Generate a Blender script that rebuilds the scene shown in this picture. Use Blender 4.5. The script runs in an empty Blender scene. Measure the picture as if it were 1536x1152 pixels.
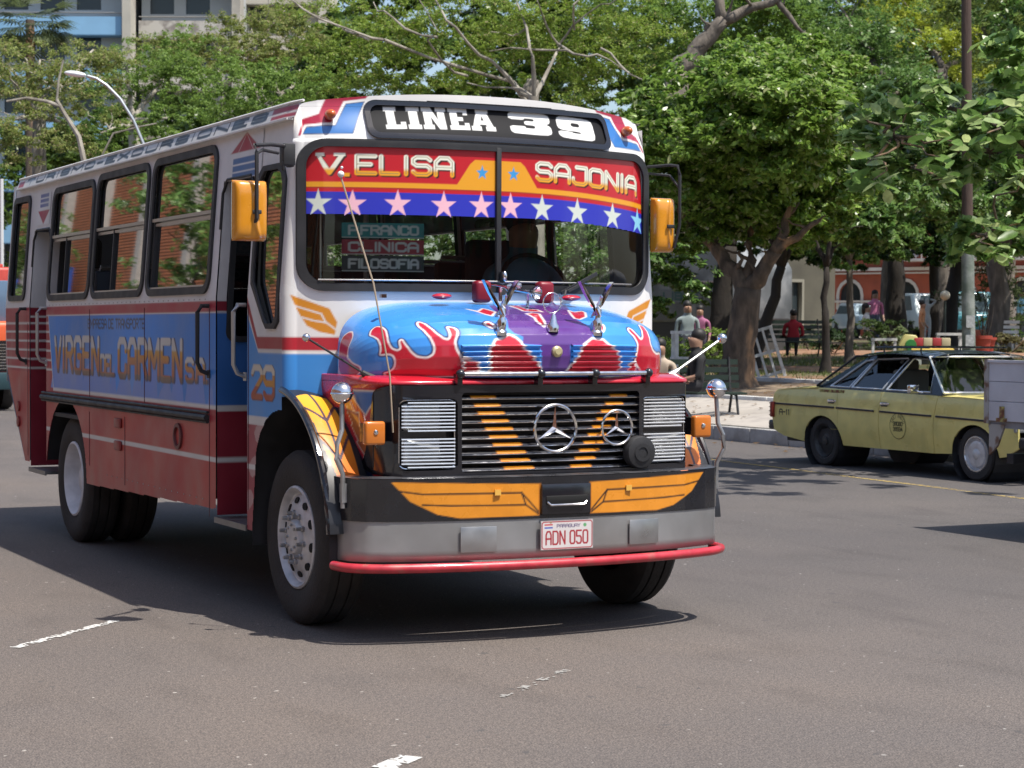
import bpy, bmesh, math, random
import numpy as np
from mathutils import Vector, Matrix
R = math.radians
rng = np.random.default_rng(7)
random.seed(5)
SC = bpy.context.scene
COL = SC.collection

# ------------------------------------------------------------------ camera, sky, sun, exposure
CAMF, CAMP, CAMR, CAMO, CAMY = 2985.0, -0.027, 0.0041, (-5.075, -10.771, 1.658), 0.4684
def cam_basis():
    F = Vector((math.sin(CAMY), math.cos(CAMY), 0)); Rt = Vector((math.cos(CAMY), -math.sin(CAMY), 0)); U = Vector((0, 0, 1))
    F2 = F*math.cos(CAMP) + U*math.sin(CAMP); U2 = U*math.cos(CAMP) - F*math.sin(CAMP)
    return F2, Rt*math.cos(CAMR) + U2*math.sin(CAMR), U2*math.cos(CAMR) - Rt*math.sin(CAMR)
CF, CR, CU = cam_basis()
cd = bpy.data.cameras.new('camera'); cam = bpy.data.objects.new('camera', cd); COL.objects.link(cam)
m = Matrix((CR, CU, -CF)).transposed().to_4x4(); m.translation = Vector(CAMO); cam.matrix_world = m
cd.sensor_width = 36; cd.lens = 36*CAMF/1536; cd.clip_end = 3000; cd.clip_start = .1
cd.dof.use_dof = True; cd.dof.focus_distance = 12.4; cd.dof.aperture_fstop = 7.0
SC.camera = cam
W = bpy.data.worlds.new('World'); SC.world = W; W.use_nodes = True
nt = W.node_tree; bg = nt.nodes['Background']
sky = nt.nodes.new('ShaderNodeTexSky'); sky.sky_type = 'NISHITA'; sky.sun_disc = False
sky.sun_elevation = R(65.9); sky.sun_rotation = R(153.4); sky.dust_density = 2.0; sky.air_density = 1.0
nt.links.new(sky.outputs[0], bg.inputs[0]); bg.inputs[1].default_value = 0.13
sd = bpy.data.lights.new('sun', 'SUN'); sd.energy = 4.6; sd.angle = R(.5); sd.color = (1, .95, .87)
sun = bpy.data.objects.new('sun', sd); COL.objects.link(sun)
sun.rotation_euler = Vector((.20, -.40, 1)).to_track_quat('Z', 'Y').to_euler()
SC.view_settings.view_transform = 'Standard'; SC.view_settings.look = 'None'
SC.view_settings.exposure = 0.5; SC.view_settings.gamma = 1; SC.view_settings.use_curve_mapping = False
SC.cycles.max_bounces = 8; SC.cycles.transparent_max_bounces = 16

def at(px, py, d):
    """point that the photograph shows at pixel (px,py), d metres deep"""
    v = CF + CR*((px-768)/CAMF) + CU*((576-py)/CAMF)
    return Vector(CAMO) + v*d
GX = [-500, 11.4, 13.7, 17, 27, 45, 80, 2000]; GZ = [0.2, .2, .48, .68, 1.12, 1.40, 1.45, 1.45]
def gz(x): return float(np.interp(x, GX, GZ))
def ground_at(px, d):
    p = at(px, 495, d); return Vector((p.x, p.y, gz(p.x)))

# ------------------------------------------------------------------ materials
MATS = {}
def mat(name, col=(.5,.5,.5), rough=.5, metal=0., var=0., vscale=8., bump=0., bscale=40., attr=False, coat=0., spec=None,
        col2=None, c2scale=3., c2lo=.45, c2hi=.6, trans=0., stretch=None, emit=None):
    if name in MATS: return MATS[name]
    m = bpy.data.materials.new(name); m.use_nodes = True; n = m.node_tree; N = n.nodes; L = n.links
    b = N['Principled BSDF']; b.inputs['Roughness'].default_value = rough; b.inputs['Metallic'].default_value = metal
    if coat: b.inputs['Coat Weight'].default_value = coat; b.inputs['Coat Roughness'].default_value = .08
    if spec is not None: b.inputs['Specular IOR Level'].default_value = spec
    tc = N.new('ShaderNodeTexCoord'); src = tc.outputs['Object']
    if stretch:
        mp = N.new('ShaderNodeMapping'); mp.inputs['Scale'].default_value = stretch; L.new(src, mp.inputs[0]); src = mp.outputs[0]
    if attr:
        a = N.new('ShaderNodeAttribute'); a.attribute_name = 'Col'; c = a.outputs['Color']
    else:
        r = N.new('ShaderNodeRGB'); r.outputs[0].default_value = (*col, 1); c = r.outputs[0]
    if col2 is not None:
        t = N.new('ShaderNodeTexNoise'); t.inputs['Scale'].default_value = c2scale; t.inputs['Detail'].default_value = 6; L.new(src, t.inputs[0])
        mr = N.new('ShaderNodeMapRange'); mr.inputs[1].default_value = c2lo; mr.inputs[2].default_value = c2hi; L.new(t.outputs[0], mr.inputs[0])
        mx = N.new('ShaderNodeMix'); mx.data_type = 'RGBA'; L.new(mr.outputs[0], mx.inputs[0]); L.new(c, mx.inputs[6]); mx.inputs[7].default_value = (*col2, 1); c = mx.outputs[2]
    if var:
        t = N.new('ShaderNodeTexNoise'); t.inputs['Scale'].default_value = vscale; t.inputs['Detail'].default_value = 5; L.new(src, t.inputs[0])
        mr = N.new('ShaderNodeMapRange'); mr.inputs[1].default_value = .3; mr.inputs[2].default_value = .7
        mr.inputs[3].default_value = 1-var; mr.inputs[4].default_value = 1+var; L.new(t.outputs[0], mr.inputs[0])
        mx = N.new('ShaderNodeMix'); mx.data_type = 'RGBA'; mx.blend_type = 'MULTIPLY'; mx.inputs[0].default_value = 1
        L.new(c, mx.inputs[6]); cmb = N.new('ShaderNodeCombineColor'); [L.new(mr.outputs[0], cmb.inputs[i]) for i in range(3)]
        L.new(cmb.outputs[0], mx.inputs[7]); c = mx.outputs[2]
        mr2 = N.new('ShaderNodeMapRange'); mr2.inputs[1].default_value = .3; mr2.inputs[2].default_value = .7
        mr2.inputs[3].default_value = max(.02, rough-.08); mr2.inputs[4].default_value = min(1, rough+.12); L.new(t.outputs[0], mr2.inputs[0]); L.new(mr2.outputs[0], b.inputs['Roughness'])
    L.new(c, b.inputs['Base Color'])
    if bump:
        t = N.new('ShaderNodeTexNoise'); t.inputs['Scale'].default_value = bscale; t.inputs['Detail'].default_value = 4; L.new(src, t.inputs[0])
        bp = N.new('ShaderNodeBump'); bp.inputs['Strength'].default_value = bump; bp.inputs['Distance'].default_value = .02; L.new(t.outputs[0], bp.inputs['Height']); L.new(bp.outputs[0], b.inputs['Normal'])
    if trans:
        tr = N.new('ShaderNodeBsdfTranslucent'); L.new(c, tr.inputs[0]); ms = N.new('ShaderNodeMixShader'); ms.inputs[0].default_value = trans
        L.new(b.outputs[0], ms.inputs[1]); L.new(tr.outputs[0], ms.inputs[2]); L.new(ms.outputs[0], N['Material Output'].inputs[0])
    MATS[name] = m; return m
def glass(name, tint=(.6,.65,.65), rough=.02, refl=1.0):
    if name in MATS: return MATS[name]
    m = bpy.data.materials.new(name); m.use_nodes = True; n = m.node_tree; N = n.nodes; L = n.links; N.remove(N['Principled BSDF'])
    g = N.new('ShaderNodeBsdfGlossy'); g.inputs['Roughness'].default_value = rough
    t = N.new('ShaderNodeBsdfTransparent'); t.inputs[0].default_value = (*tint, 1)
    f = N.new('ShaderNodeFresnel'); f.inputs[0].default_value = 1.5
    mu = N.new('ShaderNodeMath'); mu.operation = 'MULTIPLY'; mu.inputs[1].default_value = refl; mu.use_clamp = True; L.new(f.outputs[0], mu.inputs[0])
    s = N.new('ShaderNodeMixShader'); L.new(mu.outputs[0], s.inputs[0]); L.new(t.outputs[0], s.inputs[1]); L.new(g.outputs[0], s.inputs[2]); L.new(s.outputs[0], N['Material Output'].inputs[0])
    MATS[name] = m; return m

BUSPAINT = mat('bus_paint', attr=True, rough=.32, var=.10, vscale=2.2, coat=.25, bump=.04, bscale=3)
OLDPAINT = mat('weathered_bus_paint', attr=True, rough=.42, var=.10, vscale=3.5, bump=.12, bscale=5)
DECAL = mat('sign_paint', attr=True, rough=.45, var=.05)
WHITE = mat('white_enamel', (.68,.67,.66), .4, var=.10, vscale=3, bump=.05, bscale=4, col2=(.50,.47,.43), c2scale=2.5, c2lo=.52, c2hi=.8)
BLACK = mat('black_enamel', (.012,.012,.016), .18, coat=.5)
RUBBER = mat('black_rubber', (.02,.02,.022), .55, var=.2)
DARK = mat('dark_metal', (.02,.02,.022), .6, var=.3)
TYRE = mat('tyre_rubber', (.032,.029,.027), .85, var=.35, vscale=9, bump=.3, bscale=60)
CHROME = mat('chrome', (.75,.75,.76), .12, metal=1., var=.15, vscale=20)
DULLMETAL = mat('dull_steel', (.42,.42,.42), .38, metal=.85, var=.15, vscale=6)
BTRIM = mat('bright_trim', (.72,.73,.74), .22, metal=.55)
ALU = mat('aluminium', (.5,.5,.5), .35, metal=.9)
RIM = mat('silver_rim_paint', (.55,.55,.56), .4, metal=.3, var=.2, vscale=12)
RIMW = mat('white_rim_paint', (.6,.6,.62), .5, var=.15, vscale=10)
ORANGEP = mat('orange_lens', (.55,.16,.02), .25, coat=.4)
GLASS = glass('clear_glass', (.82,.87,.85))
WSGLASS = glass('windshield_glass', (.66,.70,.68), refl=1.2)
TINT = glass('tinted_glass', (.15,.17,.18), refl=.85)
TAXIGLASS = glass('car_glass', (.72,.78,.74), refl=2.0)
INTERIOR = mat('dark_interior', (.05,.048,.045), .8, var=.2)
SEATM = mat('seat_vinyl', (.03,.035,.05), .5)

# ------------------------------------------------------------------ mesh helpers
def link(name, me, mats, parent=None, smooth=False):
    if not isinstance(mats, (list, tuple)): mats = [mats]
    me.name = name
    for m_ in mats: me.materials.append(m_)
    if smooth: me.polygons.foreach_set('use_smooth', [True]*len(me.polygons))
    o = bpy.data.objects.new(name, me); COL.objects.link(o); o.parent = parent
    return o
def thing(name, label, cat, loc=(0,0,0), rz=0., group=None):
    o = bpy.data.objects.new(name, None); COL.objects.link(o); o.location = loc; o.rotation_euler = (0,0,rz)
    o.empty_display_size = .2; o['label'] = label; o['category'] = cat
    if group: o['group'] = group
    return o
def tag(o, label=None, cat=None, group=None, kind=None):
    if label: o['label'] = label
    if cat: o['category'] = cat
    if group: o['group'] = group
    if kind: o['kind'] = kind
    return o
def copy_tree(o, parent=None):
    c = o.copy(); COL.objects.link(c); c.parent = parent
    for ch in list(o.children): copy_tree(ch, c)
    return c
class MB:
    def __init__(s): s.v = []; s.f = []; s.m = []
    def add(s, vs, fs, mi=0):
        k = len(s.v); s.v += [tuple(p) for p in vs]; s.f += [tuple(i+k for i in f) for f in fs]; s.m += [mi]*len(fs); return s
    def box(s, c, d, mi=0, rot=None):
        vs = [Vector((x*d[0]/2, y*d[1]/2, z*d[2]/2)) for x in (-1,1) for y in (-1,1) for z in (-1,1)]
        if rot is not None:
            M = rot if isinstance(rot, Matrix) else Matrix.Rotation(rot, 3, 'Z'); vs = [M @ v for v in vs]
        return s.add([v+Vector(c) for v in vs], [(0,1,3,2),(4,6,7,5),(0,4,5,1),(2,3,7,6),(0,2,6,4),(1,5,7,3)], mi)
    def bar(s, a, b, w, h, mi=0):
        a = Vector(a); b = Vector(b); d = (b-a); L = d.length; q = d.to_track_quat('Y', 'Z').to_matrix()
        return s.box((a+b)/2, (w, L, h), mi, q)
    def tube(s, pts, r, n=8, mi=0, cap=True):
        pts = [Vector(p) for p in pts]; rs = r if isinstance(r, (list, tuple)) else [r]*len(pts)
        up = Vector((.123,.2,.97)); rings = []
        for i, p in enumerate(pts):
            t = (pts[min(i+1, len(pts)-1)]-pts[max(i-1, 0)]).normalized()
            a = t.cross(up)
            if a.length < .05: a = t.cross(Vector((1,0,0)))
            a.normalize(); b = t.cross(a); up = b.cross(t) if False else up
            rings.append([p+(a*math.cos(2*math.pi*k/n)+b*math.sin(2*math.pi*k/n))*rs[i] for k in range(n)])
        vs = [q for rg in rings for q in rg]; fs = []
        for i in range(len(pts)-1):
            for k in range(n): fs.append((i*n+k, i*n+(k+1)%n, (i+1)*n+(k+1)%n, (i+1)*n+k))
        if cap: fs += [tuple(range(n))[::-1], tuple((len(pts)-1)*n+k for k in range(n))]
        return s.add(vs, fs, mi)
    def lathe(s, prof, c, axis=(0,0,1), n=24, mi=0):
        q = Vector(axis).normalized().to_track_quat('Z', 'Y').to_matrix(); c = Vector(c); vs = []; fs = []
        for r_, h in prof:
            for k in range(n): vs.append(c + q @ Vector((r_*math.cos(2*math.pi*k/n), r_*math.sin(2*math.pi*k/n), h)))
        for i in range(len(prof)-1):
            for k in range(n): fs.append((i*n+k, i*n+(k+1)%n, (i+1)*n+(k+1)%n, (i+1)*n+k))
        return s.add(vs, fs, mi)
    def ball(s, c, r, n=12, mi=0, sc=(1,1,1)):
        prof = [(max(1e-4, math.sin(math.pi*i/n)), -math.cos(math.pi*i/n)) for i in range(n+1)]
        vs = []; fs = []; c = Vector(c); M = 2*n
        for a, h in prof:
            for k in range(M): vs.append(c+Vector((a*math.cos(2*math.pi*k/M)*r*sc[0], a*math.sin(2*math.pi*k/M)*r*sc[1], h*r*sc[2])))
        for i in range(n):
            for k in range(M): fs.append((i*M+k, i*M+(k+1)%M, (i+1)*M+(k+1)%M, (i+1)*M+k))
        return s.add(vs, fs, mi)
    def prism(s, poly, f0, f1, mi=0):
        """poly 2D; f0/f1 map (a,b)->xyz for the two caps"""
        n = len(poly); vs = [f0(*p) for p in poly]+[f1(*p) for p in poly]
        fs = [tuple(range(n))[::-1], tuple(range(n, 2*n))]+[(i, (i+1)%n, n+(i+1)%n, n+i) for i in range(n)]
        return s.add(vs, fs, mi)
    def build(s, name, mats, parent=None, smooth=False, bevel=0., seg=2, auto=None):
        me = bpy.data.meshes.new(name); me.from_pydata(s.v, [], s.f)
        if len(set(s.m)) > 1: me.polygons.foreach_set('material_index', s.m)
        bm = bmesh.new(); bm.from_mesh(me)
        bmesh.ops.recalc_face_normals(bm, faces=bm.faces)
        if bevel:
            ed = [e for e in bm.edges if len(e.link_faces) == 2 and e.calc_face_angle(0) > .5]
            bmesh.ops.bevel(bm, geom=ed, offset=bevel, segments=seg, affect='EDGES', profile=.5, clamp_overlap=True)
        bm.to_mesh(me); bm.free()
        o = link(name, me, mats, parent, smooth or bevel > 0)
        if (smooth or bevel) and auto is not False:
            try: me.set_sharp_from_angle(angle=R(auto or 40))
            except Exception: pass
        return o
def rrect(a0, b0, a1, b1, r, n=5):
    o = []
    for cx, cy, s in ((a1-r, b1-r, 0), (a0+r, b1-r, 90), (a0+r, b0+r, 180), (a1-r, b0+r, 270)):
        for k in range(n+1): t = R(s+90*k/n); o.append((cx+r*math.cos(t), cy+r*math.sin(t)))
    return o
def plate(name, outer, holes, th, fmap, mats, parent=None, cuts=(), smooth=False):
    """flat filled shape with holes, thickness th (0..th along the third axis), mapped to space by fmap(a,b,c)"""
    cu = bpy.data.curves.new('outline', 'CURVE'); cu.dimensions = '2D'; cu.fill_mode = 'BOTH'; cu.extrude = th/2
    for lp in [outer]+list(holes):
        sp = cu.splines.new('POLY'); sp.points.add(len(lp)-1)
        for p, q in zip(sp.points, lp): p.co = (q[0], q[1], 0, 1)
        sp.use_cyclic_u = True
    ob = bpy.data.objects.new('outline', cu); me = bpy.data.meshes.new_from_object(ob)
    bpy.data.objects.remove(ob); bpy.data.curves.remove(cu)
    bm = bmesh.new(); bm.from_mesh(me); bmesh.ops.remove_doubles(bm, verts=bm.verts, dist=1e-5)
    for ax, v in cuts:
        no = (1,0,0) if ax == 'a' else (0,1,0); co = (v,0,0) if ax == 'a' else (0,v,0)
        bmesh.ops.bisect_plane(bm, geom=bm.verts[:]+bm.edges[:]+bm.faces[:], plane_co=co, plane_no=no)
    for v in bm.verts: v.co = Vector(fmap(v.co.x, v.co.y, v.co.z+th/2))
    bmesh.ops.recalc_face_normals(bm, faces=bm.faces)
    bm.to_mesh(me); bm.free(); me.materials.clear()
    o = link(name, me, mats, parent, smooth)
    if smooth: me.set_sharp_from_angle(angle=R(35))
    return o
def grid(name, A, B, f, mats, parent=None, keep=None, colors=None, smooth=True, flip=False):
    """surface f(A,B)->(X,Y,Z) over the grid of arrays A x B"""
    A = np.asarray(A, float); B = np.asarray(B, float); na, nb = len(A), len(B)
    AA, BB = np.meshgrid(A, B, indexing='ij'); X, Y, Z = f(AA, BB)
    V = np.stack([np.broadcast_to(X, AA.shape), np.broadcast_to(Y, AA.shape), np.broadcast_to(Z, AA.shape)], -1).reshape(-1, 3)
    i = np.arange(na-1)[:, None]*nb+np.arange(nb-1)[None, :]
    F = np.stack([i, i+nb, i+nb+1, i+1], -1).reshape(-1, 4)
    if flip: F = F[:, ::-1]
    if keep is not None:
        ca = ((A[1:]+A[:-1])/2)[:, None]+0*B[None, 1:]; cb = ((B[1:]+B[:-1])/2)[None, :]+0*A[1:, None]
        F = F[keep(ca, cb).reshape(-1)]
    me = np_mesh(name, V, F)
    if colors is not None:
        c = colors(AA, BB).reshape(-1, 3); set_col(me, c)
    return link(name, me, mats, parent, smooth)
def np_mesh(name, V, F):
    me = bpy.data.meshes.new(name); V = np.asarray(V, np.float32); F = np.asarray(F, np.int32); k = F.shape[1]
    me.vertices.add(len(V)); me.vertices.foreach_set('co', V.ravel())
    me.loops.add(F.size); me.loops.foreach_set('vertex_index', F.ravel())
    me.polygons.add(len(F)); me.polygons.foreach_set('loop_start', np.arange(0, F.size, k, dtype=np.int32))
    me.update(calc_edges=True); return me
def set_col(me, c):
    a = me.color_attributes.new('Col', 'FLOAT_COLOR', 'POINT')
    a.data.foreach_set('color', np.concatenate([c, np.ones((len(c), 1))], 1).astype(np.float32).ravel())

# ------------------------------------------------------------------ painting flat artwork on panels (sign painter's colours)
def seg_dist(A, B, p, q):
    px, py = p; dx, dy = q[0]-px, q[1]-py; L = dx*dx+dy*dy+1e-12
    t = np.clip(((A-px)*dx+(B-py)*dy)/L, 0, 1); return np.hypot(A-px-t*dx, B-py-t*dy)
def poly_sd(A, B, P):
    ins = np.zeros(A.shape, bool); d = np.full(A.shape, 1e9)
    for i in range(len(P)):
        x1, y1 = P[i]; x2, y2 = P[(i+1) % len(P)]
        d = np.minimum(d, seg_dist(A, B, (x1, y1), (x2, y2)))
        c = ((y1 > B) != (y2 > B)) & (A < (x2-x1)*(B-y1)/((y2-y1) if y2 != y1 else 1e-12)+x1); ins ^= c
    return np.where(ins, -d, d)
class Paint:
    def __init__(s, A, B, base, soft=.004):
        s.A, s.B, s.soft = A, B, soft; s.C = np.empty(A.shape+(3,)); s.C[:] = base
    def _put(s, sd, col, sl):
        a = np.clip(.5-sd/s.soft, 0, 1)[..., None]
        if callable(col): col = col(s.A[sl], s.B[sl])
        s.C[sl] = s.C[sl]*(1-a)+np.asarray(col)*a
    def _sl(s, P, pad):
        P = np.asarray(P, float); a0, b0 = P.min(0)-pad; a1, b1 = P.max(0)+pad
        return (s.A >= a0) & (s.A <= a1) & (s.B >= b0) & (s.B <= b1)
    def poly(s, P, col, line=None, lw=.012):
        sl = s._sl(P, .04+lw)
        if not sl.any(): return s
        sd = poly_sd(s.A[sl], s.B[sl], P); s._put(sd, col, sl)
        if line is not None: s._put(np.abs(sd)-lw/2, line, sl)
        return s
    def line(s, P, w, col, close=False):
        sl = s._sl(P, w+.02)
        if not sl.any(): return s
        A, B = s.A[sl], s.B[sl]; d = np.full(A.shape, 1e9); n = len(P)
        for i in range(n if close else n-1): d = np.minimum(d, seg_dist(A, B, P[i], P[(i+1) % n]))
        s._put(d-w/2, col, sl); return s
    def rect(s, a0, b0, a1, b1, col): return s.poly([(a0,b0),(a1,b0),(a1,b1),(a0,b1)], col)
    def disc(s, c, r, col, w=None):
        sl = s._sl([c], r+.03)
        if not sl.any(): return s
        d = np.hypot(s.A[sl]-c[0], s.B[sl]-c[1])-r
        if w: d = np.abs(d)-w/2
        s._put(d, col, sl); return s
    def text(s, txt, a0, a1, b0, b1, w, col, shear=0., gap=.28, sx=1.):
        """stroke lettering between a0..a1 (may run backwards), b0..b1"""
        adv = [(GW.get(c, 4)+gap*4)*(1.0 if c not in ' .' else .55) for c in txt]; tot = sum(adv)-gap*4; k = (a1-a0)/tot; u = 0
        for c, ad in zip(txt, adv):
            for st in GLY.get(c, []):
                P = [(a0+(u+x*(GW.get(c, 4)/4))*k+shear*(y/6)*(1 if k > 0 else -1), b0+w/2+(b1-b0-w)*y/6) for x, y in st]
                s.line(P, w, col)
            u += ad
        return s
def star(c, r, n=5, inner=.42, rot=90, sx=1.):
    return [(c[0]+sx*(r if i % 2 == 0 else r*inner)*math.cos(R(rot+180*i/n)), c[1]+(r if i % 2 == 0 else r*inner)*math.sin(R(rot+180*i/n))) for i in range(2*n)]
GW = {'I': .6, '1': 1.6, 'M': 4.8, '.': .5, '-': 2.4, 'W': 5}
GLY = {'A': [[(0,0),(0,4.5),(1,6),(3,6),(4,4.5),(4,0)],[(0,2.6),(4,2.6)]], 'B': [[(0,0),(0,6),(3,6),(4,5),(4,4),(3,3),(0,3)],[(3,3),(4,2),(4,1),(3,0),(0,0)]],
 'C': [[(4,4.4),(4,5.2),(3.2,6),(.8,6),(0,5.2),(0,.8),(.8,0),(3.2,0),(4,.8),(4,1.6)]], 'D': [[(0,0),(0,6),(3,6),(4,5),(4,1),(3,0),(0,0)]],
 'E': [[(4,6),(0,6),(0,0),(4,0)],[(0,3.1),(3,3.1)]], 'F': [[(4,6),(0,6),(0,0)],[(0,3),(3,3)]],
 'G': [[(4,4.6),(4,5.2),(3.2,6),(.8,6),(0,5.2),(0,.8),(.8,0),(3.2,0),(4,.8),(4,2.8),(2.2,2.8)]], 'I': [[(2,0),(2,6)]],
 'J': [[(1,6),(4,6),(4,.8),(3.2,0),(.8,0),(0,.8),(0,1.8)]], 'K': [[(0,0),(0,6)],[(4,6),(0,2.6)],[(1.4,3.6),(4,0)]], 'L': [[(0,6),(0,0),(3.8,0)]],
 'M': [[(0,0),(0,6),(2,2),(4,6),(4,0)]], 'N': [[(0,0),(0,6),(4,0),(4,6)]], 'O': [[(.8,0),(3.2,0),(4,.8),(4,5.2),(3.2,6),(.8,6),(0,5.2),(0,.8),(.8,0)]],
 'P': [[(0,0),(0,6),(3,6),(4,5),(4,3.8),(3,2.8),(0,2.8)]], 'R': [[(0,0),(0,6),(3,6),(4,5),(4,3.9),(3,3),(0,3)],[(2.2,3),(4,0)]],
 'S': [[(4,5.1),(3.2,6),(.8,6),(0,5.2),(0,3.9),(.8,3.1),(3.2,3.1),(4,2.3),(4,.8),(3.2,0),(.8,0),(0,.9)]], 'T': [[(0,6),(4,6)],[(2,6),(2,0)]],
 'U': [[(0,6),(0,.8),(.8,0),(3.2,0),(4,.8),(4,6)]], 'V': [[(0,6),(2,0),(4,6)]], 'X': [[(0,0),(4,6)],[(0,6),(4,0)]], 'Y': [[(0,6),(2,3),(4,6)],[(2,3),(2,0)]], 'Q': [[(.8,0),(3.2,0),(4,.8),(4,5.2),(3.2,6),(.8,6),(0,5.2),(0,.8),(.8,0)],[(2.4,1.6),(4,0)]],
 '0': [[(.8,0),(3.2,0),(4,.8),(4,5.2),(3.2,6),(.8,6),(0,5.2),(0,.8),(.8,0)]], '1': [[(.5,4.8),(2.2,6),(2.2,0)]], '2': [[(0,4.8),(.8,6),(3.2,6),(4,5.2),(4,3.9),(0,.2),(0,0),(4,0)]],
 '3': [[(0,5.2),(.8,6),(3.2,6),(4,5.2),(4,3.8),(3.2,3.1),(1.2,3.1)],[(3.2,3.1),(4,2.3),(4,.8),(3.2,0),(.8,0),(0,.8)]], '4': [[(3,0),(3,6),(0,1.8),(4,1.8)]],
 '5': [[(4,6),(0,6),(0,3.4),(3,3.4),(4,2.6),(4,.8),(3.2,0),(.8,0),(0,.8)]], '8': [[(.8,3.1),(0,3.9),(0,5.2),(.8,6),(3.2,6),(4,5.2),(4,3.9),(3.2,3.1),(.8,3.1),(0,2.3),(0,.8),(.8,0),(3.2,0),(4,.8),(4,2.3),(3.2,3.1)]],
 '9': [[(0,.8),(.8,0),(3.2,0),(4,.8),(4,5.2),(3.2,6),(.8,6),(0,5.2),(0,3.7),(.8,2.9),(4,2.9)]], '.': [[(2,0),(2.1,0)]], '-': [[(0,3),(4,3)]]}
wR, wB, wW = (.42,.022,.035), (.035,.16,.52), (.70,.69,.68)
# ------------------------------------------------------------------ the bus
BUS = thing('city_bus', 'old blue, red and white city bus with flame painted hood and LINEA 39 sign', 'bus')
def smooth_poly(P, it=2):
    P = [np.array(p, float) for p in P]
    for _ in range(it):
        Q = []
        for i in range(len(P)): a, b = P[i], P[(i+1) % len(P)]; Q += [a*.8+b*.2, a*.2+b*.8]
        P = Q
    return [tuple(p) for p in P]
def tumble(z): return .07*np.clip((np.asarray(z, float)-1.85)/.95, 0, 1.05)
def xs(z): return -1.2+tumble(z)
def yF(x, z):
    x = np.abs(x); s = np.clip((z-2.70)/.25, 0, 1); s = s*s*(3-2*s)
    y = -.55+.24*np.minimum(x/1.13, 1.)**2.4+.09*s
    c = np.clip((x-1.13)/.07, 0, 1); return y+.055*(1-np.sqrt(np.maximum(0, 1-c*c)))
def fsurf(off=0.):
    def f(A, B):
        sg = np.sign(A); X = A-sg*tumble(B)*np.clip((np.abs(A)-1.0)/.2, 0, 1); return X, yF(A, B)-off, B
    return f
ZTOP = lambda x: 3.0-.085*(np.abs(x)/1.2)**2.2
# front wall -------------------------------------------------------
wsO = rrect(-1.137, 1.872, 1.137, 2.722, .15, 8); wsI = rrect(-1.09, 1.918, 1.09, 2.678, .11, 8)
def front_cols(A, B):
    p = Paint(A, B, (.74,.73,.71), .006)
    p.rect(-1.3, 1.54, 1.3, 1.615, wR); p.rect(-1.3, 1.25, 1.3, 1.52, (.045,.24,.62))
    og = (.62,.24,.02)
    WL = [(-1.168,1.852),(-.965,1.775),(-.925,1.70),(-.937,1.628),(-1.017,1.645),(-1.079,1.678),(-1.106,1.722),(-1.138,1.784)]
    for s in (1, -1):
        q = [(s*a, b) for a, b in WL]; p.poly(q, og)
        p.line([(s*a, b) for a, b in [(-1.14,1.789),(-1.007,1.745),(-.985,1.70),(-.928,1.655)]], .009, wW)
        p.line([(s*a, b) for a, b in [(-1.106,1.726),(-1.048,1.708),(-.986,1.697)]], .009, wW)
    CR_ = [(-1.175,2.738),(-1.13,2.835),(-1.0,2.865),(-.955,2.955),(-.72,2.982),(-.745,2.957),(-.862,2.94),(-.90,2.87),(-.945,2.815),(-1.121,2.802),(-1.156,2.739)]
    CB = [(-1.14,2.747),(-1.105,2.788),(-.925,2.80),(-.895,2.85),(-.85,2.925),(-.752,2.939),(-.841,2.752)]
    for s in (1, -1):
        p.poly([(s*a, b) for a, b in CR_], (.36,.02,.05)); p.poly([(s*a, b) for a, b in CB], (.03,.15,.42), (.02,.02,.05), .004)
    return p.C
def in_ws(A, B): return poly_sd(A, B, rrect(-1.115, 1.895, 1.115, 2.70, .13, 6)) < 0
zz = np.concatenate([np.arange(1.28, 1.88, .007), np.arange(1.88, 2.72, .02), np.arange(2.72, 2.9101, .007)])
xx = np.concatenate([-1.2+.07*(1-np.cos(np.linspace(0, np.pi/2, 15)))[:-1], np.arange(-1.13, 1.1301, .007), (1.2-.07*(1-np.cos(np.linspace(0, np.pi/2, 15)))[:-1])[::-1]])
grid('front_wall', xx, zz, fsurf(), BUSPAINT, BUS, keep=lambda a, b: ~in_ws(a, b), colors=front_cols)
def topf(A, B): # B 0..1 from z=2.91 to crown
    z = 2.91+(ZTOP(A)-2.91)*B; X = A-np.sign(A)*tumble(z)*np.clip((np.abs(A)-1.0)/.2, 0, 1); return X, yF(A, z)+.0*B, z
def topc(A, B): return front_cols(A, 2.91+(ZTOP(A)-2.91)*B)
grid('front_dome', xx, np.linspace(0, 1, 14), topf, BUSPAINT, BUS, colors=topc)
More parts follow.
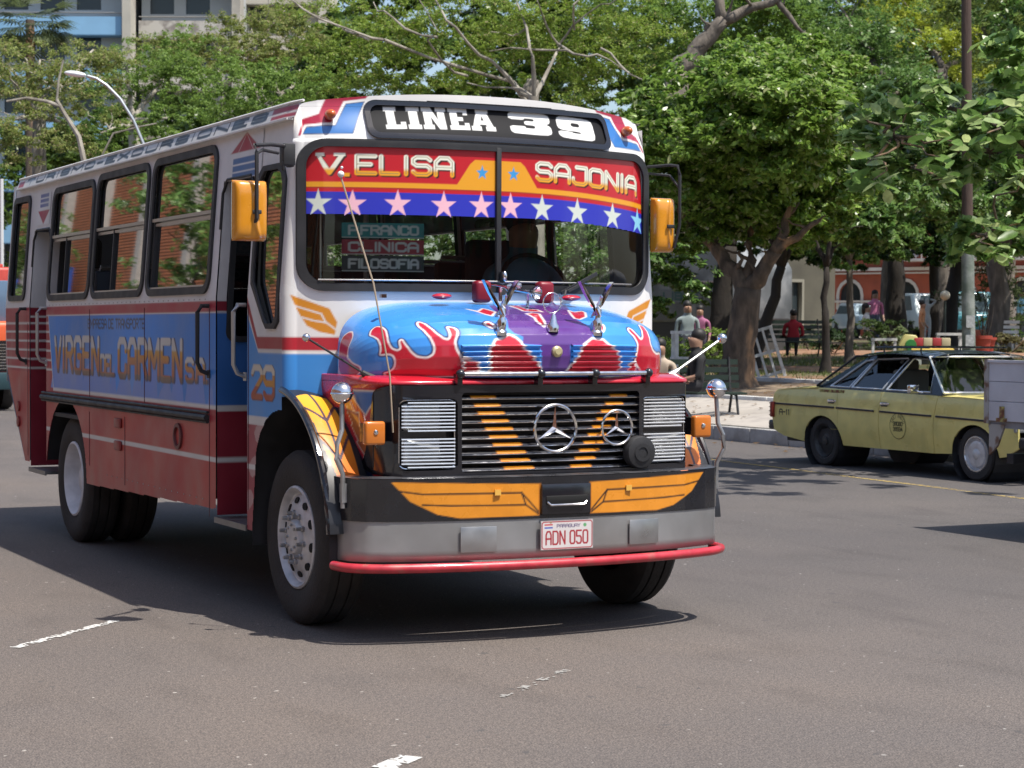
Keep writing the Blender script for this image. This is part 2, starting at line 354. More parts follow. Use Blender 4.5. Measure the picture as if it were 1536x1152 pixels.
# sign box
def fmapF(off): return lambda a, b, c: (a, float(yF(a, b))-off-c, b)
cutx = [('a', v) for v in np.arange(-1.1, 1.11, .1)]
sgO = [(a, b-.028*(a/.8)**2) for a, b in rrect(-.765, 2.752, .80, 2.972, .06, 6)]; sgI = [(a, b-.028*(a/.8)**2) for a, b in rrect(-.735, 2.782, .77, 2.942, .045, 6)]
plate('sign_frame', sgO, [sgI], .022, fmapF(.004), BLACK, BUS, cutx)
SLAB = {'L': ([(0,0),(10,0),(10,5),(7.6,5),(7.6,3),(5,3),(5,13),(6,13),(6,16),(0,16),(0,13),(1,13),(1,3),(0,3)],[]),
 'I': ([(0,0),(6,0),(6,3),(5,3),(5,13),(6,13),(6,16),(0,16),(0,13),(1,13),(1,3),(0,3)],[]),
 'N': ([(0,0),(6,0),(6,3),(5,3),(5,9.5),(9,0),(13,0),(13,13),(14,13),(14,16),(8,16),(8,13),(9,13),(9,6.5),(5.2,16),(0,16),(0,13),(1,13),(1,3),(0,3)],[]),
 'E': ([(0,0),(11,0),(11,5),(8.6,5),(8.6,3),(5,3),(5,6.7),(8,6.7),(8,9.3),(5,9.3),(5,13),(8.4,13),(8.4,11),(10.8,11),(10.8,16),(0,16),(0,13),(1,13),(1,3),(0,3)],[]),
 'A': ([(0,0),(5.6,0),(5.6,3),(4.8,3),(5.2,4.6),(8.8,4.6),(9.2,3),(8.4,3),(8.4,0),(14,0),(14,3),(13,3),(10.2,13),(11,13),(11,16),(3.6,16),(3.6,13),(4,13),(1,3),(0,3)],[[(6,7.4),(8,7.4),(7,11.2)]]),
 '3': ([(1.5,0),(15,0),(17.5,1.6),(17.5,6.4),(15.6,8),(17.5,9.6),(17.5,14.4),(15,16),(2,16),(0,14.4),(0,10.4),(6.4,10.4),(6.4,11.6),(10.6,11.6),(10.6,9.5),(6.4,9.5),(6.4,6.8),(10.6,6.8),(10.6,4.2),(6.4,4.2),(6.4,5.6),(0,5.6),(0,1.6)],[]),
 '9': ([(2,0),(14.5,0),(17,1.8),(17,14.2),(14.5,16),(2,16),(0,14.2),(0,7.4),(2,5.8),(10.4,5.8),(10.4,4.2),(6.4,4.2),(6.4,5),(0,5),(0,1.8)],[[(6.4,9),(10.4,9),(10.4,12),(6.4,12)]])}
def sign_cols(A, B):
    p = Paint(A, B, (.012,.012,.014), .005)
    x = -.655
    for c, wd in (('L',.115),('I',.075),('N',.145),('E',.12),('A',.15)):
        P, H = SLAB[c]; mw = max(q[0] for q in P)
        f = lambda q: (x+q[0]/mw*wd, 2.797+q[1]/16*.128-.02*((x+q[0]/mw*wd)/.8)**2)
        p.poly([f(q) for q in P], (.78,.78,.76)); [p.poly([f(q) for q in h], (.012,.012,.014)) for h in H]
        x += wd+.013
    for c, x0 in (('3', .10), ('9', .425)):
        P, H = SLAB[c]; f = lambda q: (x0+q[0]/17.5*.275, 2.793+q[1]/16*.132-.028*((x0+q[0]/17.5*.275)/.8)**2)
        P = smooth_poly(P, 1); p.poly([f(q) for q in P], (.78,.78,.76)); [p.poly([f(q) for q in smooth_poly(h, 1)], (.012,.012,.014)) for h in H]
    return p.C
grid('line_sign', np.arange(-.76, .80, .004), np.arange(2.745, 2.96, .004), fsurf(.006), mat('sign_board', attr=True, rough=.6, spec=.15), BUS, keep=lambda a, b: poly_sd(a, b+.028*(a/.8)**2, rrect(-.755,2.762,.79,2.962,.06,5)) < 0, colors=sign_cols)
# windshield
plate('windshield_seal', wsO, [wsI], .022, fmapF(-.004), RUBBER, BUS, cutx)
mb = MB(); mb.tube([(a, float(yF(a, b))-.020, b) for a, b in [(x_, 1.935) for x_ in np.arange(-1.03, 1.04, .1)]], .005, 5); mb.build('seal_strip', ALU, BUS, True)
for a0, a1 in ((-1.11, -.012), (.012, 1.11)):
    grid('windshield_pane', np.linspace(a0, a1, 24), np.linspace(1.89, 2.70, 3), fsurf(-.008), WSGLASS, BUS)
mb = MB(); mb.box((0, -.556, 2.30), (.032, .03, .80)); mb.build('windshield_divider', RUBBER, BUS, bevel=.006)
def drop(x): return .05*np.maximum(0, x)**2
def banner_cols(A, B):
    B = B+drop(A); p = Paint(A, B, (.028,.035,.42), .005); red = (.50,.012,.02); og = (.75,.33,.02)
    p.rect(-1.2, 2.427, 1.2, 2.8, red); p.rect(-1.2, 2.452, 1.2, 2.482, og)
    for s in (-1, 1):
        p.poly([(s*.0, 2.46), (s*.0, 2.625), (s*.145, 2.625), (s*.175, 2.60), (s*.255, 2.482), (s*.31, 2.46)], og)
        p.poly(star((s*.1, 2.553), .042, sx=.95), (.05,.30,.62))
    p.rect(-1.2, 2.447, 1.2, 2.453, (.3,.03,.02))
    def grad(a, b): 
        t = np.clip((b-2.545)/.02, 0, 1)[..., None]; return np.array((.80,.36,.02))*(1-t)+np.array((.80,.80,.66))*t
    sh = (.05,.012,.012)
    for dx, dz, c, w in ((.008, -.008, sh, .026), (0, 0, grad, .0245)):
        p.rect(-1.052+dx, 2.625+dz, -.995+dx, 2.643+dz, c); p.rect(-.945+dx, 2.625+dz, -.885+dx, 2.643+dz, c)
        p.text('V', -1.03+dx, -.905+dx, 2.520+dz, 2.640+dz, w, c)
        p.rect(-.895+dx, 2.512+dz, -.862+dx, 2.532+dz, c)
        p.text('ELISA', -.825+dx, -.285+dx, 2.520+dz, 2.640+dz, w, c, gap=.33)
        p.text('SAJONIA', .255+dx, 1.03+dx, 2.520+dz, 2.640+dz, w, c, gap=.30)
    for c_, x0, x1 in (('ELISA', -.825, -.285), ('SAJONIA', .255, 1.03)): p.text(c_, x0, x1, 2.530, 2.632, .004, (.25,.2,.1), gap=.33 if c_[0] == 'E' else .30)
    for i, (x, z) in enumerate([(-1.03,2.362),(-.847,2.358),(-.601,2.362),(-.335,2.36),(-.105,2.364),(.081,2.366),(.29,2.366),(.54,2.366),(.817,2.372),(1.05,2.372)]):
        p.poly(star((x, z), .082, inner=.38, sx=.95), (.62,.66,.58) if i in (0, 6, 7, 8) else ((.85,.48,.55) if i < 6 else (.25,.6,.8)))
    return p.C
grid('windshield_banner', np.arange(-1.11, 1.111, .005), np.arange(2.24, 2.69, .0045), fsurf(.003), mat('banner_vinyl', attr=True, rough=.35, coat=.3), BUS,
     keep=lambda a, b: (np.abs(a) > .012) & (((b+drop(a)) > 2.305) | (np.min([poly_sd(a, b+drop(a), star((x, z), .082, inner=.38, sx=.95)) for x, z in [(-1.03,2.362),(-.847,2.358),(-.601,2.362),(-.335,2.36),(-.105,2.364),(.081,2.366),(.29,2.366),(.54,2.366),(.817,2.372),(1.05,2.372)]], 0) < 0)), colors=banner_cols)
for i, (t_, c_, tc) in enumerate((('P.FRANCO', (.07,.38,.38), (.85,.85,.8)), ('CLINICA', (.55,.07,.10), (.85,.85,.8)), ('FILOSOFIA', (.08,.10,.10), (.85,.85,.8)))):
    z1 = 2.262-.094*i
    def bc(A, B, t_=t_, c_=c_, tc=tc, z1=z1): 
        p = Paint(A, B, c_, .005); p.rect(-.9, z1-.09, -.3, z1-.084, tc); return p.text(t_, -.85, -.47, z1-.074, z1-.016, .0125, (.95,.95,.92)).C
    grid('route_board', np.arange(-.89, -.43, .005), np.arange(z1-.09, z1, .0045), fsurf(-.036), DECAL, BUS, colors=bc)
# marker lights, wipers
for s in (-1, 1):
    mb = MB(); x = s*.955; y = float(yF(x, 2.85)); mb.ball((x, y-.035, 2.858), .036, 8, sc=(.8, 1.5, .85)); mb.build('marker_light', mat('red_lens', (.48,.10,.015), .3, coat=.5), BUS, True)
mb = MB(); mb.tube([(.40, -.62, 1.855), (.42, -.60, 1.89)], .008); mb.bar((.40,-.58,1.875), (.68,-.50,1.995), .012, .02); mb.bar((.43,-.60,1.885), (.55,-.575,1.935), .018, .014); mb.build('wiper', DARK, BUS)
mb = MB(); mb.bar((.01,-.60,1.86), (.01,-.59,1.99), .02, .03); mb.build('wiper', DARK, BUS); mb = MB(); mb.ball((.012,-.62,1.965), .014, 6, sc=(1,1,2.2)); mb.build('washer_nozzle', CHROME, BUS, True)
# hood --------------------------------------------------------------
HP = np.array([(-1.20,1.405),(-1.235,1.45),(-1.25,1.52),(-1.245,1.585),(-1.225,1.635),(-1.185,1.675),(-1.12,1.71),(-1.0,1.745),(-.85,1.775),(-.7,1.80),(-.5,1.825),(-.40,1.83)])
HD = np.r_[0, np.cumsum(np.hypot(*np.diff(HP, axis=0).T))]; HL = HD[-2]
def hood(u, t, out=0.):
    d = HD/HL; py = np.interp(t, d, HP[:,0]); pz = np.interp(t, d, HP[:,1]); a = np.abs(u)
    k = np.clip(1-a**2.6, 0, 1)**(1/2.6); k3 = np.clip(1-a**4, 0, 1)**.25
    return u*.96, -.5+(py+.5)*k-out, 1.40+(pz-1.40)*k3
def ua(u): return math.asin(max(-1, min(1, u)))/(math.pi/2)*1.25
def AP(P): return [(ua(q[0]), q[1]*.98) for q in P]
HOODART = dict(
 mainflame=[(-0.883,0.0),(-0.9,0.034),(-0.881,0.044),(-0.862,0.072),(-0.859,0.112),(-0.867,0.152),(-0.884,0.168),(-0.918,0.17),(-0.912,0.21),(-0.912,0.269),(-0.916,0.325),(-0.932,0.409),(-0.916,0.489),(-0.888,0.529),(-0.871,0.477),(-0.869,0.405),(-0.883,0.257),(-0.873,0.206),(-0.853,0.184),(-0.836,0.192),(-0.84,0.244),(-0.827,0.257),(-0.815,0.216),(-0.792,0.164),(-0.766,0.134),(-0.721,0.124),(-0.691,0.144),(-0.684,0.174),(-0.691,0.216),(-0.714,0.285),(-0.733,0.367),(-0.711,0.433),(-0.697,0.397),(-0.671,0.287),(-0.639,0.234),(-0.609,0.224),(-0.595,0.257),(-0.598,0.327),(-0.558,0.303),(-0.55,0.269),(-0.581,0.208),(-0.573,0.164),(-0.547,0.122),(-0.529,0.042),(-0.517,0.0)],
 leftflame=[(-0.955,0.76),(-0.968,0.62),(-0.99,0.5),(-0.9955,0.3),(-0.99,0.17),(-0.972,0.1),(-0.974,0.045),(-0.985,0.0),(-1,-0.02),(-1.0,0.9),(-0.985,0.95)],
 centL=[(-0.399,0.156),(-0.354,0.218),(-0.324,0.222),(-0.271,0.248),(-0.23,0.228),(-0.203,0.202),(-0.2,0.178),(-0.079,0.06),(-0.068,0.026),(-0.386,0.028)],
 redlow=[(-0.538,0.116),(-0.459,0.092),(-0.444,0.028),(-0.535,0.028)],
 smallL=[(-0.347,0.657),(-0.304,0.589),(-0.237,0.673),(-0.206,0.569),(-0.278,0.467),(-0.304,0.501),(-0.314,0.569)],
 drop=[(-0.38,0.343),(-0.354,0.367),(-0.334,0.345),(-0.331,0.301),(-0.354,0.295),(-0.377,0.317)],
 midbolt=[(-0.037,0.521),(-0.026,0.435),(-0.047,0.373),(-0.03,0.307),(-0.009,0.331),(0.033,0.473),(0.051,0.525),(0.019,0.551)],
 midbolt2=[(-0.012,0.772),(-0.009,0.693),(-0.012,0.599),(0.103,0.579),(0.103,0.643),(0.047,0.669),(0.054,0.79)],
 purple=[(-0.145,0.78),(-0.206,0.569),(-0.257,0.465),(-0.206,0.437),(-0.257,0.295),(-0.234,0.255),(-0.186,0.232),(-0.2,0.192),(-0.092,0.184),(-0.068,0.026),(0.075,0.026),(0.106,0.08),(0.103,0.184),(0.179,0.184),(0.264,0.228),(0.271,0.297),(0.234,0.393),(0.314,0.631),(0.431,0.894)],
 centR=[(0.082,0.03),(0.11,0.074),(0.148,0.118),(0.186,0.184),(0.257,0.226),(0.334,0.218),(0.373,0.184),(0.421,0.156),(0.444,0.108),(0.456,0.064),(0.437,0.028)],
 rlow=[(0.529,0.034),(0.523,0.078),(0.573,0.094),(0.595,0.032)],
 smallR=[(0.311,0.641),(0.321,0.589),(0.399,0.629),(0.399,0.587),(0.334,0.465),(0.261,0.411),(0.234,0.427),(0.251,0.497)],
 dropR=[(0.364,0.345),(0.386,0.339),(0.37,0.293),(0.344,0.265),(0.334,0.285)],
 rflame=[(0.564,0.094),(0.595,0.168),(0.598,0.21),(0.544,0.287),(0.57,0.319),(0.59,0.291),(0.626,0.23),(0.653,0.236),(0.681,0.313),(0.697,0.387),(0.74,0.375),(0.731,0.289),(0.724,0.208),(0.747,0.168),(0.792,0.15),(0.834,0.16),(0.855,0.158),(0.909,0.0),(0.684,0.0)],
)
def hood_cols(A, B):
    red = (.52,.015,.035); blu = (.05,.27,.72); pur = (.10,.035,.22); wl = (.80,.74,.72)
    p = Paint(A, B, blu, .006); a = HOODART
    p.poly(AP(a['purple']), pur)
    for k in ('centL', 'centR', 'mainflame', 'rflame', 'leftflame', 'redlow', 'rlow', 'drop', 'dropR', 'smallL', 'smallR', 'midbolt', 'midbolt2'):
        P = AP(a[k]); P = smooth_poly(P, 2) if k in ('mainflame', 'rflame', 'leftflame', 'drop', 'dropR') else P
        col = (.36,.03,.10) if k == 'leftflame' else red
        p.line(P, .030, (.02,.03,.12), close=True) if k in ('mainflame', 'rflame', 'drop') else None
        p.poly(P, col, wl, .012)
    return p.C
ph = np.linspace(-1.25, 1.25, 420)
hf = lambda A, B: hood(np.sin(A/1.25*math.pi/2), B/.98)
HOODP = mat('hood_paint', attr=True, rough=.22, var=.08, vscale=4, coat=.6, bump=.12, bscale=2.5)
grid('hood', ph, np.linspace(0, 1.05, 180), hf, HOODP, BUS, colors=hood_cols)
for u0, u1, n0 in ((-.55, -.09, 0), (.11, .57, 1)):
    for i in range(5):
        b0 = .047+i*.030
        def lf(A, B, b0=b0):
            f = (B-b0)/.022; x, y, z = hood(np.sin(A/1.25*math.pi/2), B/.98); o = np.where(f < .12, .0, np.where(f < .5, .024, .024*(1-f)/.5)).clip(0); return x, y-o-.001, z+.3*o*(f < .5)
        grid('louver', np.linspace(ua(u0), ua(u1), 60), b0+np.array([0,.11,.13,.35,.5,.75,1.0])*.022, lf, HOODP, BUS, colors=hood_cols)
mb = MB(); c = hood(.014, .15); mb.lathe([(.0,.022),(.018,.022),(.03,.012),(.032,0)], (c[0], c[1]-.002, c[2]), (0,-1,.1)); mb.build('hood_badge', mat('brass_badge', (.55,.47,.25), .35, metal=.5), BUS, True)
# chrome bar above the grille
mb = MB(); pth = [(x, -1.285+.11*(x/.9)**2, 1.425) for x in np.linspace(-.56, .60, 9)]; mb.tube(pth, .013, 10); mb.build('chrome_rail', CHROME, BUS, True)
for x in (-.56, -.10, .24, .60):
    mb = MB(); y = -1.285+.11*(x/.9)**2; mb.ball((x, y, 1.425), .026, 8); mb.box((x, y+.03, 1.395), (.03, .05, .06)); mb.build('rail_mount', BLACK, BUS, True)
# hood ornaments: winged birds and a star on chrome sockets
for u in (-.312, .300):
    x, y, z = [float(q) for q in hood(u, .25)]; y += .0
    mb = MB(); mb.lathe([(.034,0),(.034,.02),(.024,.03),(.026,.075),(.016,.09),(.014,.11),(0,.112)], (x, y+.01, z-.005), (0,-.15,1)); mb.build('ornament_socket', CHROME, BUS, True)
    b = MB(); zz0 = z+.10; K_ = 1.22
    b.tube([(x,y-.012,zz0),(x+.004,y,zz0+.035),(x+.012,y+.005,zz0+.06),(x+.02,y,zz0+.085),(x+.018,y-.012,zz0+.105),(x+.01,y-.03,zz0+.11)], [.014,.02,.016,.009,.009,.004], 8)
    for s in (-1, 1):
        P = [(0,.02),(.03,.05),(.06,.10),(.085,.155),(.055,.12),(.03,.08),(.012,.05),(0,.0)]
        b.prism([(s*p_[0], p_[1]) for p_ in P], lambda a, c_: (x+a*K_, y+.004, zz0+c_*K_), lambda a, c_: (x+a*.96*K_, y+.016+.2*c_, zz0+c_*K_))
    b.prism([(-.012,.0),(.012,0),(.03,-.03),(-.03,-.03)], lambda a, c_: (x+a, y+.01, zz0+c_+.03), lambda a, c_: (x+a, y+.03, zz0+c_+.02)); b.build('bird_ornament', CHROME, BUS, True, auto=30)
def tristar(mb, c, r, tube=.007, tilt=0., yaw=0.):
    M = Matrix.Rotation(yaw, 3, 'Z') @ Matrix.Rotation(tilt, 3, 'X'); c = Vector(c)
    mb.tube([c+M @ Vector((r*math.cos(t), 0, r*math.sin(t))) for t in np.linspace(0, 2*math.pi, 33)], tube, 8, cap=False)
    for k in range(3):
        t = R(90+120*k); d = Vector((math.cos(t), 0, math.sin(t))); e = Vector((-d.z, 0, d.x)); w = r*.14
        vs = [c+M@(d*r*.97), c+M@(e*w), c+M@(-e*w), c+M@Vector((0,-.012,0))*1.0, c+M@Vector((0,.004,0))]
        vs[3] = c+M@Vector((0,-.014,0)); mb.add(vs, [(0,1,3),(0,3,2),(0,2,4),(0,4,1)])
x, y, z = [float(q) for q in hood(.012, .27)]
mb = MB(); mb.lathe([(.032,0),(.032,.03),(.02,.05),(.012,.085),(.004,.10)], (x, y, z), (0,-.1,1)); mb.build('ornament_socket', CHROME, BUS, True)
mb = MB(); tristar(mb, (x, y+.01, z+.155), .055, .0035); mb.build('star_ornament', CHROME, BUS, True, auto=30)
# horns on the cowl
for x in (-.155, .245):
    mb = MB(); mb.box((x, -.66, 1.875), (.098, .08, .125)); mb.build('horn_cover', mat('maroon_paint', (.20,.008,.02), .4), BUS, bevel=.022, seg=3)
for (x, y, z, r_, L_) in ((.095, -.86, 1.868, .042, .22), (-.045, -.80, 1.90, .028, .14), (.03, -.76, 1.91, .024, .16)):
    mb = MB(); mb.lathe([(r_,0),(r_*.9,.012),(r_*.55,.03),(r_*.3,.06),(r_*.2,L_)], (x, y, z), (-.35,.9,.12)); mb.lathe([(r_*.86,.003),(0,.05)], (x, y, z), (-.35,.9,.12)); mb.box((x-.02, y+.08, z-.04), (.015,.015,.08)); mb.build('trumpet_horn', CHROME, BUS, True)
for x, s in ((-.42, 1), (.40, -1)):
    mb = MB(); mb.ball((x, -.70, 1.845), .04, 6, sc=(1.5,1.2,.45)); mb.build('hood_hinge', mat('red_gloss', (.45,.02,.04), .25, coat=.5), BUS, True)
# red nose shell -----------------------------------------------------
NP_ = np.array([(-1.085,.86),(-1.09,1.0),(-1.095,1.345),(-1.205,1.368),(-1.20,1.385),(-1.165,1.404),(-1.10,1.412),(-.9,1.415),(-.35,1.415)])
ND = np.r_[0, np.cumsum(np.hypot(*np.diff(NP_, axis=0).T))]
def nose(u, s):
    py = np.interp(s, ND, NP_[:,0]); pz = np.interp(s, ND, NP_[:,1]); a = np.abs(u); k = np.clip(1-a**8, 0, 1)**(1/8)
    return u*(1.005-.05*np.clip((1.34-pz)/.45, 0, 1)), -.33+(py+.33)*k*(1-.03*a*a), pz-.012*(1-k)*(pz > 1.38)
def nose_cols(A, B):
    U = np.sin(A/1.35*math.pi/2); X, Y, Z = nose(U, B); sd_ = np.abs(U) > .90
    p = Paint(np.where(sd_, Y, 5.), Z, (.50,.014,.03), .005); wl = (.7,.6,.5)
    p.poly([(-.33,1.30),(-.52,1.30),(-.72,1.10),(-.95,.86),(-.33,.86)], (.012,.02,.06))
    p.poly([(-.76,1.330),(-1.03,1.330),(-.92,1.20)], (.03,.13,.38), wl, .009)
    p.line([(-1.0,1.30),(-1.0,.90)], .008, wl); p.line([(-.74,1.32),(-.90,1.10)], .007, wl)
    z = [(-.66,1.31),(-.72,1.235),(-.70,1.225),(-.77,1.15),(-.75,1.14),(-.82,1.06),(-.80,1.05),(-.88,.98),(-.86,.97),(-.92,.90),(-1.0,.90),(-1.0,.96),(-.95,.98),(-.96,1.05),(-.90,1.06),(-.91,1.13),(-.85,1.14),(-.86,1.21),(-.79,1.22),(-.72,1.32)]
    p.poly(z, (.30,.10,.04), wl, .007)
    return p.C
nf = lambda A, B: nose(np.sin(A/1.35*math.pi/2), B)
UA = np.linspace(-1.35, 1.35, 420)
grid('nose_shell', UA, np.concatenate([np.arange(0, .62, .008), np.linspace(.62, ND[-1], 8)]), nf, HOODP, BUS, colors=nose_cols)
# black housing with the two headlight openings and the grille opening
def yH(x): a = abs(x); return -1.235+.06*(a/.9)**2+.20*min(1, max(0, (a-.85)/.10))**2
hO = rrect(-.955, .872, .955, 1.365, .06, 5)
hholes = [rrect(-.885, .915, -.565, 1.295, .04, 4), rrect(-.545, .90, .545, 1.325, .02, 3), rrect(.565, .915, .885, 1.295, .04, 4)]
plate('grille_housing', hO, hholes, .09, lambda a, b, c: (a*(1 if abs(a) < .95 else 1), yH(a)-.018+c*(1 if abs(a) < .9 else 2.2), b), BLACK, BUS, [('a', v) for v in list(np.arange(-.8, .81, .1))+[-.95,-.93,-.91,-.89,-.87,.87,.89,.91,.93,.95]]+[('b', .89), ('b', 1.345)], smooth=True)
mb = MB(); mb.box((0, -1.125, 1.11), (1.80, .02, .48)); mb.build('grille_back', mat('grille_black', (.008,.008,.01), .5), BUS)
for i in range(10):
    z = 1.300-.0425*i
    def sc(A, B, z=z):
        p = Paint(A, 0*A+z, (.010,.010,.013), .01); og = (.72,.25,.01)
        p.poly([(-.50,1.33),(-.36,1.33),(-.09,.88),(-.27,.88)], og); p.poly([(.48,1.31),(.37,1.31),(.09,.88),(.22,.88)], og); return p.C
    o = grid('grille_slat', np.linspace(-.545, .545, 120), np.linspace(0, 1, 6), lambda A, B, z=z: (A, -1.235+.06*(A/.9)**2+.035*B**2+.0, z-.010+.020*np.sin(B*math.pi*.55)), mat('slat_paint', attr=True, rough=.2, coat=.6), BUS, colors=sc)
    mb = MB(); mb.tube([(a, -1.241+.06*(a/.9)**2, z-.010) for a in np.linspace(-.545, .545, 12)], .0032, 5); mb.build('chrome_edge', CHROME, o, True)
mb = MB(); tristar(mb, (0, -1.262, 1.128), .127, .0095); mb.build('star_emblem', CHROME, BUS, True, auto=30)
mb = MB(); tristar(mb, (.385, -1.262, 1.125), .095, .0075); mb.build('star_emblem', CHROME, BUS, True, auto=30)
mb = MB(); mb.lathe([(0,.02),(.05,.022),(.085,.014),(.092,0),(.092,-.04)], (.53, -1.275, .985), (0,-1,0)); mb.lathe([(.03,.026),(.05,.026)], (.53,-1.275,.985), (0,-1,0)); mb.build('fog_lamp_cover', RUBBER, BUS, True)
for s in (-1, 1):
    h = MB(); h.box((s*.725, -1.14, 1.105), (.31, .03, .37)); ho = h.build('headlight', BLACK, BUS)
    for zc in (1.20, 1.01):
        mb = MB(); mb.box((s*(.725-.03*-1), -1.165, zc), (.22, .04, .145)); mb.build('lens', mat('lamp_lens', (.30,.31,.31), .3, metal=.3, bump=.3, bscale=30), ho, bevel=.03, seg=3)
    g = MB(); g.tube([(s*a, yH(a)+.004, b) for a, b in rrect(.575, .925, .878, 1.288, .03, 3)]+[(s*.878, yH(.878)+.004, 1.25)], .004, 5); go = g.build('headlight_guard', CHROME, BUS, True)
    for half in (0, 1):
        for i in range(9):
            z = (1.125 if half == 0 else .932)+i*.0185
            inset = .03 if (half == 0 and i > 7) or (half == 1 and i < 1) or (half == 0 and i < 1) else .0
            mb = MB(); mb.tube([(s*a, yH(a)-.010, z) for a in np.linspace(.580, .872-inset, 5)], .0050, 5); mb.build('bar', BTRIM, go, True)
# turn signals
for s in (-1, 1):
    mb = MB(); mb.box((s*1.01, -1.135, 1.115), (.115, .05, .125)); o = mb.build('turn_signal', ORANGEP, BUS, bevel=.014, seg=3)
    mb = MB(); mb.box((s*1.0, -1.07, 1.115), (.09, .09, .10)); mb.build('lamp_base', BLACK, o)
    mb = MB(); mb.lathe([(0,.006),(.012,.004),(.014,0)], (s*1.01, -1.161, 1.12), (0,-1,0), 10); mb.build('reflector', CHROME, o, True)
# bumper -------------------------------------------------------------
BP = [(-1.15,-.70),(-1.152,-.9),(-1.148,-1.02),(-1.125,-1.11),(-1.07,-1.18),(-.97,-1.235),(-.8,-1.29),(-.55,-1.34),(-.3,-1.37),(0,-1.382)]
BP = np.array(BP+[(-a, b) for a, b in BP[-2::-1]]); BS = np.r_[0, np.cumsum(np.hypot(*np.diff(BP, axis=0).T))]; BS -= BS[-1]/2
def bpath(s, o=0.): return np.interp(s, BS, BP[:,0])*(1+o/1.15), np.interp(s, BS, BP[:,1])-o
def bump_cols(A, B):
    p = Paint(np.interp(A, BS, BP[:,0]), B, (.012,.012,.015), .005); og = (.70,.26,.02); bk = (.015,.012,.012)
    for s in (-1, 1):
        p.poly([(s*a, b) for a, b in [(.955,.862),(.150,.840),(.150,.672),(.60,.668),(.72,.69),(.86,.76)]], og)
        for L_ in ([(.92,.815),(.80,.798),(.26,.795),(.15,.68)], [(.80,.742),(.65,.735),(.235,.73)], [(.26,.795),(.235,.73),(.15,.672)]): p.line([(s*a, b) for a, b in L_], .009, bk)
        p.line([(s*.158,.838),(s*.158,.672)], .006, (.4,.12,.01))
    return p.C
sA = np.linspace(BS[0]+.22, BS[-1]-.22, 380)
grid('bumper', sA, np.arange(.655, .8801, .006), lambda A, B: (bpath(A, .004)[0], bpath(A, .004)[1]+.0*B, B), mat('bumper_paint', attr=True, rough=.25, var=.08, coat=.5), BUS, colors=bump_cols)
grid('bumper_skirt', sA[::4], np.array([.44,.445,.50,.60,.655]), lambda A, B: (bpath(A)[0]*(1-.0*B), bpath(A)[1]+.03*(B < .443), B), mat('brushed_steel', (.34,.34,.34), .42, metal=.6, var=.10, vscale=3, col2=(.26,.24,.22), c2scale=2, c2lo=.45, c2hi=.9), BUS)
grid('bumper_top', sA[::4], np.array([0., .012, .10]), lambda A, B: (bpath(A, .004)[0]*(1-B*.8), bpath(A, .004)[1]+B, .880+.004*(B > .005)+0*A), mat('worn_bumper_edge', (.10,.10,.11), .3, metal=.6, var=.3), BUS)
mb = MB(); mb.tube([(bpath(s, .03)[0], bpath(s, .03)[1]+.01, .412) for s in np.linspace(BS[0]+.27, BS[-1]-.27, 40)], .025, 12); mb.build('bumper_tube', mat('scuffed_red_tube', (.46,.03,.045), .35, var=.2, vscale=10, coat=.3, col2=(.35,.08,.07), c2scale=12, c2lo=.55, c2hi=.7), BUS, True)
mb = MB(); mb.box((0, -1.388, .755), (.30, .02, .165)); o = mb.build('tow_panel', BLACK, BUS, bevel=.008)
mb = MB(); mb.box((0, -1.399, .752), (.255, .012, .045)); mb.build('slot_shade', mat('hole_shade_black', (.003,.003,.003), .8), o, bevel=.012)  # near-black bar on the panel stands in for the shaded slot
mb = MB(); mb.tube([(-.12,-1.402,.742),(-.10,-1.408,.725),(.10,-1.408,.725),(.12,-1.402,.742)], .006, 6); mb.build('lip', CHROME, o, True)
for s in (-1, 1):
    mb = MB(); mb.box((s*.505, bpath(s*.50)[1]-.010+.0, .555), (.20, .006, .135), rot=-s*.13*-1); mb.build('bumper_plate', mat('steel_patch', (.40,.40,.40), .35, metal=.8, var=.1), BUS, bevel=.002)
    mb = MB(); mb.box((s*.40, bpath(s*.40)[1]-.012, .80), (.035, .008, .03)); mb.build('bumper_clip', mat('amber_clip', (.7,.4,.08), .3), BUS)
def plate_cols(A, B):
    p = Paint(A, B, (.62,.58,.57), .003); r = (.34,.02,.03)
    p.line(rrect(-.152,.492,.152,.635,.012,3), .006, r, close=True)
    p.text('ADN', -.128, -.014, .510, .588, .0095, r, gap=.42); p.text('050', .018, .125, .510, .588, .0095, r, gap=.42)
    p.text('PARAGUAY', -.062, .078, .602, .622, .0045, (.15,.12,.2)); p.rect(-.138,.616,-.088,.624,(.5,.05,.06)); p.rect(-.138,.600,-.088,.608,(.03,.08,.4))
    p.disc((.108,.613), .010, (.12,.35,.15)); p.disc((-.10,.632), .006, (.3,.2,.1)); return p.C
mb = MB(); mb.box((0, -1.398, .563), (.32, .008, .158)); o = mb.build('license_plate', mat('plate_back', (.3,.28,.28), .5), BUS)
grid('plate_face', np.arange(-.157, .1571, .0025), np.arange(.487, .6401, .0025), lambda A, B: (A, 0*A-1.404, B), DECAL, o, colors=plate_cols)
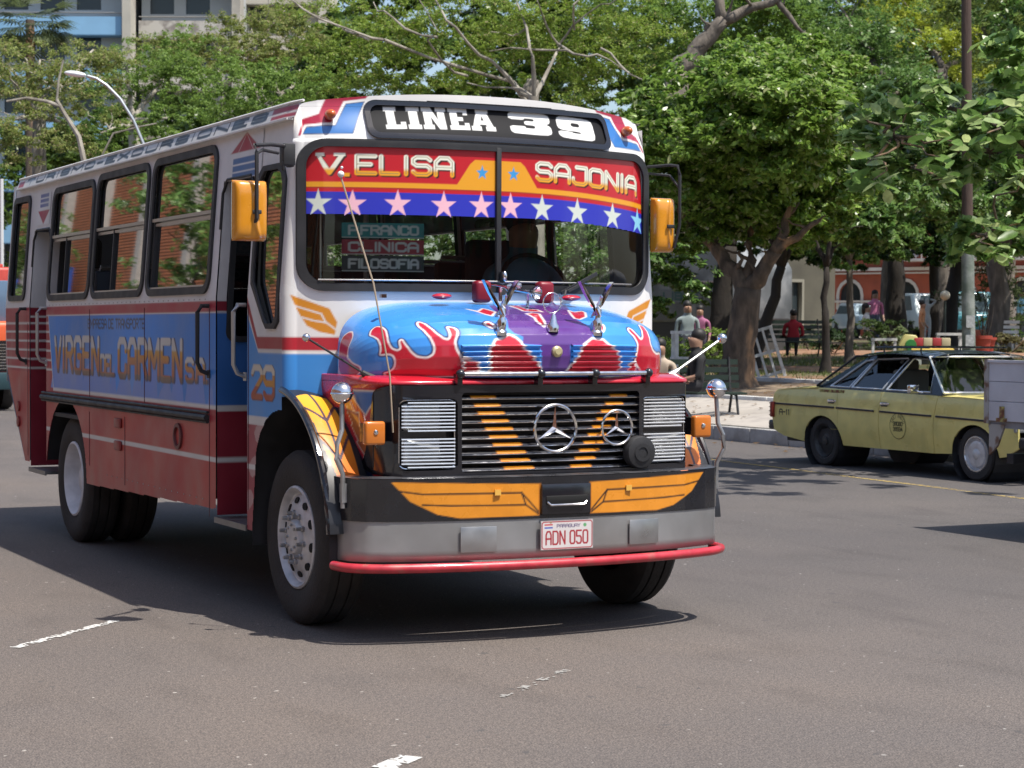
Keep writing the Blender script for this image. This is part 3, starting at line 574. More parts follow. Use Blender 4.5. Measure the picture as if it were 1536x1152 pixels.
# guide poles with chrome balls, feelers, aerials
for s in (-1, 1):
    mb = MB(); mb.tube([(s*1.155,-1.06,.72),(s*1.16,-1.07,.90),(s*1.20,-1.08,.98),(s*1.195,-1.08,1.06),(s*1.165,-1.07,1.13),(s*1.16,-1.06,1.27)], .013, 10); mb.box((s*1.15,-1.06,.80), (.035,.035,.10)); o = mb.build('guide_pole', DULLMETAL, BUS, True)
    mb = MB(); mb.ball((s*1.16,-1.06,1.325), .058, 12); mb.lathe([(.060,-.006),(.063,0),(.060,.006)], (s*1.16,-1.06,1.322)); mb.build('chrome_ball', CHROME, o, True)
    t = (s*1.30,-.90,1.615); mb = MB(); mb.tube([(s*.93,-.92,1.395),(s*.99,-.915,1.43)], [.026,.015], 8); mb.tube([(s*.97,-.915,1.42), t], .006 if s < 0 else .008, 7); o = mb.build('corner_feeler', DARK if s < 0 else DULLMETAL, BUS, True)
    mb = MB(); mb.ball(t, .022 if s < 0 else .03, 8); mb.build('feeler_ball', CHROME, o, True)
mb = MB(); mb.tube([(-.93,-1.20,1.12),(-.94,-1.18,1.42),(-1.0,-1.10,1.9),(-1.145,-1.0,2.46)], .0048, 6); o = mb.build('aerial', mat('aerial_tan', (.35,.28,.2), .4), BUS, True)
mb = MB(); mb.ball((-1.145,-1.0,2.475), .018, 8); mb.ball((-1.14,-1.0,2.51), .008, 6); mb.build('aerial_tip', mat('pearl', (.7,.7,.72), .2), o, True)
mb = MB(); mb.box((-.80,-.76,1.842), (.03,.03,.02)); mb.build('hood_catch', CHROME, BUS)
# fenders ------------------------------------------------------------
AX, AZ = -.175, .49
for s in (-1, 1):
    def ff(A, B, s=s):
        t = A/.83; r = .83+.012*np.cos((B-.09)/.09*1.5)+.03*np.clip((t-.9)/.5, 0, 1); return s*(1.215-B), AX-r*np.sin(t), AZ+r*np.cos(t)
    def fc(A, B):
        t = np.degrees(A/.83); p = Paint(t/100, B*1.0, (.012,.012,.015), .006); C = p.C
        outer = np.interp(t, [17,22,50,66], [.030,.032,.045,.085]); inn = np.interp(t, [17,66,75], [.215,.215,.15]); L = np.minimum(t-16-8*np.abs(B-.10)*2.5, 67-t)
        m = (B > outer) & (B < inn) & (L > 0)
        g = np.clip((t-20)/42, 0, 1)[..., None]; og = np.array((.72,.38,.015))*(1-g)+np.array((.68,.15,.012))*g
        C = np.where(m[..., None], og, C)
        v = np.abs(B-.118) < .006
        for tc, k in ((37, 110), (56, 120), (63, -60)): v |= (np.abs(t-tc+k*np.abs(B-.118)) < 1.1)
        return np.where((m & v)[..., None], (.05,.03,.05), C)
    grid('fender', np.radians(np.linspace(6.5, 84, 220))*.83, np.linspace(0, .25, 52), ff, mat('fender_paint', attr=True, rough=.42, coat=.08), BUS, colors=fc)
    mb = MB(); mb.tube([(s*1.205, AX-.835*math.sin(t), AZ+.835*math.cos(t)) for t in np.radians(np.linspace(6.5, 84, 24))], .020, 8); mb.build('fender_lip', BLACK, BUS, True)
    wp_ = np.array([(.25,.40),(.245,.60),(.19,.97),(.02,1.17),(-.16,1.26)]+[(AX-.80*math.sin(t), AZ+.80*math.cos(t)) for t in np.radians(np.linspace(8, 95, 14))])
    grid('wheel_well', np.arange(len(wp_)), np.array([0,.3,.62]), lambda A, B, s=s, w_=wp_: (s*(1.195-B), w_[A.astype(int),0], w_[A.astype(int),1]), DARK, BUS)
# ------------------------------------------------------------------ bus sides
FD0, FD1, RD0, RD1 = .32, .90, 5.17, 5.74
WIN = [(1.03, 1.888, 2.38, 2.790, .12), (2.47, 1.888, 3.80, 2.785, .12), (3.88, 1.888, 5.13, 2.765, .12), (5.92, 1.90, 6.50, 2.76, .08)]
QWIN = [(-.215,1.70),(-.16,1.66),(-.03,1.66),(.02,1.70),(.235,1.92),(.245,2.0),(.245,2.50),(.22,2.56),(.16,2.60),(-.10,2.60),(-.17,2.57),(-.215,2.50)]
def faded(a, b): # salmon, worn below the rail
    n = (np.sin(a*3.1+b*2)+np.sin(a*7.3+1)+np.sin(b*9+a*5))/6+.5; n = n[..., None]; d_ = np.clip((.85-b)/.5, 0, 1)[..., None]*(.5+.5*np.sin(a*17+np.sin(a*5)*3))[..., None]*.35; c = np.array((.42,.065,.05))*(1-n)+np.array((.32,.03,.035))*n; return c*(1-d_)+np.array((.25,.19,.15))*d_
dull = rng.normal(size=(40, 3))
def side_cols(A, B):
    p = Paint(A, B, (.60,.59,.60), .007); W1 = (.55,.54,.52); red = (.30,.015,.03); blu = (.035,.13,.36)
    p.rect(-1, .2, 7.5, 1.772, red); p.rect(-1, .2, 7.5, 1.09, faded); p.rect(-1, 1.765, 7.5, 1.83, (.33,.025,.045)); p.rect(.3, 1.755, 5.2, 1.765, W1)
    # salmon to the rear of the panel, darker red with white stripes above
    for z in (1.70, 1.63, 1.555, 1.48, 1.405, 1.33): p.rect(4.9, z-.008, 6.62, z+.008, W1)
    p.rect(5.75, .2, 7.5, 1.30, faded)
    sc = [(.3,1.755),(5.10,1.755),(4.94,1.185),(.3,1.185)]
    p.poly(sc, lambda a, b: np.array((.035,.20,.60))*(1+.15*np.sin(a*2.3+b))[..., None])
    # chalky wear low on the blue
    for i in range(26):
        c = 1.0+3.9*abs(math.sin(i*12.9898)); w = .06+.12*abs(math.sin(i*3.7)); h = .12+.14*abs(math.sin(i*5.1))
        p.poly([(c-w,1.19),(c-w*.5,1.19+h),(c+w*.2,1.19+h*.8),(c+w,1.19)], lambda a, b: np.array((.13,.22,.54))+0*a[..., None])
    p.line([(5.10,1.76),(4.94,1.18)], .016, W1); p.rect(.3, 1.165, 4.95, 1.19, W1)
    p.rect(-.3, .842, 5.17, .872, W1)
    # red reaching through at the front of the skirt
    p.text('EMPRESA DE TRANSPORTE', 3.89, 2.42, 1.655, 1.730, .013, (.02,.02,.04), gap=.25)
    def gr(a, b, z0=1.30, z1=1.60):
        t = np.clip((b-z0)/(z1-z0), 0, 1); o = np.zeros(a.shape+(3,))
        for i, (tt, c) in enumerate(((0,(.10,.07,.07)),(.13,(.18,.10,.06)),(.16,(.36,.10,.03)),(.42,(.38,.15,.06)),(.60,(.50,.24,.01)),(.70,(.48,.26,.04)),(.74,(.5,.49,.46)),(1,(.5,.49,.47)))):
            pass
        ks = np.array([0,.13,.16,.42,.60,.69,.74,1]); cs = np.array([(.10,.07,.07),(.18,.10,.06),(.36,.10,.03),(.38,.15,.06),(.50,.22,.01),(.48,.26,.04),(.5,.49,.46),(.5,.49,.47)])
        for j in range(3): o[..., j] = np.interp(t, ks, cs[:, j])
        return o
    for dx, col in ((-.03, (.02,.03,.10)), (0, gr)):
        p.text('VIRGEN', 4.885+dx, 3.60+dx, 1.305, 1.605, .052, col, gap=.42); p.text('CARMEN', 3.06+dx, 1.60+dx, 1.300, 1.600, .052, col, gap=.42)
        g2 = (lambda a, b: gr(a, b, 1.31, 1.49)) if callable(col) else col
        p.text('DEL', 3.53+dx, 3.18+dx, 1.31, 1.475, .032, g2); p.text('S.A.', 1.50+dx, 1.10+dx, 1.31, 1.48, .036, g2)
    # front panel beside the door
    fp = [(-.4,.3),(.33,.3),(.33,2.9),(-.4,2.9)]
    p.poly(fp, (.62,.61,.60)); p.poly([(-.4,.4),(.33,.4),(.33,1.86),(.15,1.615),(-.4,1.615)], (.30,.02,.03)); p.poly([(-.4,.4),(.33,.4),(.33,1.79),(.14,1.545),(-.4,1.545)], W1)
    p.poly([(-.4,.4),(.33,.4),(.33,1.755),(.13,1.522),(-.4,1.522)], (.045,.23,.56)); p.rect(-.4,.3,.33,1.155, W1); p.rect(-.4,.3,.33,1.105, lambda a, b: np.where((np.sin(a*23+b*11)+np.sin(b*31) > .6)[..., None], (.38,.22,.22), (.27,.03,.05)))
    p.rect(-.4,.842,.33,.872, W1)
    def g3(a, b): t = np.clip((b-1.30)/.15, 0, 1)[..., None]; return np.where((b > 1.40)[..., None], (.55,.50,.40), np.where((b > 1.33)[..., None], (.45,.20,.02), (.30,.06,.02)))
    p.text('29', .235-.012, -.125-.012, 1.245, 1.455, .038, (.02,.02,.05)); p.text('29', .235, -.125, 1.25, 1.455, .038, g3)
    # grey rear quarter
    p.poly([(6.62,1.76),(6.60,1.30),(5.96,.55),(5.96,.2),(7.5,.2),(7.5,1.76)], (.22,.26,.34)); p.line([(6.63,1.77),(6.55,1.28),(5.96,.55)], .016, W1)
    return p.C
def side_keep(a, b):
    k = np.ones((a*b).shape, bool); a = a+0*b; b = b+0*a
    for w in WIN: k &= ~(poly_sd(a, b, rrect(w[0]+.02, w[1]+.02, w[2]-.02, w[3]-.02, .09, 4)) < 0)
    k &= ~(poly_sd(a, b, QWIN) < -.015)
    k &= ~((a > FD0) & (a < FD1) & (b < 2.565-.0)); k &= ~((a > RD0) & (a < RD1) & (b < 2.465))
    k &= ~(poly_sd(a, b, [(.245,.2),(.235,.48),(.165,.96),(.09,1.07),(-.0,1.14),(-.10,1.185),(-.21,1.205),(-.4,1.21),(-.4,.2)]) < 0); k &= ~((np.hypot((a-4.555)*1.0, b-.49) < .62) & (b > .3))
    k &= ~((a > 4.9) & (b < .60-.0) & (a < 5.17)); k &= ~((a > 4.62-.6) & (a < 4.62+.35) & (b < .6))
    k &= ~((a < .9) & (b < .485)); k &= ~((a > .9) & (b < .555-.02*(a-1))); k &= ~((a > 5.74) & (b < .55+(a-5.9)*1.15*(a > 5.9)))
    return k
sy = np.unique(np.round(np.concatenate([np.arange(-.258, 6.62, .010), [FD0, FD1, RD0, RD1]]), 4)); sz = np.concatenate([np.arange(.47, 1.86, .0075), np.arange(1.86, 2.875, .02), [2.88]])
grid('left_side_panel', sy, sz, lambda A, B: (xs(B)+0*A, A, B), OLDPAINT, BUS, keep=side_keep, colors=side_cols)
def emblem(y0, flip):
    def ec(A, B):
        p = Paint(A, B, (.60,.59,.60), .005); c = y0
        if flip: q = [(c-.235,2.635),(c+.265,2.635),(c,2.50)]; tri = [(c-.24,2.63),(c+.26,2.63),(c-.0,2.505)]
        for a, b in (): pass
        if not flip:
            p.poly([(c-.27,2.715),(c+.28,2.715),(c,2.83)], (.32,.02,.04), (.5,.45,.43), .006); p.line([(c,2.82),(c-.13,2.72)], .006, (.5,.4,.4)); p.line([(c,2.82),(c+.13,2.72)], .006, (.5,.4,.4))
            for z in (2.665, 2.62, 2.577): p.rect(c-.21, z-.017, c+.22, z+.017, (.04,.12,.30))
        else:
            p.poly([(c-.2,2.62),(c+.2,2.62),(c,2.505)], (.32,.02,.06), (.5,.45,.43), .006)
            for z in (2.74, 2.70, 2.66): p.rect(c-.14, z-.014, c+.14, z+.014, (.10,.12,.30))
        return p.C
    return ec
grid('arrow_emblem', np.arange(.22,.83,.008), np.arange(2.555,2.832,.005), lambda A, B: (xs(B)-.004, A, B), OLDPAINT, BUS, colors=emblem(.52, False))
grid('arrow_emblem', np.arange(5.24,5.68,.01), np.arange(2.50,2.77,.006), lambda A, B: (xs(B)-.004, A, B), OLDPAINT, BUS, colors=emblem(5.45, True))
# windows: rubber seal, sliding glass, mid rail
def smap(off): return lambda a, b, c: (float(xs(b))-off-c, a, b)
for i, (a0, b0, a1, b1, r_) in enumerate(WIN):
    root = plate('window', rrect(a0-.012, b0-.012, a1+.012, b1+.012, r_, 6), [rrect(a0+.035, b0+.035, a1-.035, b1-.035, r_*.65, 6)], .02, smap(-.004), RUBBER, BUS)
    if i < 3:
        zm = 2.385
        mb = MB(); mb.box((float(xs(zm))+.006, (a0+a1)/2, zm), (.03, a1-a0-.06, .022)); mb.box((float(xs(zm))+.014, (a0+a1)/2, zm-.03), (.02, a1-a0-.06, .02)); mb.build('sliding_rail', ALU, root)
        grid('upper_pane', [a0+.03, a1-.03], [zm, b1-.03], lambda A, B: (xs(B)+.014, A, B), TINT, root)
        w = a1-a0
        grid('lower_pane', [a0+(.03 if i != 0 else .0)+.03, a0+w*(.62 if i else .95)], [b0+.03, zm], lambda A, B: (xs(B)+.022, A, B), glass('side_glass', (.42,.44,.44), refl=.8), root)
        mb = MB(); yv = a0+w*(.64 if i else .95); mb.bar((float(xs(1.93))+.02, yv, b0+.03), (float(xs(zm))+.02, yv, zm), .02, .035); mb.build('pane_edge', RUBBER, root)
        mb = MB(); mb.box((-1.195, (a0+a1)/2, b0+.04), (.014, w-.14, .012)); mb.build('sill_strip', ALU, root)
    else:
        grid('pane', [a0+.03, a1-.03], [b0+.03, b1-.03], lambda A, B: (xs(B)+.012, A, B), TINT, root)
Qin = [(a*(.86)+.003, (b-2.13)*.935+2.13) for a, b in QWIN]
root = plate('quarter_window', [(a*1.02, b) for a, b in QWIN], [Qin], .018, smap(-.002), RUBBER, BUS)
grid('pane', [-.20, .235], [1.66, 2.59], lambda A, B: (xs(B)+.014, A, B), glass('quarter_glass', (.38,.42,.42), refl=1.2), root, keep=None)
# door leaves folded against the rear jambs, doorway shade mixed into their colours, opening trim, steps, handles
def leaf_cols(A, B):
    p = Paint(A, B, (.55,.54,.54), .006); W1 = (.5,.49,.47)
    p.rect(-2,.2,0,1.83,(.20,.012,.025)); p.rect(-2,1.16,0,1.765,(.03,.12,.36)); p.rect(-2,1.155,0,1.19,W1); p.rect(-2,1.757,0,1.767,W1); p.rect(-2,.842,0,.872,W1); return p.C
def leaf2(A, B):
    p = Paint(A, B, (.55,.54,.54), .006); W1 = (.5,.49,.47); p.rect(-2,.2,0,1.83,(.20,.012,.025))
    for z in (1.755,1.70,1.63,1.555,1.48,1.405,1.33): p.rect(-2,z-.008,0,z+.008,W1)
    return p.C
for (yj, x1, zt, lc, wx) in ((FD1-.012, -.62, 2.56, leaf_cols, -1.135), (RD1-.012, -.68, 2.46, leaf2, -.98)):
    hole = rrect(wx, 1.585 if x1 > -.65 else 1.62, x1+.04, zt-.05, .06, 5)
    o = grid('door_leaf', np.arange(-1.195, x1, .01), np.arange(.52, zt, .0075), lambda A, B, yj=yj: (A+tumble(B), yj+0*A, B), OLDPAINT, BUS, keep=lambda a, b, h=hole: ~(poly_sd(a, b, h) < 0), colors=lc)
    hi = rrect(hole[0][0] and wx+.03, (1.585 if x1 > -.65 else 1.62)+.03, x1+.01, zt-.08, .045, 5)
    plate('leaf_seal', rrect(wx-.006, (1.585 if x1 > -.65 else 1.62)-.006, x1+.046, zt-.044, .06, 5), [hi], .012, lambda a, b, c, yj=yj: (a+float(tumble(b)), yj-.003-c, b), RUBBER, o)
    grid('leaf_pane', [wx+.01, x1+.03], [1.6, zt-.06], lambda A, B, yj=yj: (A+tumble(B), yj+.004+0*A, B), glass('door_glass', (.16,.17,.18)), o)
for y0, y1, zt in ((FD0, FD1, 2.565), (RD0, RD1, 2.465)):
    mb = MB(); mb.tube([(float(xs(zt-.3)),y0,zt-.3),(float(xs(zt-.08)),y0,zt-.08),(float(xs(zt))-.0,y0+.07,zt),(float(xs(zt)),y1-.07,zt),(float(xs(zt-.08)),y1,zt-.08),(float(xs(zt-.3)),y1,zt-.3)], .010, 6); mb.build('door_trim', RUBBER, BUS, True)
    mb = MB(); mb.box((-1.03,(y0+y1)/2,.495),(.34,y1-y0,.025)); mb.box((-1.205,(y0+y1)/2,.492),(.012,y1-y0,.035)); mb.box((-.86,(y0+y1)/2,.62),(.01,y1-y0,.24)); mb.box((-.70,(y0+y1)/2,.745),(.32,y1-y0,.02)); mb.box((-.55,(y0+y1)/2,.87),(.01,y1-y0,.24)); mb.build('door_step', mat('step_steel', (.2,.2,.2), .4, metal=.6, var=.3), BUS)
for (y, c, xo) in ((FD0+.03, DULLMETAL, 0), (FD1+.13, DARK, 0), (RD1+.12, DARK, 0), (RD0-.01+.0, DULLMETAL, 0)):
    mb = MB(); z0, z1 = (1.40, 1.80) if y < 2 else (1.40, 1.82)
    mb.tube([(-1.2,y,z1),(-1.25,y-.0,z1),(-1.275,y,z1-.04),(-1.275,y,z0+.05),(-1.25,y,z0),(-1.2,y,z0-.02)], .014, 8); mb.box((-1.203,y,z0-.02),(.008,.05,.05)); mb.build('grab_handle', c, BUS, True)
# rub rail, filler cap, reflectors, panel seams, gutter
mb = MB(); mb.tube([(-1.215,1.03,1.110),(-1.215,5.27,1.110)], .020, 8); mb.tube([(-1.210,1.03,1.143),(-1.210,5.27,1.143)], .010, 6); mb.tube([(-1.210,1.03,1.083),(-1.210,5.27,1.083)], .010, 6); mb.build('rub_rail', RUBBER, BUS, True)
mb = MB(); mb.lathe([(.085,0),(.085,.016),(.062,.018),(.058,-.01),(0,-.012)], (-1.199,1.65,.965), (-1,0,0), 24); mb.build('filler_cap', mat('filler_maroon', (.12,.03,.03), .5), BUS, True)
for z in (.99, .83):
    mb = MB(); mb.box((-1.21,3.05,z),(.02,.16,.07)); mb.build('side_reflector', mat('maroon_reflector', (.22,.02,.02), .4), BUS, bevel=.01)
for z in (1.0, .87):
    mb = MB(); mb.lathe([(.045,0),(.045,.015),(0,.02)], (-1.2,6.12,z), (-1,0,0), 14); mb.build('tail_reflector', mat('maroon_reflector', (.22,.02,.02), .4), BUS, True)
for y, z_, h_ in ((2.9,.80,.48),(3.85,.84,.4),(1.02,1.15,1.3),(2.42,1.45,.7),(3.84,1.45,.7),(.30,1.2,1.2),(5.80,1.15,1.1)):
    mb = MB(); mb.box((-1.2015,y,z_),(.003,.006,h_)); mb.build('panel_seam', mat('seam_grime', (.12,.05,.05), .8), BUS)
def gut_cols(A, B):
    p = Paint(A, B, (.50,.49,.47), .007); k = (.018,.018,.02)
    p.text('TURISMO-EXCURSIONES', 6.02, .12, 2.850, 2.912, .021, k, gap=.34)
    p.rect(-.33,2.846,.03,2.868,(.3,.03,.04)); p.rect(-.33,2.880,.04,2.912,(.3,.03,.04)); p.rect(6.12,2.85,6.30,2.90,(.3,.03,.05)); return p.C
grid('gutter_lettering', np.arange(-.335, 6.36, .011), np.arange(2.838, 2.926, .006), lambda A, B: (-1.168+.42*(B-2.838)+np.clip(-.20-A, 0, 1)*.12, A, B), OLDPAINT, BUS, colors=gut_cols)
mb = MB(); mb.box((-1.150, 3.05, 2.835), (.04, 6.60, .010)); mb.tube([(-1.11,-.36,2.930),(-1.133,-.24,2.928),(-1.133,6.36,2.928)], .008, 6); mb.build('gutter', WHITE, BUS)
mb = MB(); mb.box((1.15, 3.2, 2.88), (.05, 6.2, .07)); mb.build('gutter', WHITE, BUS)
# roof
def rf(A, B):
    z = ZTOP(A)+.0*B; back = np.clip((B-5.9)/.75, 0, 1); x = np.clip(A, -1.18, 1.18)*.966
    return x, np.where(B < .01, yF(A, z), np.where(B < .1, yF(A, z)+B, B)) , z+.035*np.clip(B/1.2, 0, 1)*(1-(A/1.2)**2)-.10*back**2.5
grid('roof', xx, [0, .005, .05, .09, .3, .6, 1, 2, 3, 4, 5, 5.9, 6.1, 6.25, 6.4, 6.5], rf, WHITE, BUS)
for y in (1.6, 3.2, 4.8):
    mb = MB(); mb.box((0,y,3.06),(.5,.5,.05)); mb.build('roof_hatch', WHITE, BUS, bevel=.015)
# right side, rear, floor, seats
def rs_cols(A, B):
    p = Paint(A, B, (.60,.59,.60), .01); p.rect(-1,.2,7.5,1.83,wR); p.rect(-1,1.17,7.5,1.76,wB); return p.C
rw = [(.2,1.9,1.0,2.76,.1)]+WIN[:3]+[(5.25,1.89,6.45,2.76,.1)]
def rkeep(a, b):
    k = np.ones((a*b).shape, bool); a = a+0*b; b = b+0*a
    for w in rw: k &= ~(poly_sd(a, b, rrect(w[0]+.02, w[1]+.02, w[2]-.02, w[3]-.02, .09, 4)) < 0)
    return k & ~(np.hypot(a-AX, b-AZ) < .80) & ~(np.hypot(a-4.555, b-.49) < .62) & ~((a > 5.74) & (b < .55+(a-5.9)*1.15*(a > 5.9)))
grid('right_side_panel', np.arange(-.258, 6.62, .03), np.concatenate([np.arange(.5, 2.88, .03), [2.88]]), lambda A, B: (-xs(B)+0*A, A, B), OLDPAINT, BUS, keep=rkeep, colors=rs_cols)
for w in rw:
    root = plate('window', rrect(w[0]-.012, w[1]-.012, w[2]+.012, w[3]+.012, .1, 5), [rrect(w[0]+.035, w[1]+.035, w[2]-.035, w[3]-.035, .07, 5)], .02, lambda a, b, c: (-float(xs(b))+c-.004, a, b), RUBBER, BUS)
    mb = MB(); mb.box((1.18, (w[0]+w[2])/2, 2.385), (.03, w[2]-w[0]-.06, .022)); mb.build('sliding_rail', ALU, root)
    grid('pane', [w[0]+.03, w[2]-.03], [2.385, w[3]-.03], lambda A, B: (-xs(B)-.012, A, B), TINT, root)
plate('rear_wall', [(-1.19,1.2),(1.19,1.2),(1.19,1.85),(1.13,2.88),(.8,2.96),(-.8,2.96),(-1.13,2.88),(-1.19,1.85)], [], .03, lambda a, b, c: (a, 6.60+c-.10*max(0,(b-1.85)), b), mat('rear_grey', (.25,.28,.34), .5), BUS)  # closed without a rear window so the cabin stays dark
grid('rear_apron', [-1.19,1.19], [0,1], lambda A, B: (A, 5.95+.65*B, .55+.70*B), mat('rear_grey', (.25,.28,.34), .5), BUS)
mb = MB(); mb.box((.28,2.9,.98),(1.7,7.0,.03)); mb.box((-.9,3.05,.98),(.58,4.2,.03)); mb.build('floor', INTERIOR, BUS)
mb = MB(); mb.box((0,2.9,.62),(.8,6.4,.30)); mb.box((0,4.555,.49),(1.9,.12,.12)); mb.box((0,AX,.45),(1.9,.10,.10)); mb.box((.75,2.2,.68),(.5,1.3,.35)); mb.ball((0,4.555,.49),.2,8); mb.build('chassis', DARK, BUS)
mb = MB(); mb.box((0,3.1,2.855),(2.2,6.3,.012)); mb.build('ceiling', mat('ceiling_panel', (.22,.21,.2), .7), BUS)
mb = MB(); mb.box((0,-.10,1.72),(2.15,.34,.16)); mb.box((.5,-.12,1.82),(.6,.2,.1)); mb.build('dashboard', INTERIOR, BUS, bevel=.02)
mb = MB(); c = Vector((.52,-.02,1.93)); mb.tube([c+Vector((.22*math.cos(t),.10*math.sin(t),.19*math.sin(t))) for t in np.linspace(0,2*math.pi,25)], .014, 6, cap=False); mb.bar(c, c+Vector((0,-.2,-.25)), .03,.03); mb.bar(c-Vector((.2,0,0)), c+Vector((.2,0,0)), .02,.02); mb.build('steering_wheel', DARK, BUS, True)
k = 0
for y in (.55, 1.35, 2.15, 2.95, 3.75, 4.55, 5.6):
    for x0 in ((-.72, .62) if y > 1 else (.62,)):
        if y > 5 and x0 < 0: continue
        mb = MB(); mb.box((x0, y, 1.45), (.82, .42, .09)); mb.box((x0, y+.22, 1.78), (.82, .08, .62)); mb.box((x0,y,1.2),(.7,.06,.45)); s_ = mb.build('passenger_seat', SEATM, BUS, bevel=.03)
        mb = MB(); mb.tube([(x0-.38,y+.22,2.04),(x0-.36,y+.22,2.12),(x0+.36,y+.22,2.12),(x0+.38,y+.22,2.04)], .014, 6); mb.build('grab_rail', ALU, s_, True)
for x in (-.35, .35):
    mb = MB(); mb.tube([(x,.9,2.74),(x,6.0,2.74)], .014, 6); mb.build('ceiling_rail', ALU, BUS, True)
mb = MB(); mb.tube([(-.52,.92,.99),(-.52,.92,2.8)], .016, 6); mb.tube([(-.48,.25,.99),(-.48,.25,2.8)], .016, 6); mb.build('entrance_pole', ALU, BUS, True)
mb = MB(); mb.box((-.62,.10,1.5),(1.0,.03,.8)); mb.build('entrance_screen', INTERIOR, BUS)
mb = MB(); mb.box((.55,.25,1.5),(.5,.45,.12)); mb.box((.55,.50,1.85),(.5,.10,.75)); mb.box((.55,.3,1.2),(.3,.3,.5)); mb.build('driver_seat', SEATM, BUS, bevel=.04)
# mirrors -----------------------------------------------------------
OM = mat('orange_shell', (.62,.25,.015), .22, coat=.7, var=.06)
def mirror(cx, cy, cz, w, h, side):
    A = np.linspace(-1, 1, 15); B = np.linspace(-1, 1, 15)
    def mf(A, B):
        k = (1-np.abs(A)**5).clip(0)**.25*(1-np.abs(B)**5).clip(0)**.25; ridge = .012*np.exp(-((A-.15-.35*B*B)/.12)**2)
        return cx+A*w/2, cy-.075*k-ridge*k+.02*A*0, cz+B*h/2
    o = grid('mirror_shell', np.linspace(-1,1,41), np.linspace(-1,1,41), mf, OM, BUS)
    plate('mirror_glass', rrect(cx-w/2+.002, cz-h/2+.002, cx+w/2-.002, cz+h/2-.002, .012), [], .008, lambda a, b, c: (a, cy+.002+c, b), mat('mirror', (.8,.8,.8), .03, metal=1), o)
    mb = MB(); mb.box((cx+.02, cy-.088, cz-.01), (.05, .012, .022)); mb.build('clamp', DARK, o, bevel=.004)
    return o
mirror(-1.50, -.55, 2.295, .185, .325, -1)
mb = MB(); mb.tube([(-1.485,-.56,2.17),(-1.485,-.645,2.25),(-1.485,-.645,2.60),(-1.48,-.60,2.645),(-1.36,-.52,2.66),(-1.24,-.42,2.665)], .011, 8); mb.tube([(-1.47,-.6,2.60),(-1.42,-.55,2.625),(-1.30,-.47,2.62)], .009, 8); mb.build('mirror_arm', DARK, BUS, True)
mb = MB(); mb.box((-1.22,-.40,2.62),(.07,.07,.12)); mb.box((-1.19,-.36,2.62),(.03,.06,.13)); mb.tube([(-1.25,-.42,2.58),(-1.25,-.42,2.53)],.012,6); mb.build('mirror_bracket', DARK, BUS, bevel=.008)
mirror(1.205, -.35, 2.30, .14, .33, 1)
mb = MB(); mb.tube([(1.17,-.25,2.66),(1.25,-.38,2.665),(1.265,-.45,2.655),(1.28,-.45,2.60),(1.28,-.45,2.30),(1.26,-.42,2.16)], .010, 8); mb.tube([(1.18,-.25,2.62),(1.24,-.40,2.60),(1.28,-.45,2.52)], .008, 8); mb.build('mirror_arm', DARK, BUS, True)
# wheels --------------------------------------------------------------
def tyre_prof(w, R_):
    return [(.285,-w*.40),(.31,-w*.46),(.38,-w*.52),(.44,-w*.50),(R_-.018,-w*.44),(R_,-w*.34),(R_,-w*.17),(R_-.012,-w*.16),(R_-.012,-w*.13),(R_,-w*.12),(R_,w*.12),(R_-.012,w*.13),(R_-.012,w*.16),(R_,w*.17),(R_,w*.34),(R_-.018,w*.44),(.44,w*.50),(.38,w*.52),(.31,w*.46),(.285,w*.40)]
def wheel(x, y, steer, side, rear=False):
    q = Matrix.Rotation(steer, 3, 'Z'); ax = q @ Vector((side,0,0)); c = Vector((x, y, .49))
    mb = MB(); mb.lathe(tyre_prof(.26, .49), c, ax, 48)
    if rear: mb.lathe(tyre_prof(.26, .49), c-ax*.30, ax, 48)
    w = mb.build('wheel', TYRE, BUS, True, auto=30)
    mb = MB()
    if not rear:
        mb.lathe([(.292,.100),(.290,.118),(.278,.124),(.262,.108),(.255,.085),(.245,.080),(.235,.088),(.165,.112),(.150,.118),(.118,.118),(.112,.10),(.105,.075),(.100,.128),(.088,.14),(.06,.142),(0,.144)], c, ax, 48); o = mb.build('rim', RIM, w, True)
        for k in range(10):
            t = 2*math.pi*k/10+.2; d = q @ Vector((0, math.cos(t), math.sin(t))); p = c+ax*.103+d*.208; m2 = MB(); e = ax.cross(d); 
            ring = [p+ax*.0025+d*(.018*math.cos(a))+e*(.028*math.sin(a))+ax*(-.33*.018*math.cos(a)) for a in np.linspace(0, 2*math.pi, 13)[:-1]]
            m2.add(ring+[v-ax*.02 for v in ring], [tuple(range(12))]+[(i,(i+1)%12,12+(i+1)%12,12+i) for i in range(12)]); m2.build('vent_hole_shade', mat('hole_shade_black', (.003,.003,.003), .8), w)  # near-black patches stand in for the shade inside the vent holes
            m2 = MB(); p = c+ax*.116+d*.137; m2.lathe([(.017,0),(.017,.016),(.012,.02),(.010,.05),(0,.052)], p, ax, 8); m2.build('wheel_nut', DULLMETAL, w, True)
        for k in range(8):
            t = 2*math.pi*k/8; d = q @ Vector((0, math.cos(t), math.sin(t))); m2 = MB(); m2.lathe([(.009,0),(.009,.012),(0,.013)], c+ax*.141+d*.07, ax, 6); m2.build('hub_bolt', DULLMETAL, w)
    else:
        mb.lathe([(.292,.100),(.290,.118),(.276,.124),(.262,.105),(.250,.04),(.235,-.02),(.20,-.05),(.17,-.06),(.13,-.06),(.12,-.02),(.11,.04),(.09,.055),(0,.06)], c, ax, 48); mb.build('rim', RIMW, w, True)
        for k in range(10):
            t = 2*math.pi*k/10; d = Vector((0, math.cos(t), math.sin(t))); m2 = MB(); m2.lathe([(.016,0),(.016,.018),(.01,.03),(0,.031)], c-ax*.058+d*.152, ax, 8); m2.build('wheel_nut', DULLMETAL, w, True)
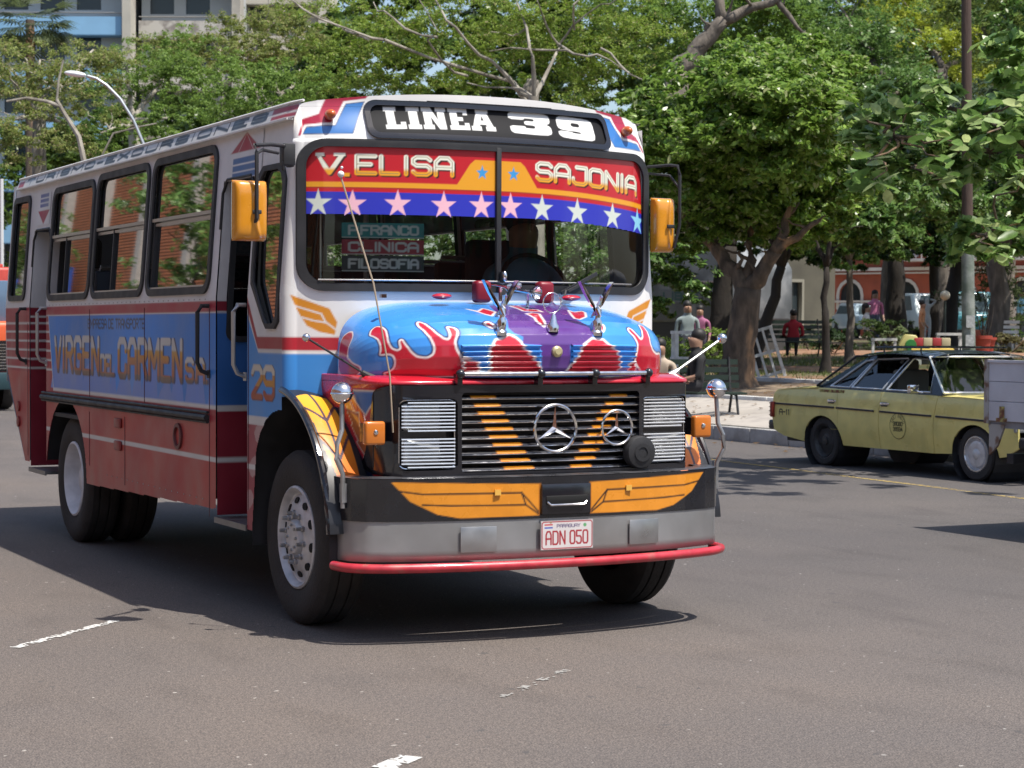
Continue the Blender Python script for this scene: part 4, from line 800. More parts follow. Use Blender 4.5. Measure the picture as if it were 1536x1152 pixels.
wheel(-1.00, -.265, 0, -1); wheel(1.00, -.265, 0, 1); wheel(-1.02, 4.555, 0, -1, True); wheel(1.02, 4.555, 0, 1, True)
grid('wheel_well', np.radians(np.linspace(-80, 80, 20)), np.array([0,.4,.75]), lambda A, B: (-(1.19-B), 4.555-.635*np.sin(A), .49+.635*np.cos(A)), DARK, BUS)
grid('wheel_well', np.radians(np.linspace(-80, 80, 20)), np.array([0,.4,.75]), lambda A, B: ((1.19-B), 4.555-.635*np.sin(A), .49+.635*np.cos(A)), DARK, BUS)

# rivet rows along the belt and the skirt
rv = MB()
for y in np.arange(1.1, 5.15, .11):
    for z in (1.842,): rv.box((-1.2015, y, z), (.004,.008,.008))
for y in np.arange(1.15, 3.4, .13): rv.box((-1.2015, y, .60), (.004,.008,.008))
o = rv.build('rivet', mat('rivet_grime', (.36,.33,.32), .6), BUS); o['kind'] = 'stuff'
# ------------------------------------------------------------------ road, kerb, pavement, park ground
def np_noise(x, y, s): return (np.sin(x*s*1.3+y*s*.7)+np.sin(x*s*.6-y*s*1.7+2)+np.sin(x*s*2.1+y*s*1.1+5)*.6)/2.6
def asphalt():
    m = bpy.data.materials.new('asphalt'); m.use_nodes = True; n = m.node_tree; N = n.nodes; L = n.links; b = N['Principled BSDF']
    tc = N.new('ShaderNodeTexCoord'); o = tc.outputs['Object']
    def noise(s, det=5, st=None):
        t = N.new('ShaderNodeTexNoise'); t.inputs['Scale'].default_value = s; t.inputs['Detail'].default_value = det
        if st: mp = N.new('ShaderNodeMapping'); mp.inputs['Scale'].default_value = st; L.new(o, mp.inputs[0]); L.new(mp.outputs[0], t.inputs[0])
        else: L.new(o, t.inputs[0])
        return t.outputs[0]
    def ramp(src, pts):
        r = N.new('ShaderNodeValToRGB'); L.new(src, r.inputs[0]); e = r.color_ramp.elements
        while len(e) < len(pts): e.new(.5)
        for k, (p, c) in enumerate(pts): e[k].position = p; e[k].color = (*c, 1)
        return r.outputs[0]
    def mul(a, b_, f=1.):
        x = N.new('ShaderNodeMix'); x.data_type = 'RGBA'; x.blend_type = 'MULTIPLY'; x.inputs[0].default_value = f; L.new(a, x.inputs[6]); L.new(b_, x.inputs[7]); return x.outputs[2]
    base = ramp(noise(.16, 5), [(.3, (.096,.089,.088)), (.5, (.110,.100,.096)), (.72, (.130,.115,.106))])
    c = mul(base, ramp(noise(130, 3), [(.36, (.52,.52,.53)), (.5, (1,1,1)), (.66, (1.65,1.6,1.5))]))
    c = mul(c, ramp(noise(38, 4), [(.35, (.82,.82,.83)), (.6, (1.10,1.09,1.08))]))
    c = mul(c, ramp(noise(2.6, 5, (1, .45, 1)), [(.38, (1,1,1)), (.52, (1,1,1)), (.68, (.88,.88,.88))]))
    c = mul(c, ramp(noise(1.1, 6, (1.2, .35, 1)), [(.60, (1,1,1)), (.72, (.85,.85,.86))]))
    sp = ramp(noise(9, 2), [(.70, (0,0,0)), (.74, (1,1,1))])
    x = N.new('ShaderNodeMix'); x.data_type = 'RGBA'; L.new(sp, x.inputs[0]); L.new(c, x.inputs[6]); x.inputs[7].default_value = (.075,.072,.072,1); c = x.outputs[2]
    sp = ramp(noise(21, 1), [(.765, (0,0,0)), (.78, (1,1,1))])
    x = N.new('ShaderNodeMix'); x.data_type = 'RGBA'; L.new(sp, x.inputs[0]); L.new(c, x.inputs[6]); x.inputs[7].default_value = (.34,.33,.31,1); c = x.outputs[2]
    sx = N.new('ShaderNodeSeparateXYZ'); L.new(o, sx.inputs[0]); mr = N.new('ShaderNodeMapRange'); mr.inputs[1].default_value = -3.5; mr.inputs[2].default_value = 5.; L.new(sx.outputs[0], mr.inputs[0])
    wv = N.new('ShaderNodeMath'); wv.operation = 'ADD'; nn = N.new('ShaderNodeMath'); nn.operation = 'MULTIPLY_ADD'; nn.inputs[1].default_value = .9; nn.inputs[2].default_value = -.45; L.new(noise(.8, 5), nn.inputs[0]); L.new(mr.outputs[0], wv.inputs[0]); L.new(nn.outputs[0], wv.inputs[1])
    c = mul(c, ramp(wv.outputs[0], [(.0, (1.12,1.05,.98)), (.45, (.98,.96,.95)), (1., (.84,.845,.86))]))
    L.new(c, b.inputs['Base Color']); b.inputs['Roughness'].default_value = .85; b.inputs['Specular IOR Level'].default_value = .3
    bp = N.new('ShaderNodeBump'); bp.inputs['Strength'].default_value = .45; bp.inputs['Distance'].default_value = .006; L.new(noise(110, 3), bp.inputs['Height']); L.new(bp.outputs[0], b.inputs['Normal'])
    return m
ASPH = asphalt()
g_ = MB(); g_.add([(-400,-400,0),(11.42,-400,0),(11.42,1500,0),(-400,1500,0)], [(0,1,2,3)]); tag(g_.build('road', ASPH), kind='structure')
CONC = mat('pavement_concrete', (.33,.30,.265), .9, var=.18, vscale=1.2, bump=.2, bscale=60, col2=(.24,.22,.20), c2scale=5, c2lo=.5, c2hi=.75)
KERB = mat('kerb_stone', (.36,.35,.34), .85, var=.2, vscale=3, bump=.3, bscale=20, col2=(.22,.21,.20), c2scale=2)
LIME = mat('whitewashed_kerb', (.62,.62,.60), .8, var=.15, vscale=3, col2=(.30,.29,.27), c2scale=1.6, c2lo=.50, c2hi=.62, bump=.3, bscale=20)
PK = mat('park_ground', (.075,.085,.03), .95, var=.4, vscale=3, bump=.5, bscale=25, col2=(.17,.10,.055), c2scale=.55, c2lo=.42, c2hi=.58)
SOIL = mat('soil', (.10,.068,.045), .95, var=.5, vscale=4, bump=.8, bscale=14, col2=(.20,.15,.10), c2scale=2.2)
DIRT = mat('red_dirt', (.27,.135,.075), .95, var=.25, vscale=2, bump=.3, bscale=20, col2=(.20,.13,.085), c2scale=2)
def strip(name, x0, x1, y0, y1, m, dz=0., kind='structure', wob=0.):
    A = np.array([x0]+[g for g in GX if x0 < g < x1]+[x1]); B = np.linspace(y0, y1, 40 if wob else 3)
    def f(A_, B_): 
        e = wob*np_noise(B_, B_*0, .9); X = A_+np.where(A_ == x1, e, 0)+np.where(A_ == x0, e*.7, 0); return X, B_, np.interp(X, GX, GZ)+dz
    o = grid(name, A, B, f, m, None, smooth=False); 
    if kind: o['kind'] = kind
    return o
strip('park_ground', 11.58, 1500, -400, 1500, PK)
strip('pavement', 11.57, 13.75, -60, 260, CONC, .006)
strip('planting_bed', 13.90, 16.85, -60, 260, SOIL, .008)
strip('footpath', 19.6, 21.2, -60, 260, DIRT, .006, wob=.45)
strip('footpath', 25.5, 28.5, -60, 260, DIRT, .006, wob=.6)
strip('plaza', 44, 75, -60, 400, mat('plaza_paving', (.30,.26,.22), .9, var=.2, vscale=.5), .006)
def kerbrow(name, x0, x1, z0, top, m, step, y0=-14., y1=90., label=None):
    root = bpy.data.objects.new(name, None); COL.objects.link(root); root['kind'] = 'structure'; me = None; y = y0; k = 0
    while y < y1:
        if me is None:
            mb = MB(); mb.box((0,0,0), (x1-x0, step-.012, top-z0)); o = mb.build('kerb_stone', m, root, bevel=.012, seg=2); me = o.data
        else: o = bpy.data.objects.new('kerb_stone', me); COL.objects.link(o); o.parent = root
        o.location = ((x0+x1)/2+random.uniform(-.004,.004), y+step/2, (z0+top)/2+random.uniform(-.004,.004)); y += step; k += 1
kerbrow('kerb', 11.42, 11.57, -.1, .215, KERB, 1.0)
kerbrow('kerb', 13.75, 13.90, .35, .555, LIME, 1.0)
kerbrow('kerb', 16.85, 16.98, .55, .755, LIME, 1.0)
# painted dashes, worn yellow line
PAINTW = mat('worn_road_paint', (.62,.61,.58), .8, var=.1, vscale=20)
def worn(name, pts, w, m, dens=.55, seed=1, z=.004):
    r = np.random.default_rng(seed); a = np.array(pts[0], float); b = np.array(pts[1], float); L = np.linalg.norm(b-a); d = (b-a)/L; e = np.array((-d[1], d[0]))
    n = max(4, int(L/.012)); nw = max(3, int(w/.012)); vs = []; fs = []
    for i in range(n):
        for j in range(nw):
            q = a+d*(i+.5)/n*L+e*((j+.5)/nw-.5)*w; v = (math.sin(q[0]*37+seed)+math.sin(q[1]*43+seed*2)+math.sin((q[0]+q[1])*91))/3+r.normal()*.35
            edge = abs((j+.5)/nw-.5)*2
            if v+dens*1.6-edge*.5 < .5: continue
            s = .0068; k = len(vs); 
            for u_, w_ in ((-1,-1),(1,-1),(1,1),(-1,1)): p = q+d*u_*s+e*w_*s; vs.append((p[0], p[1], z))
            fs.append((k, k+1, k+2, k+3))
    if not fs: return
    me = bpy.data.meshes.new(name); me.from_pydata(vs, [], fs); o = link(name, me, m); o['kind'] = 'structure'; return o
worn('lane_marking', [(-2.73,-.436), (-2.007,.268)], .065, PAINTW, .52, 1)
worn('lane_marking', [(-2.9,-4.5), (-1.95,-3.74)], .10, PAINTW, .75, 4)
worn('lane_marking', [(-1.093,-2.793), (-.461,-2.256)], .055, mat('faded_road_paint', (.32,.31,.29), .85), .20, 3)
worn('lane_marking', [(9.0,14.0), (8.3,2.5)], .10, mat('worn_yellow_paint', (.50,.36,.10), .8), .30, 5)
# ------------------------------------------------------------------ taxi
TAXI = thing('taxi', 'old yellow and black four-door taxi parked at the kerb in tree shade', 'car')
TY = mat('taxi_yellow', (.70,.60,.20), .30, var=.12, vscale=3, coat=.35, col2=(.64,.56,.19), c2scale=5)
TK = mat('taxi_black', (.018,.022,.022), .25, coat=.4, var=.1)
def tx(z, base=9.45): return base+.055*((z-.62)/.33)**2*(1 if z > .62 else .7)+(.30*(z-.95) if z > .95 else 0)
CX = 10.33; TW = CX-9.45
def mir(side): return (lambda x: x) if side < 0 else (lambda x: 2*CX-x)
def arch(cy, r, z0=.30, n=12, cz=.30): return [(cy+r*math.cos(t), cz+r*math.sin(t)) for t in np.linspace(0, math.pi, n)]
def side_panels(side):
    M = mir(side); sm = lambda a, b, c: (M(tx(b)-c*.0+c), a, b)
    cuts = [('b', v) for v in (.4,.5,.6,.7,.8,.87,.92)]
    rear = [(10.50,.50),(10.53,.62),(10.52,.86),(10.47,.915),(10.2,.94),(9.60,.965),(9.42,.962),(9.18,.955),(9.10,.75),(9.06,.62)]+[(9.455+.40*math.cos(t), .295+.345*math.sin(t)) for t in np.linspace(R(50), R(180-5), 12) if False]
    ar = [(9.455-.40*math.cos(t), .29+.335*math.sin(t)) for t in np.linspace(0, math.pi, 14)]
    rear = [(9.19,.955),(9.14,.72),(9.055,.60)]+[q for q in ar if q[0] < 9.30 and q[1] > .47][::1]
    rq = [(10.50,.40),(10.53,.60),(10.525,.86),(10.47,.915),(10.2,.94),(9.60,.968),(9.19,.955),(9.12,.70)]
    aa = [(9.455+.395*math.cos(t), .285+.335*math.sin(t)) for t in np.linspace(math.pi*.80, 0, 14)]
    P = plate('rear_wing', rq+aa+[(9.86,.28),(10.3,.33)], [], .02, sm, TY, TAXI, cuts, smooth=True)
    rd = [(9.182,.955),(9.113,.70)]+[(9.455+.395*math.cos(t), .285+.335*math.sin(t)) for t in np.linspace(math.pi*.805, math.pi, 6)]+[(9.05,.27),(8.315,.27),(8.315,.945)]
    d1 = plate('rear_door', rd, [], .02, sm, TY, TAXI, cuts, smooth=True)
    d2 = plate('front_door', [(8.307,.945),(8.307,.27),(7.315,.27),(7.300,.60),(7.265,.93)], [], .02, sm, TY, TAXI, cuts, smooth=True)
    fa = [(6.60+.395*math.cos(t), .285+.345*math.sin(t)) for t in np.linspace(0, math.pi, 16)]
    fw = plate('front_wing', [(7.257,.93),(7.292,.60),(7.307,.27)]+fa+[(6.1,.30),(5.87,.40),(5.86,.66),(5.87,.84),(6.0,.875),(6.5,.915)], [], .02, sm, TY, TAXI, cuts, smooth=True)
    for d, hy in ((d1, 9.25), (d2, 8.20)):
        m2 = MB(); x = M(tx(.80)); m2.box((x-(.012 if side < 0 else -.012), hy, .805), (.012, .17, .028)); m2.build('door_handle', CHROME, d, bevel=.005)
        m2 = MB(); m2.box((x-(.006 if side < 0 else -.006), hy+.02, .80), (.008, .12, .05)); m2.build('handle_recess_shade', TK, d, bevel=.01)  # flat black plate stands in for the shaded handle recess
    for nm, par, y0, y1, z0, z1 in (('trim_strip', P, 10.52, 9.20, .738, .728), ('trim_strip', d1, 9.15, 8.40, .727, .715), ('trim_strip', d2, 8.29, 7.33, .714, .698), ('trim_strip', fw, 7.25, 5.9, .697, .672)):
        m2 = MB(); x = M(tx(.72)-.006); m2.bar((x, y0, z0), (x, y1, z1), .012, .022); m2.build(nm, RUBBER, par); m2 = MB(); m2.bar((x-.003*(-side)*-1, y0, z0+.010), (x-.003*(-side)*-1, y1, z1+.010), .012, .006); m2.build('trim_chrome', CHROME, par)
    m2 = MB(); x = M(tx(.36)-.002); m2.box((x, 8.2, .46), (.004, 2.2, .006)); m2.build('sill_crease_shade', mat('crease_shade', (.22,.20,.05), .5), TAXI)  # darker body colour in a thin strip paints the shade of a crease
    # glasshouse frame
    fr = [(9.62,.962),(9.02,1.345),(8.90,1.385),(8.3,1.412),(7.75,1.40),(7.55,1.375),(7.20,.935)]
    h1 = [(9.36,.985),(8.99,1.30),(8.86,1.315),(8.835,1.315),(8.975,.98)]
    h2 = [(8.93,.98),(8.80,1.325),(8.24,1.345),(8.205,1.335),(8.32,.975)]
    h3 = [(8.235,.972),(8.13,1.335),(8.09,1.345),(7.76,1.335),(7.67,1.31),(7.42,.965)]
    plate('window_frame', fr, [h1, h2, h3], .02, sm, TK, TAXI, [('b', 1.1), ('b', 1.25)], smooth=True)
    for nm, h in (('quarter_glass', h1), ('rear_door_glass', h2)):
        plate(nm, h, [], .004, lambda a, b, c: (M(tx(b)+.012+c), a, b), TAXIGLASS, TAXI)
    for h in (h1, h2, h3):
        m2 = MB(); m2.tube([(M(tx(b)-.004), a, b) for a, b in h+h[:1]], .012, 6); m2.build('window_chrome', BTRIM, TAXI, True)
    m2 = MB(); m2.tube([(M(tx(b)+.002), a, b+.018) for a, b in fr[1:6]], .010, 6); m2.build('drip_rail', BTRIM, TAXI, True)
    # mirror, wheels
    if side < 0:
        m2 = MB(); m2.box((9.37, 7.56, 1.00), (.13, .06, .10)); m2.bar((9.47,7.5,.96), (9.39,7.55,.98), .02,.02); m2.build('wing_mirror', CHROME, TAXI, bevel=.02)
    for wy in (9.455, 6.60):
        ax = (-1,0,0) if side < 0 else (1,0,0); c = (M(9.58), wy, .305)
        m2 = MB(); m2.lathe([(.20,-.08),(.22,-.095),(.28,-.095),(.300,-.075),(.303,-.05),(.303,.05),(.300,.075),(.28,.095),(.22,.095),(.20,.08)], c, ax, 36); w = m2.build('wheel', TYRE, TAXI, True, auto=30)
        if wy > 8: m2 = MB(); m2.lathe([(.205,.07),(.195,.088),(.18,.07),(.165,.03),(.12,.035),(.09,.05),(.05,.055),(.045,.075),(0,.08)], c, ax, 32); m2.build('rim', mat('dark_rim', (.05,.05,.05), .5, metal=.4), w, True)
        else: 
            m2 = MB(); m2.lathe([(.205,.07),(.200,.092),(.185,.088),(.175,.06),(.16,.05),(.15,.06),(.145,.08),(.12,.088),(.06,.085),(.05,.095),(0,.10)], c, ax, 32); m2.build('rim', RIM, w, True)
            m2 = MB(); m2.lathe([(.196,.094),(.188,.094),(.180,.075)], c, ax, 32); m2.build('trim_ring', CHROME, w, True)
        m2 = MB(); m2.lathe([(.37,.12),(.37,-.35),(.0,-.35)], (M(9.58),wy,.305), ax, 24); m2.build('wheel_arch', DARK, TAXI)
side_panels(-1); side_panels(1)
def deck(name, ys, zs, wz, m, ins=0.):
    A = np.linspace(-1, 1, 21); B = np.linspace(0, 1, 12)
    def f(A_, B_): y = np.interp(B_, np.linspace(0,1,len(ys)), ys); z = np.interp(B_, np.linspace(0,1,len(zs)), zs); return CX+A_*(TW-.035-ins), y, z-wz*np.abs(A_)**5+.0
    return grid(name, A, B, f, m, TAXI)
deck('boot_lid', [10.50,10.46,10.2,9.9,9.6], [.885,.93,.965,.98,.99], .03, TY)
deck('bonnet', [7.24,6.9,6.4,6.0,5.88], [.955,.96,.945,.915,.88], .03, TY)
grid('roof', np.linspace(-1,1,25), np.linspace(0,1,16), lambda A, B: (CX+A*(TW-.19-.0), 8.93-1.40*B, 1.395+.035*np.sin(B*math.pi)-.045*np.abs(A)**6+.012), TK, TAXI)
def screen(name, y0, z0, y1, z1, w0, w1): 
    grid(name, np.linspace(-1,1,14), [0,1], lambda A, B: (CX+A*(w0+(w1-w0)*B), y0+(y1-y0)*B+(.07 if y0 > 8 else -.09)*(1-A*A), z0+(z1-z0)*B), TAXIGLASS, TAXI)
    m2 = MB(); m2.tube([(CX+a*(w0+(w1-w0)*b), y0+(y1-y0)*b+(.07 if y0 > 8 else -.09)*(1-a*a), z0+(z1-z0)*b) for a, b in [(-1,0),(-.5,0),(0,0),(.5,0),(1,0),(1,1),(.5,1),(0,1),(-.5,1),(-1,1),(-1,0)]], .014, 6); m2.build('screen_seal', BTRIM if y0 < 8 else RUBBER, TAXI, True)
screen('windscreen', 7.17, .965, 7.60, 1.37, TW-.05, TW-.19); screen('rear_screen', 9.62, .985, 9.0, 1.36, TW-.05, TW-.19)
mb = MB(); mb.box((CX,8.2,.36), (1.6,4.2,.18)); mb.box((CX,8.2,.55),(1.55,1.9,.3)); mb.box((CX,9.9,.6),(1.5,1.1,.5)); mb.box((CX,6.5,.6),(1.1,1.2,.5)); mb.box((CX,7.3,.84),(1.5,.2,.2)); mb.build('floor_pan', DARK, TAXI)
for x in (9.92, 10.74):
    mb = MB(); mb.box((x,8.05,.72),(.5,.5,.14)); mb.box((x,8.30,.95),(.48,.12,.52)); mb.box((x,8.33,1.25),(.26,.08,.16)); mb.build('front_seat', mat('taxi_seat', (.09,.085,.07), .8), TAXI, bevel=.04)
mb = MB(); mb.box((CX,9.1,.75),(1.3,.5,.14)); mb.box((CX,9.38,.92),(1.3,.12,.30)); mb.build('rear_seat', mat('taxi_seat', (.09,.085,.07), .8), TAXI, bevel=.04)
for y, s in ((10.60, 1), (5.80, -1)):
    mb = MB(); mb.box((CX,y,.46),(1.72,.09,.12)); mb.box((9.50,y-s*.14,.46),(.07,.30,.12)); mb.box((2*CX-9.50,y-s*.14,.46),(.07,.30,.12)); mb.build('car_bumper', mat('bumper_rubber', (.03,.03,.035), .4, metal=.3), TAXI, bevel=.025, seg=3)
mb = MB(); mb.box((CX,5.88,.70),(.45,.05,.28)); mb.build('radiator_grille', CHROME, TAXI, bevel=.01)
mb = MB(); mb.box((CX,10.51,.62),(1.7,.02,.3)); mb.build('tail_panel', TY, TAXI)
for x in (9.58, 2*CX-9.58):
    mb = MB(); mb.box((x,5.90,.68),(.30,.05,.22)); mb.build('headlight', mat('lamp_lens', (.5,.5,.5), .1), TAXI, bevel=.02)
    m2 = MB(); m2.box((x-.02*(1 if x < CX else -1),10.50,.66),(.30,.06,.20)); o = m2.build('tail_light', mat('tail_red', (.25,.03,.02), .3), TAXI, bevel=.015)
    m2 = MB(); 
    for k in range(4): m2.box((x-.02*(1 if x < CX else -1),10.535,.59+.05*k),(.30,.012,.012))
    m2.build('lens_rib', CHROME, o)
mb = MB(); 
for x in (9.75, 10.91): mb.tube([(x,8.75,1.47),(x,7.75,1.475)], .012, 6)
for y in (8.7,8.45,8.2,7.95,7.8): mb.tube([(9.75,y,1.48),(10.91,y,1.48)], .009, 6)
for x in (9.75,10.91):
    for y in (8.6,7.9): mb.tube([(x,y,1.40),(x,y,1.475)], .01, 6)
mb.build('roof_rack', TK, TAXI, True)
mb = MB(); mb.box((tx(.92)-.002, 9.30+.0, .925), (.006, .5, .035)); mb.build('rust_patch', mat('rust', (.20,.085,.045), .9, var=.4, vscale=20, col2=(.40,.36,.12), c2scale=18), TAXI)
def tdec(A, B):
    k = (.05,.05,.015); p = Paint(A, B, (.66,.57,.19), .004); c = (7.94,.555)
    p.disc(c, .150, k, .010); p.text('311080', c[0]+.085, c[0]-.085, .555, .610, .013, k, gap=.3); p.text('311934', c[0]+.085, c[0]-.085, .492, .547, .013, k, gap=.3)
    for i, ch in enumerate('TAXI RADIO'):
        t = R(158-15*i*1.0); x = c[0]-.108*math.cos(t)*-1*-1; cc = (c[0]-.112*math.cos(t)*-1*-1, c[1]+.108*math.sin(t))
        if ch == ' ': continue
        for st in GLY[ch]:
            P = []
            for gx, gy in st:
                u = (gx-2)/4*.020; v = (gy-3)/6*.036; ca, sa = math.cos(t-math.pi/2), math.sin(t-math.pi/2); P.append((c[0]-((.120+v)*math.cos(t)+u*math.sin(t)), c[1]+(.120+v)*math.sin(t)-u*math.cos(t)))
            p.line(P, .0065, k)
    return p.C
grid('door_lettering', np.arange(7.785, 8.096, .0045), np.arange(.398, .712, .0045), lambda A, B: (np.vectorize(tx)(B)-.003+0*A, A, B), mat('door_sign', attr=True, rough=.35), TAXI, keep=lambda a, b: np.hypot(a-7.94, b-.555) < .153, colors=tdec)
grid('wing_lettering', np.arange(10.12, 10.38, .005), np.arange(.585, .685, .005), lambda A, B: (np.vectorize(tx)(B)-.003+0*A, A, B), mat('door_sign', attr=True, rough=.35), TAXI,
     colors=lambda A, B: Paint(A, B, (.66,.57,.19), .004).text('A-11', 10.36, 10.14, .595, .675, .018, (.04,.04,.02), gap=.3).C)
# ------------------------------------------------------------------ flatbed truck at the right edge
TRK = thing('flatbed_truck', 'grey flatbed truck with ribbed drop side and rusty hinges at the right edge', 'truck')
TG = mat('truck_grey', (.56,.56,.57), .5, var=.12, vscale=3, col2=(.22,.16,.12), c2scale=3.5, c2lo=.62, c2hi=.78, bump=.1, bscale=8)
def gate(x, y0, y1):
    mb = MB()
    for k in range(3):
        z0 = .93+.163*k; mb.prism([(0,z0),(0,z0+.155),(.012,z0+.163),(.028,z0+.163),(.028,z0)], lambda a, b: (x+a*(1 if x < 7 else -1), y0, b), lambda a, b: (x+a*(1 if x < 7 else -1), y1, b))
    mb.box((x+.01*(1 if x < 7 else -1), (y0+y1)/2, 1.42), (.05, y0-y1, .02)); g = mb.build('drop_side', TG, TRK)
    mb = MB(); mb.box((x+.02, y0+.02, 1.17), (.06, .05, .53)); mb.prism([(.90,0),(.66,0),(.60,.08),(.90,.16)][::1] and [(.0,.90),(.0,.64),(-.10,.72),(-.19,.90)], lambda a, b: (x+.01, y0+a, b), lambda a, b: (x+.03, y0+a, b)); mb.build('corner_post', mat('rusty_white', (.40,.38,.34), .7, col2=(.18,.10,.06), c2scale=8, c2lo=.5, c2hi=.62), TRK)
    for y in (y0-.18, (y0+y1)/2, y1+.3):
        mb = MB(); mb.box((x-.012*(1 if x < 7 else -1), y, .99), (.02, .04, .12)); mb.box((x-.016*(1 if x < 7 else -1), y, .94), (.03, .10, .03)); mb.build('hinge', mat('rust', (.20,.085,.045), .9), TRK)
gate(5.87, 2.13, -2.2); gate(7.93, 2.13, -2.2)
mb = MB(); mb.box((6.9, 0, .90), (2.02, 4.3, .06)); mb.box((6.9, 2.12, 1.17), (2.0, .03, .5)); mb.box((6.9,-2.2,1.4),(2.0,.03,.9)); mb.build('flatbed', mat('bed_grey', (.25,.25,.25), .7, var=.2), TRK)
mb = MB(); mb.box((6.5,-.8,.72),(.1,6,.2)); mb.box((7.3,-.8,.72),(.1,6,.2)); mb.box((6.9,.6,.40),(1.6,.1,.1)); mb.box((6.2,-1.2,.55),(.4,.8,.35)); mb.box((6.9,1.95,.62),(1.9,.08,.08)); mb.build('truck_chassis', DARK, TRK)
mb = MB(); mb.prism([(-2.35,.55),(-2.35,2.15),(-2.6,2.2),(-3.5,2.15),(-3.95,1.45),(-4.05,.6)], lambda a, b: (5.95,a,b), lambda a, b: (7.85,a,b)); cab = mb.build('cab', TG, TRK, bevel=.05, seg=3)
mb = MB(); mb.box((5.945,-3.1,1.75),(.01,.8,.55)); mb.box((7.855,-3.1,1.75),(.01,.8,.55)); mb.box((6.9,-3.80,1.8),(1.5,.02,.5),rot=Matrix.Rotation(R(-32),3,'X')); mb.build('cab_window', TINT, cab)
for y in (.75, -3.2):
    for x, s in ((6.12,-1),(7.68,1)):
        mb = MB(); mb.lathe([(.2,-.1),(.25,-.11),(.36,-.11),(.38,-.08),(.38,.08),(.36,.11),(.25,.11),(.2,.1)], (x,y,.38), (s,0,0), 28); w = mb.build('wheel', TYRE, TRK, True); mb = MB(); mb.lathe([(.2,.08),(.19,.1),(.16,.02),(.07,.03),(.06,.07),(0,.08)], (x,y,.38), (s,0,0), 24); mb.build('rim', RIMW, w, True)
# ------------------------------------------------------------------ red bus behind, at the left edge
RB = thing('distant_bus', 'red bus with black grille and blue windscreen behind, cut by the left edge', 'bus', (0,0,0))
q0 = ground_at(-62, 40); bx, by = q0.x, q0.y
REDP = mat('distant_red', (.45,.05,.03), .35, coat=.3, var=.1)
mb = MB(); mb.box((bx, by+4, 1.95), (2.4, 8, 1.9)); mb.box((bx, by+4, .85), (2.35, 8, .5)); mb.build('body', REDP, RB, bevel=.08, seg=3)
mb = MB(); mb.box((bx, by-.02, 2.2), (2.1, .06, .85)); mb.build('windscreen', mat('bluish_glass', (.10,.16,.24), .1), RB, bevel=.03)
mb = MB(); mb.box((bx, by-.25, 1.35), (2.3, .7, .9)); mb.build('hood', mat('distant_orange', (.60,.10,.03), .35), RB, bevel=.12, seg=3)
g = MB(); g.box((bx, by-.62, 1.10), (2.25, .06, .62)); go = g.build('grille', BLACK, RB)
for k in range(9):
    mb = MB(); mb.box((bx, by-.66, .85+.06*k), (2.1, .02, .018)); mb.build('chrome_bar', CHROME, go)
mb = MB(); mb.box((bx, by-.6, .60), (2.4, .18, .35)); mb.build('bumper', mat('dark_teal', (.02,.05,.06), .4), RB, bevel=.03)
for x in (-1, 1):
    for y in (.5, 6):
        mb = MB(); mb.lathe([(0,.12),(.25,.12),(.45,.13),(.48,.08),(.48,-.1)], (bx+x*1.0, by+y, .48), (x,0,0), 24); mb.build('wheel', TYRE, RB, True)
mb = MB(); mb.box((bx+.5, by+1.2, 2.93), (1.2, .5, .12)); mb.build('route_box', REDP, RB, bevel=.02)
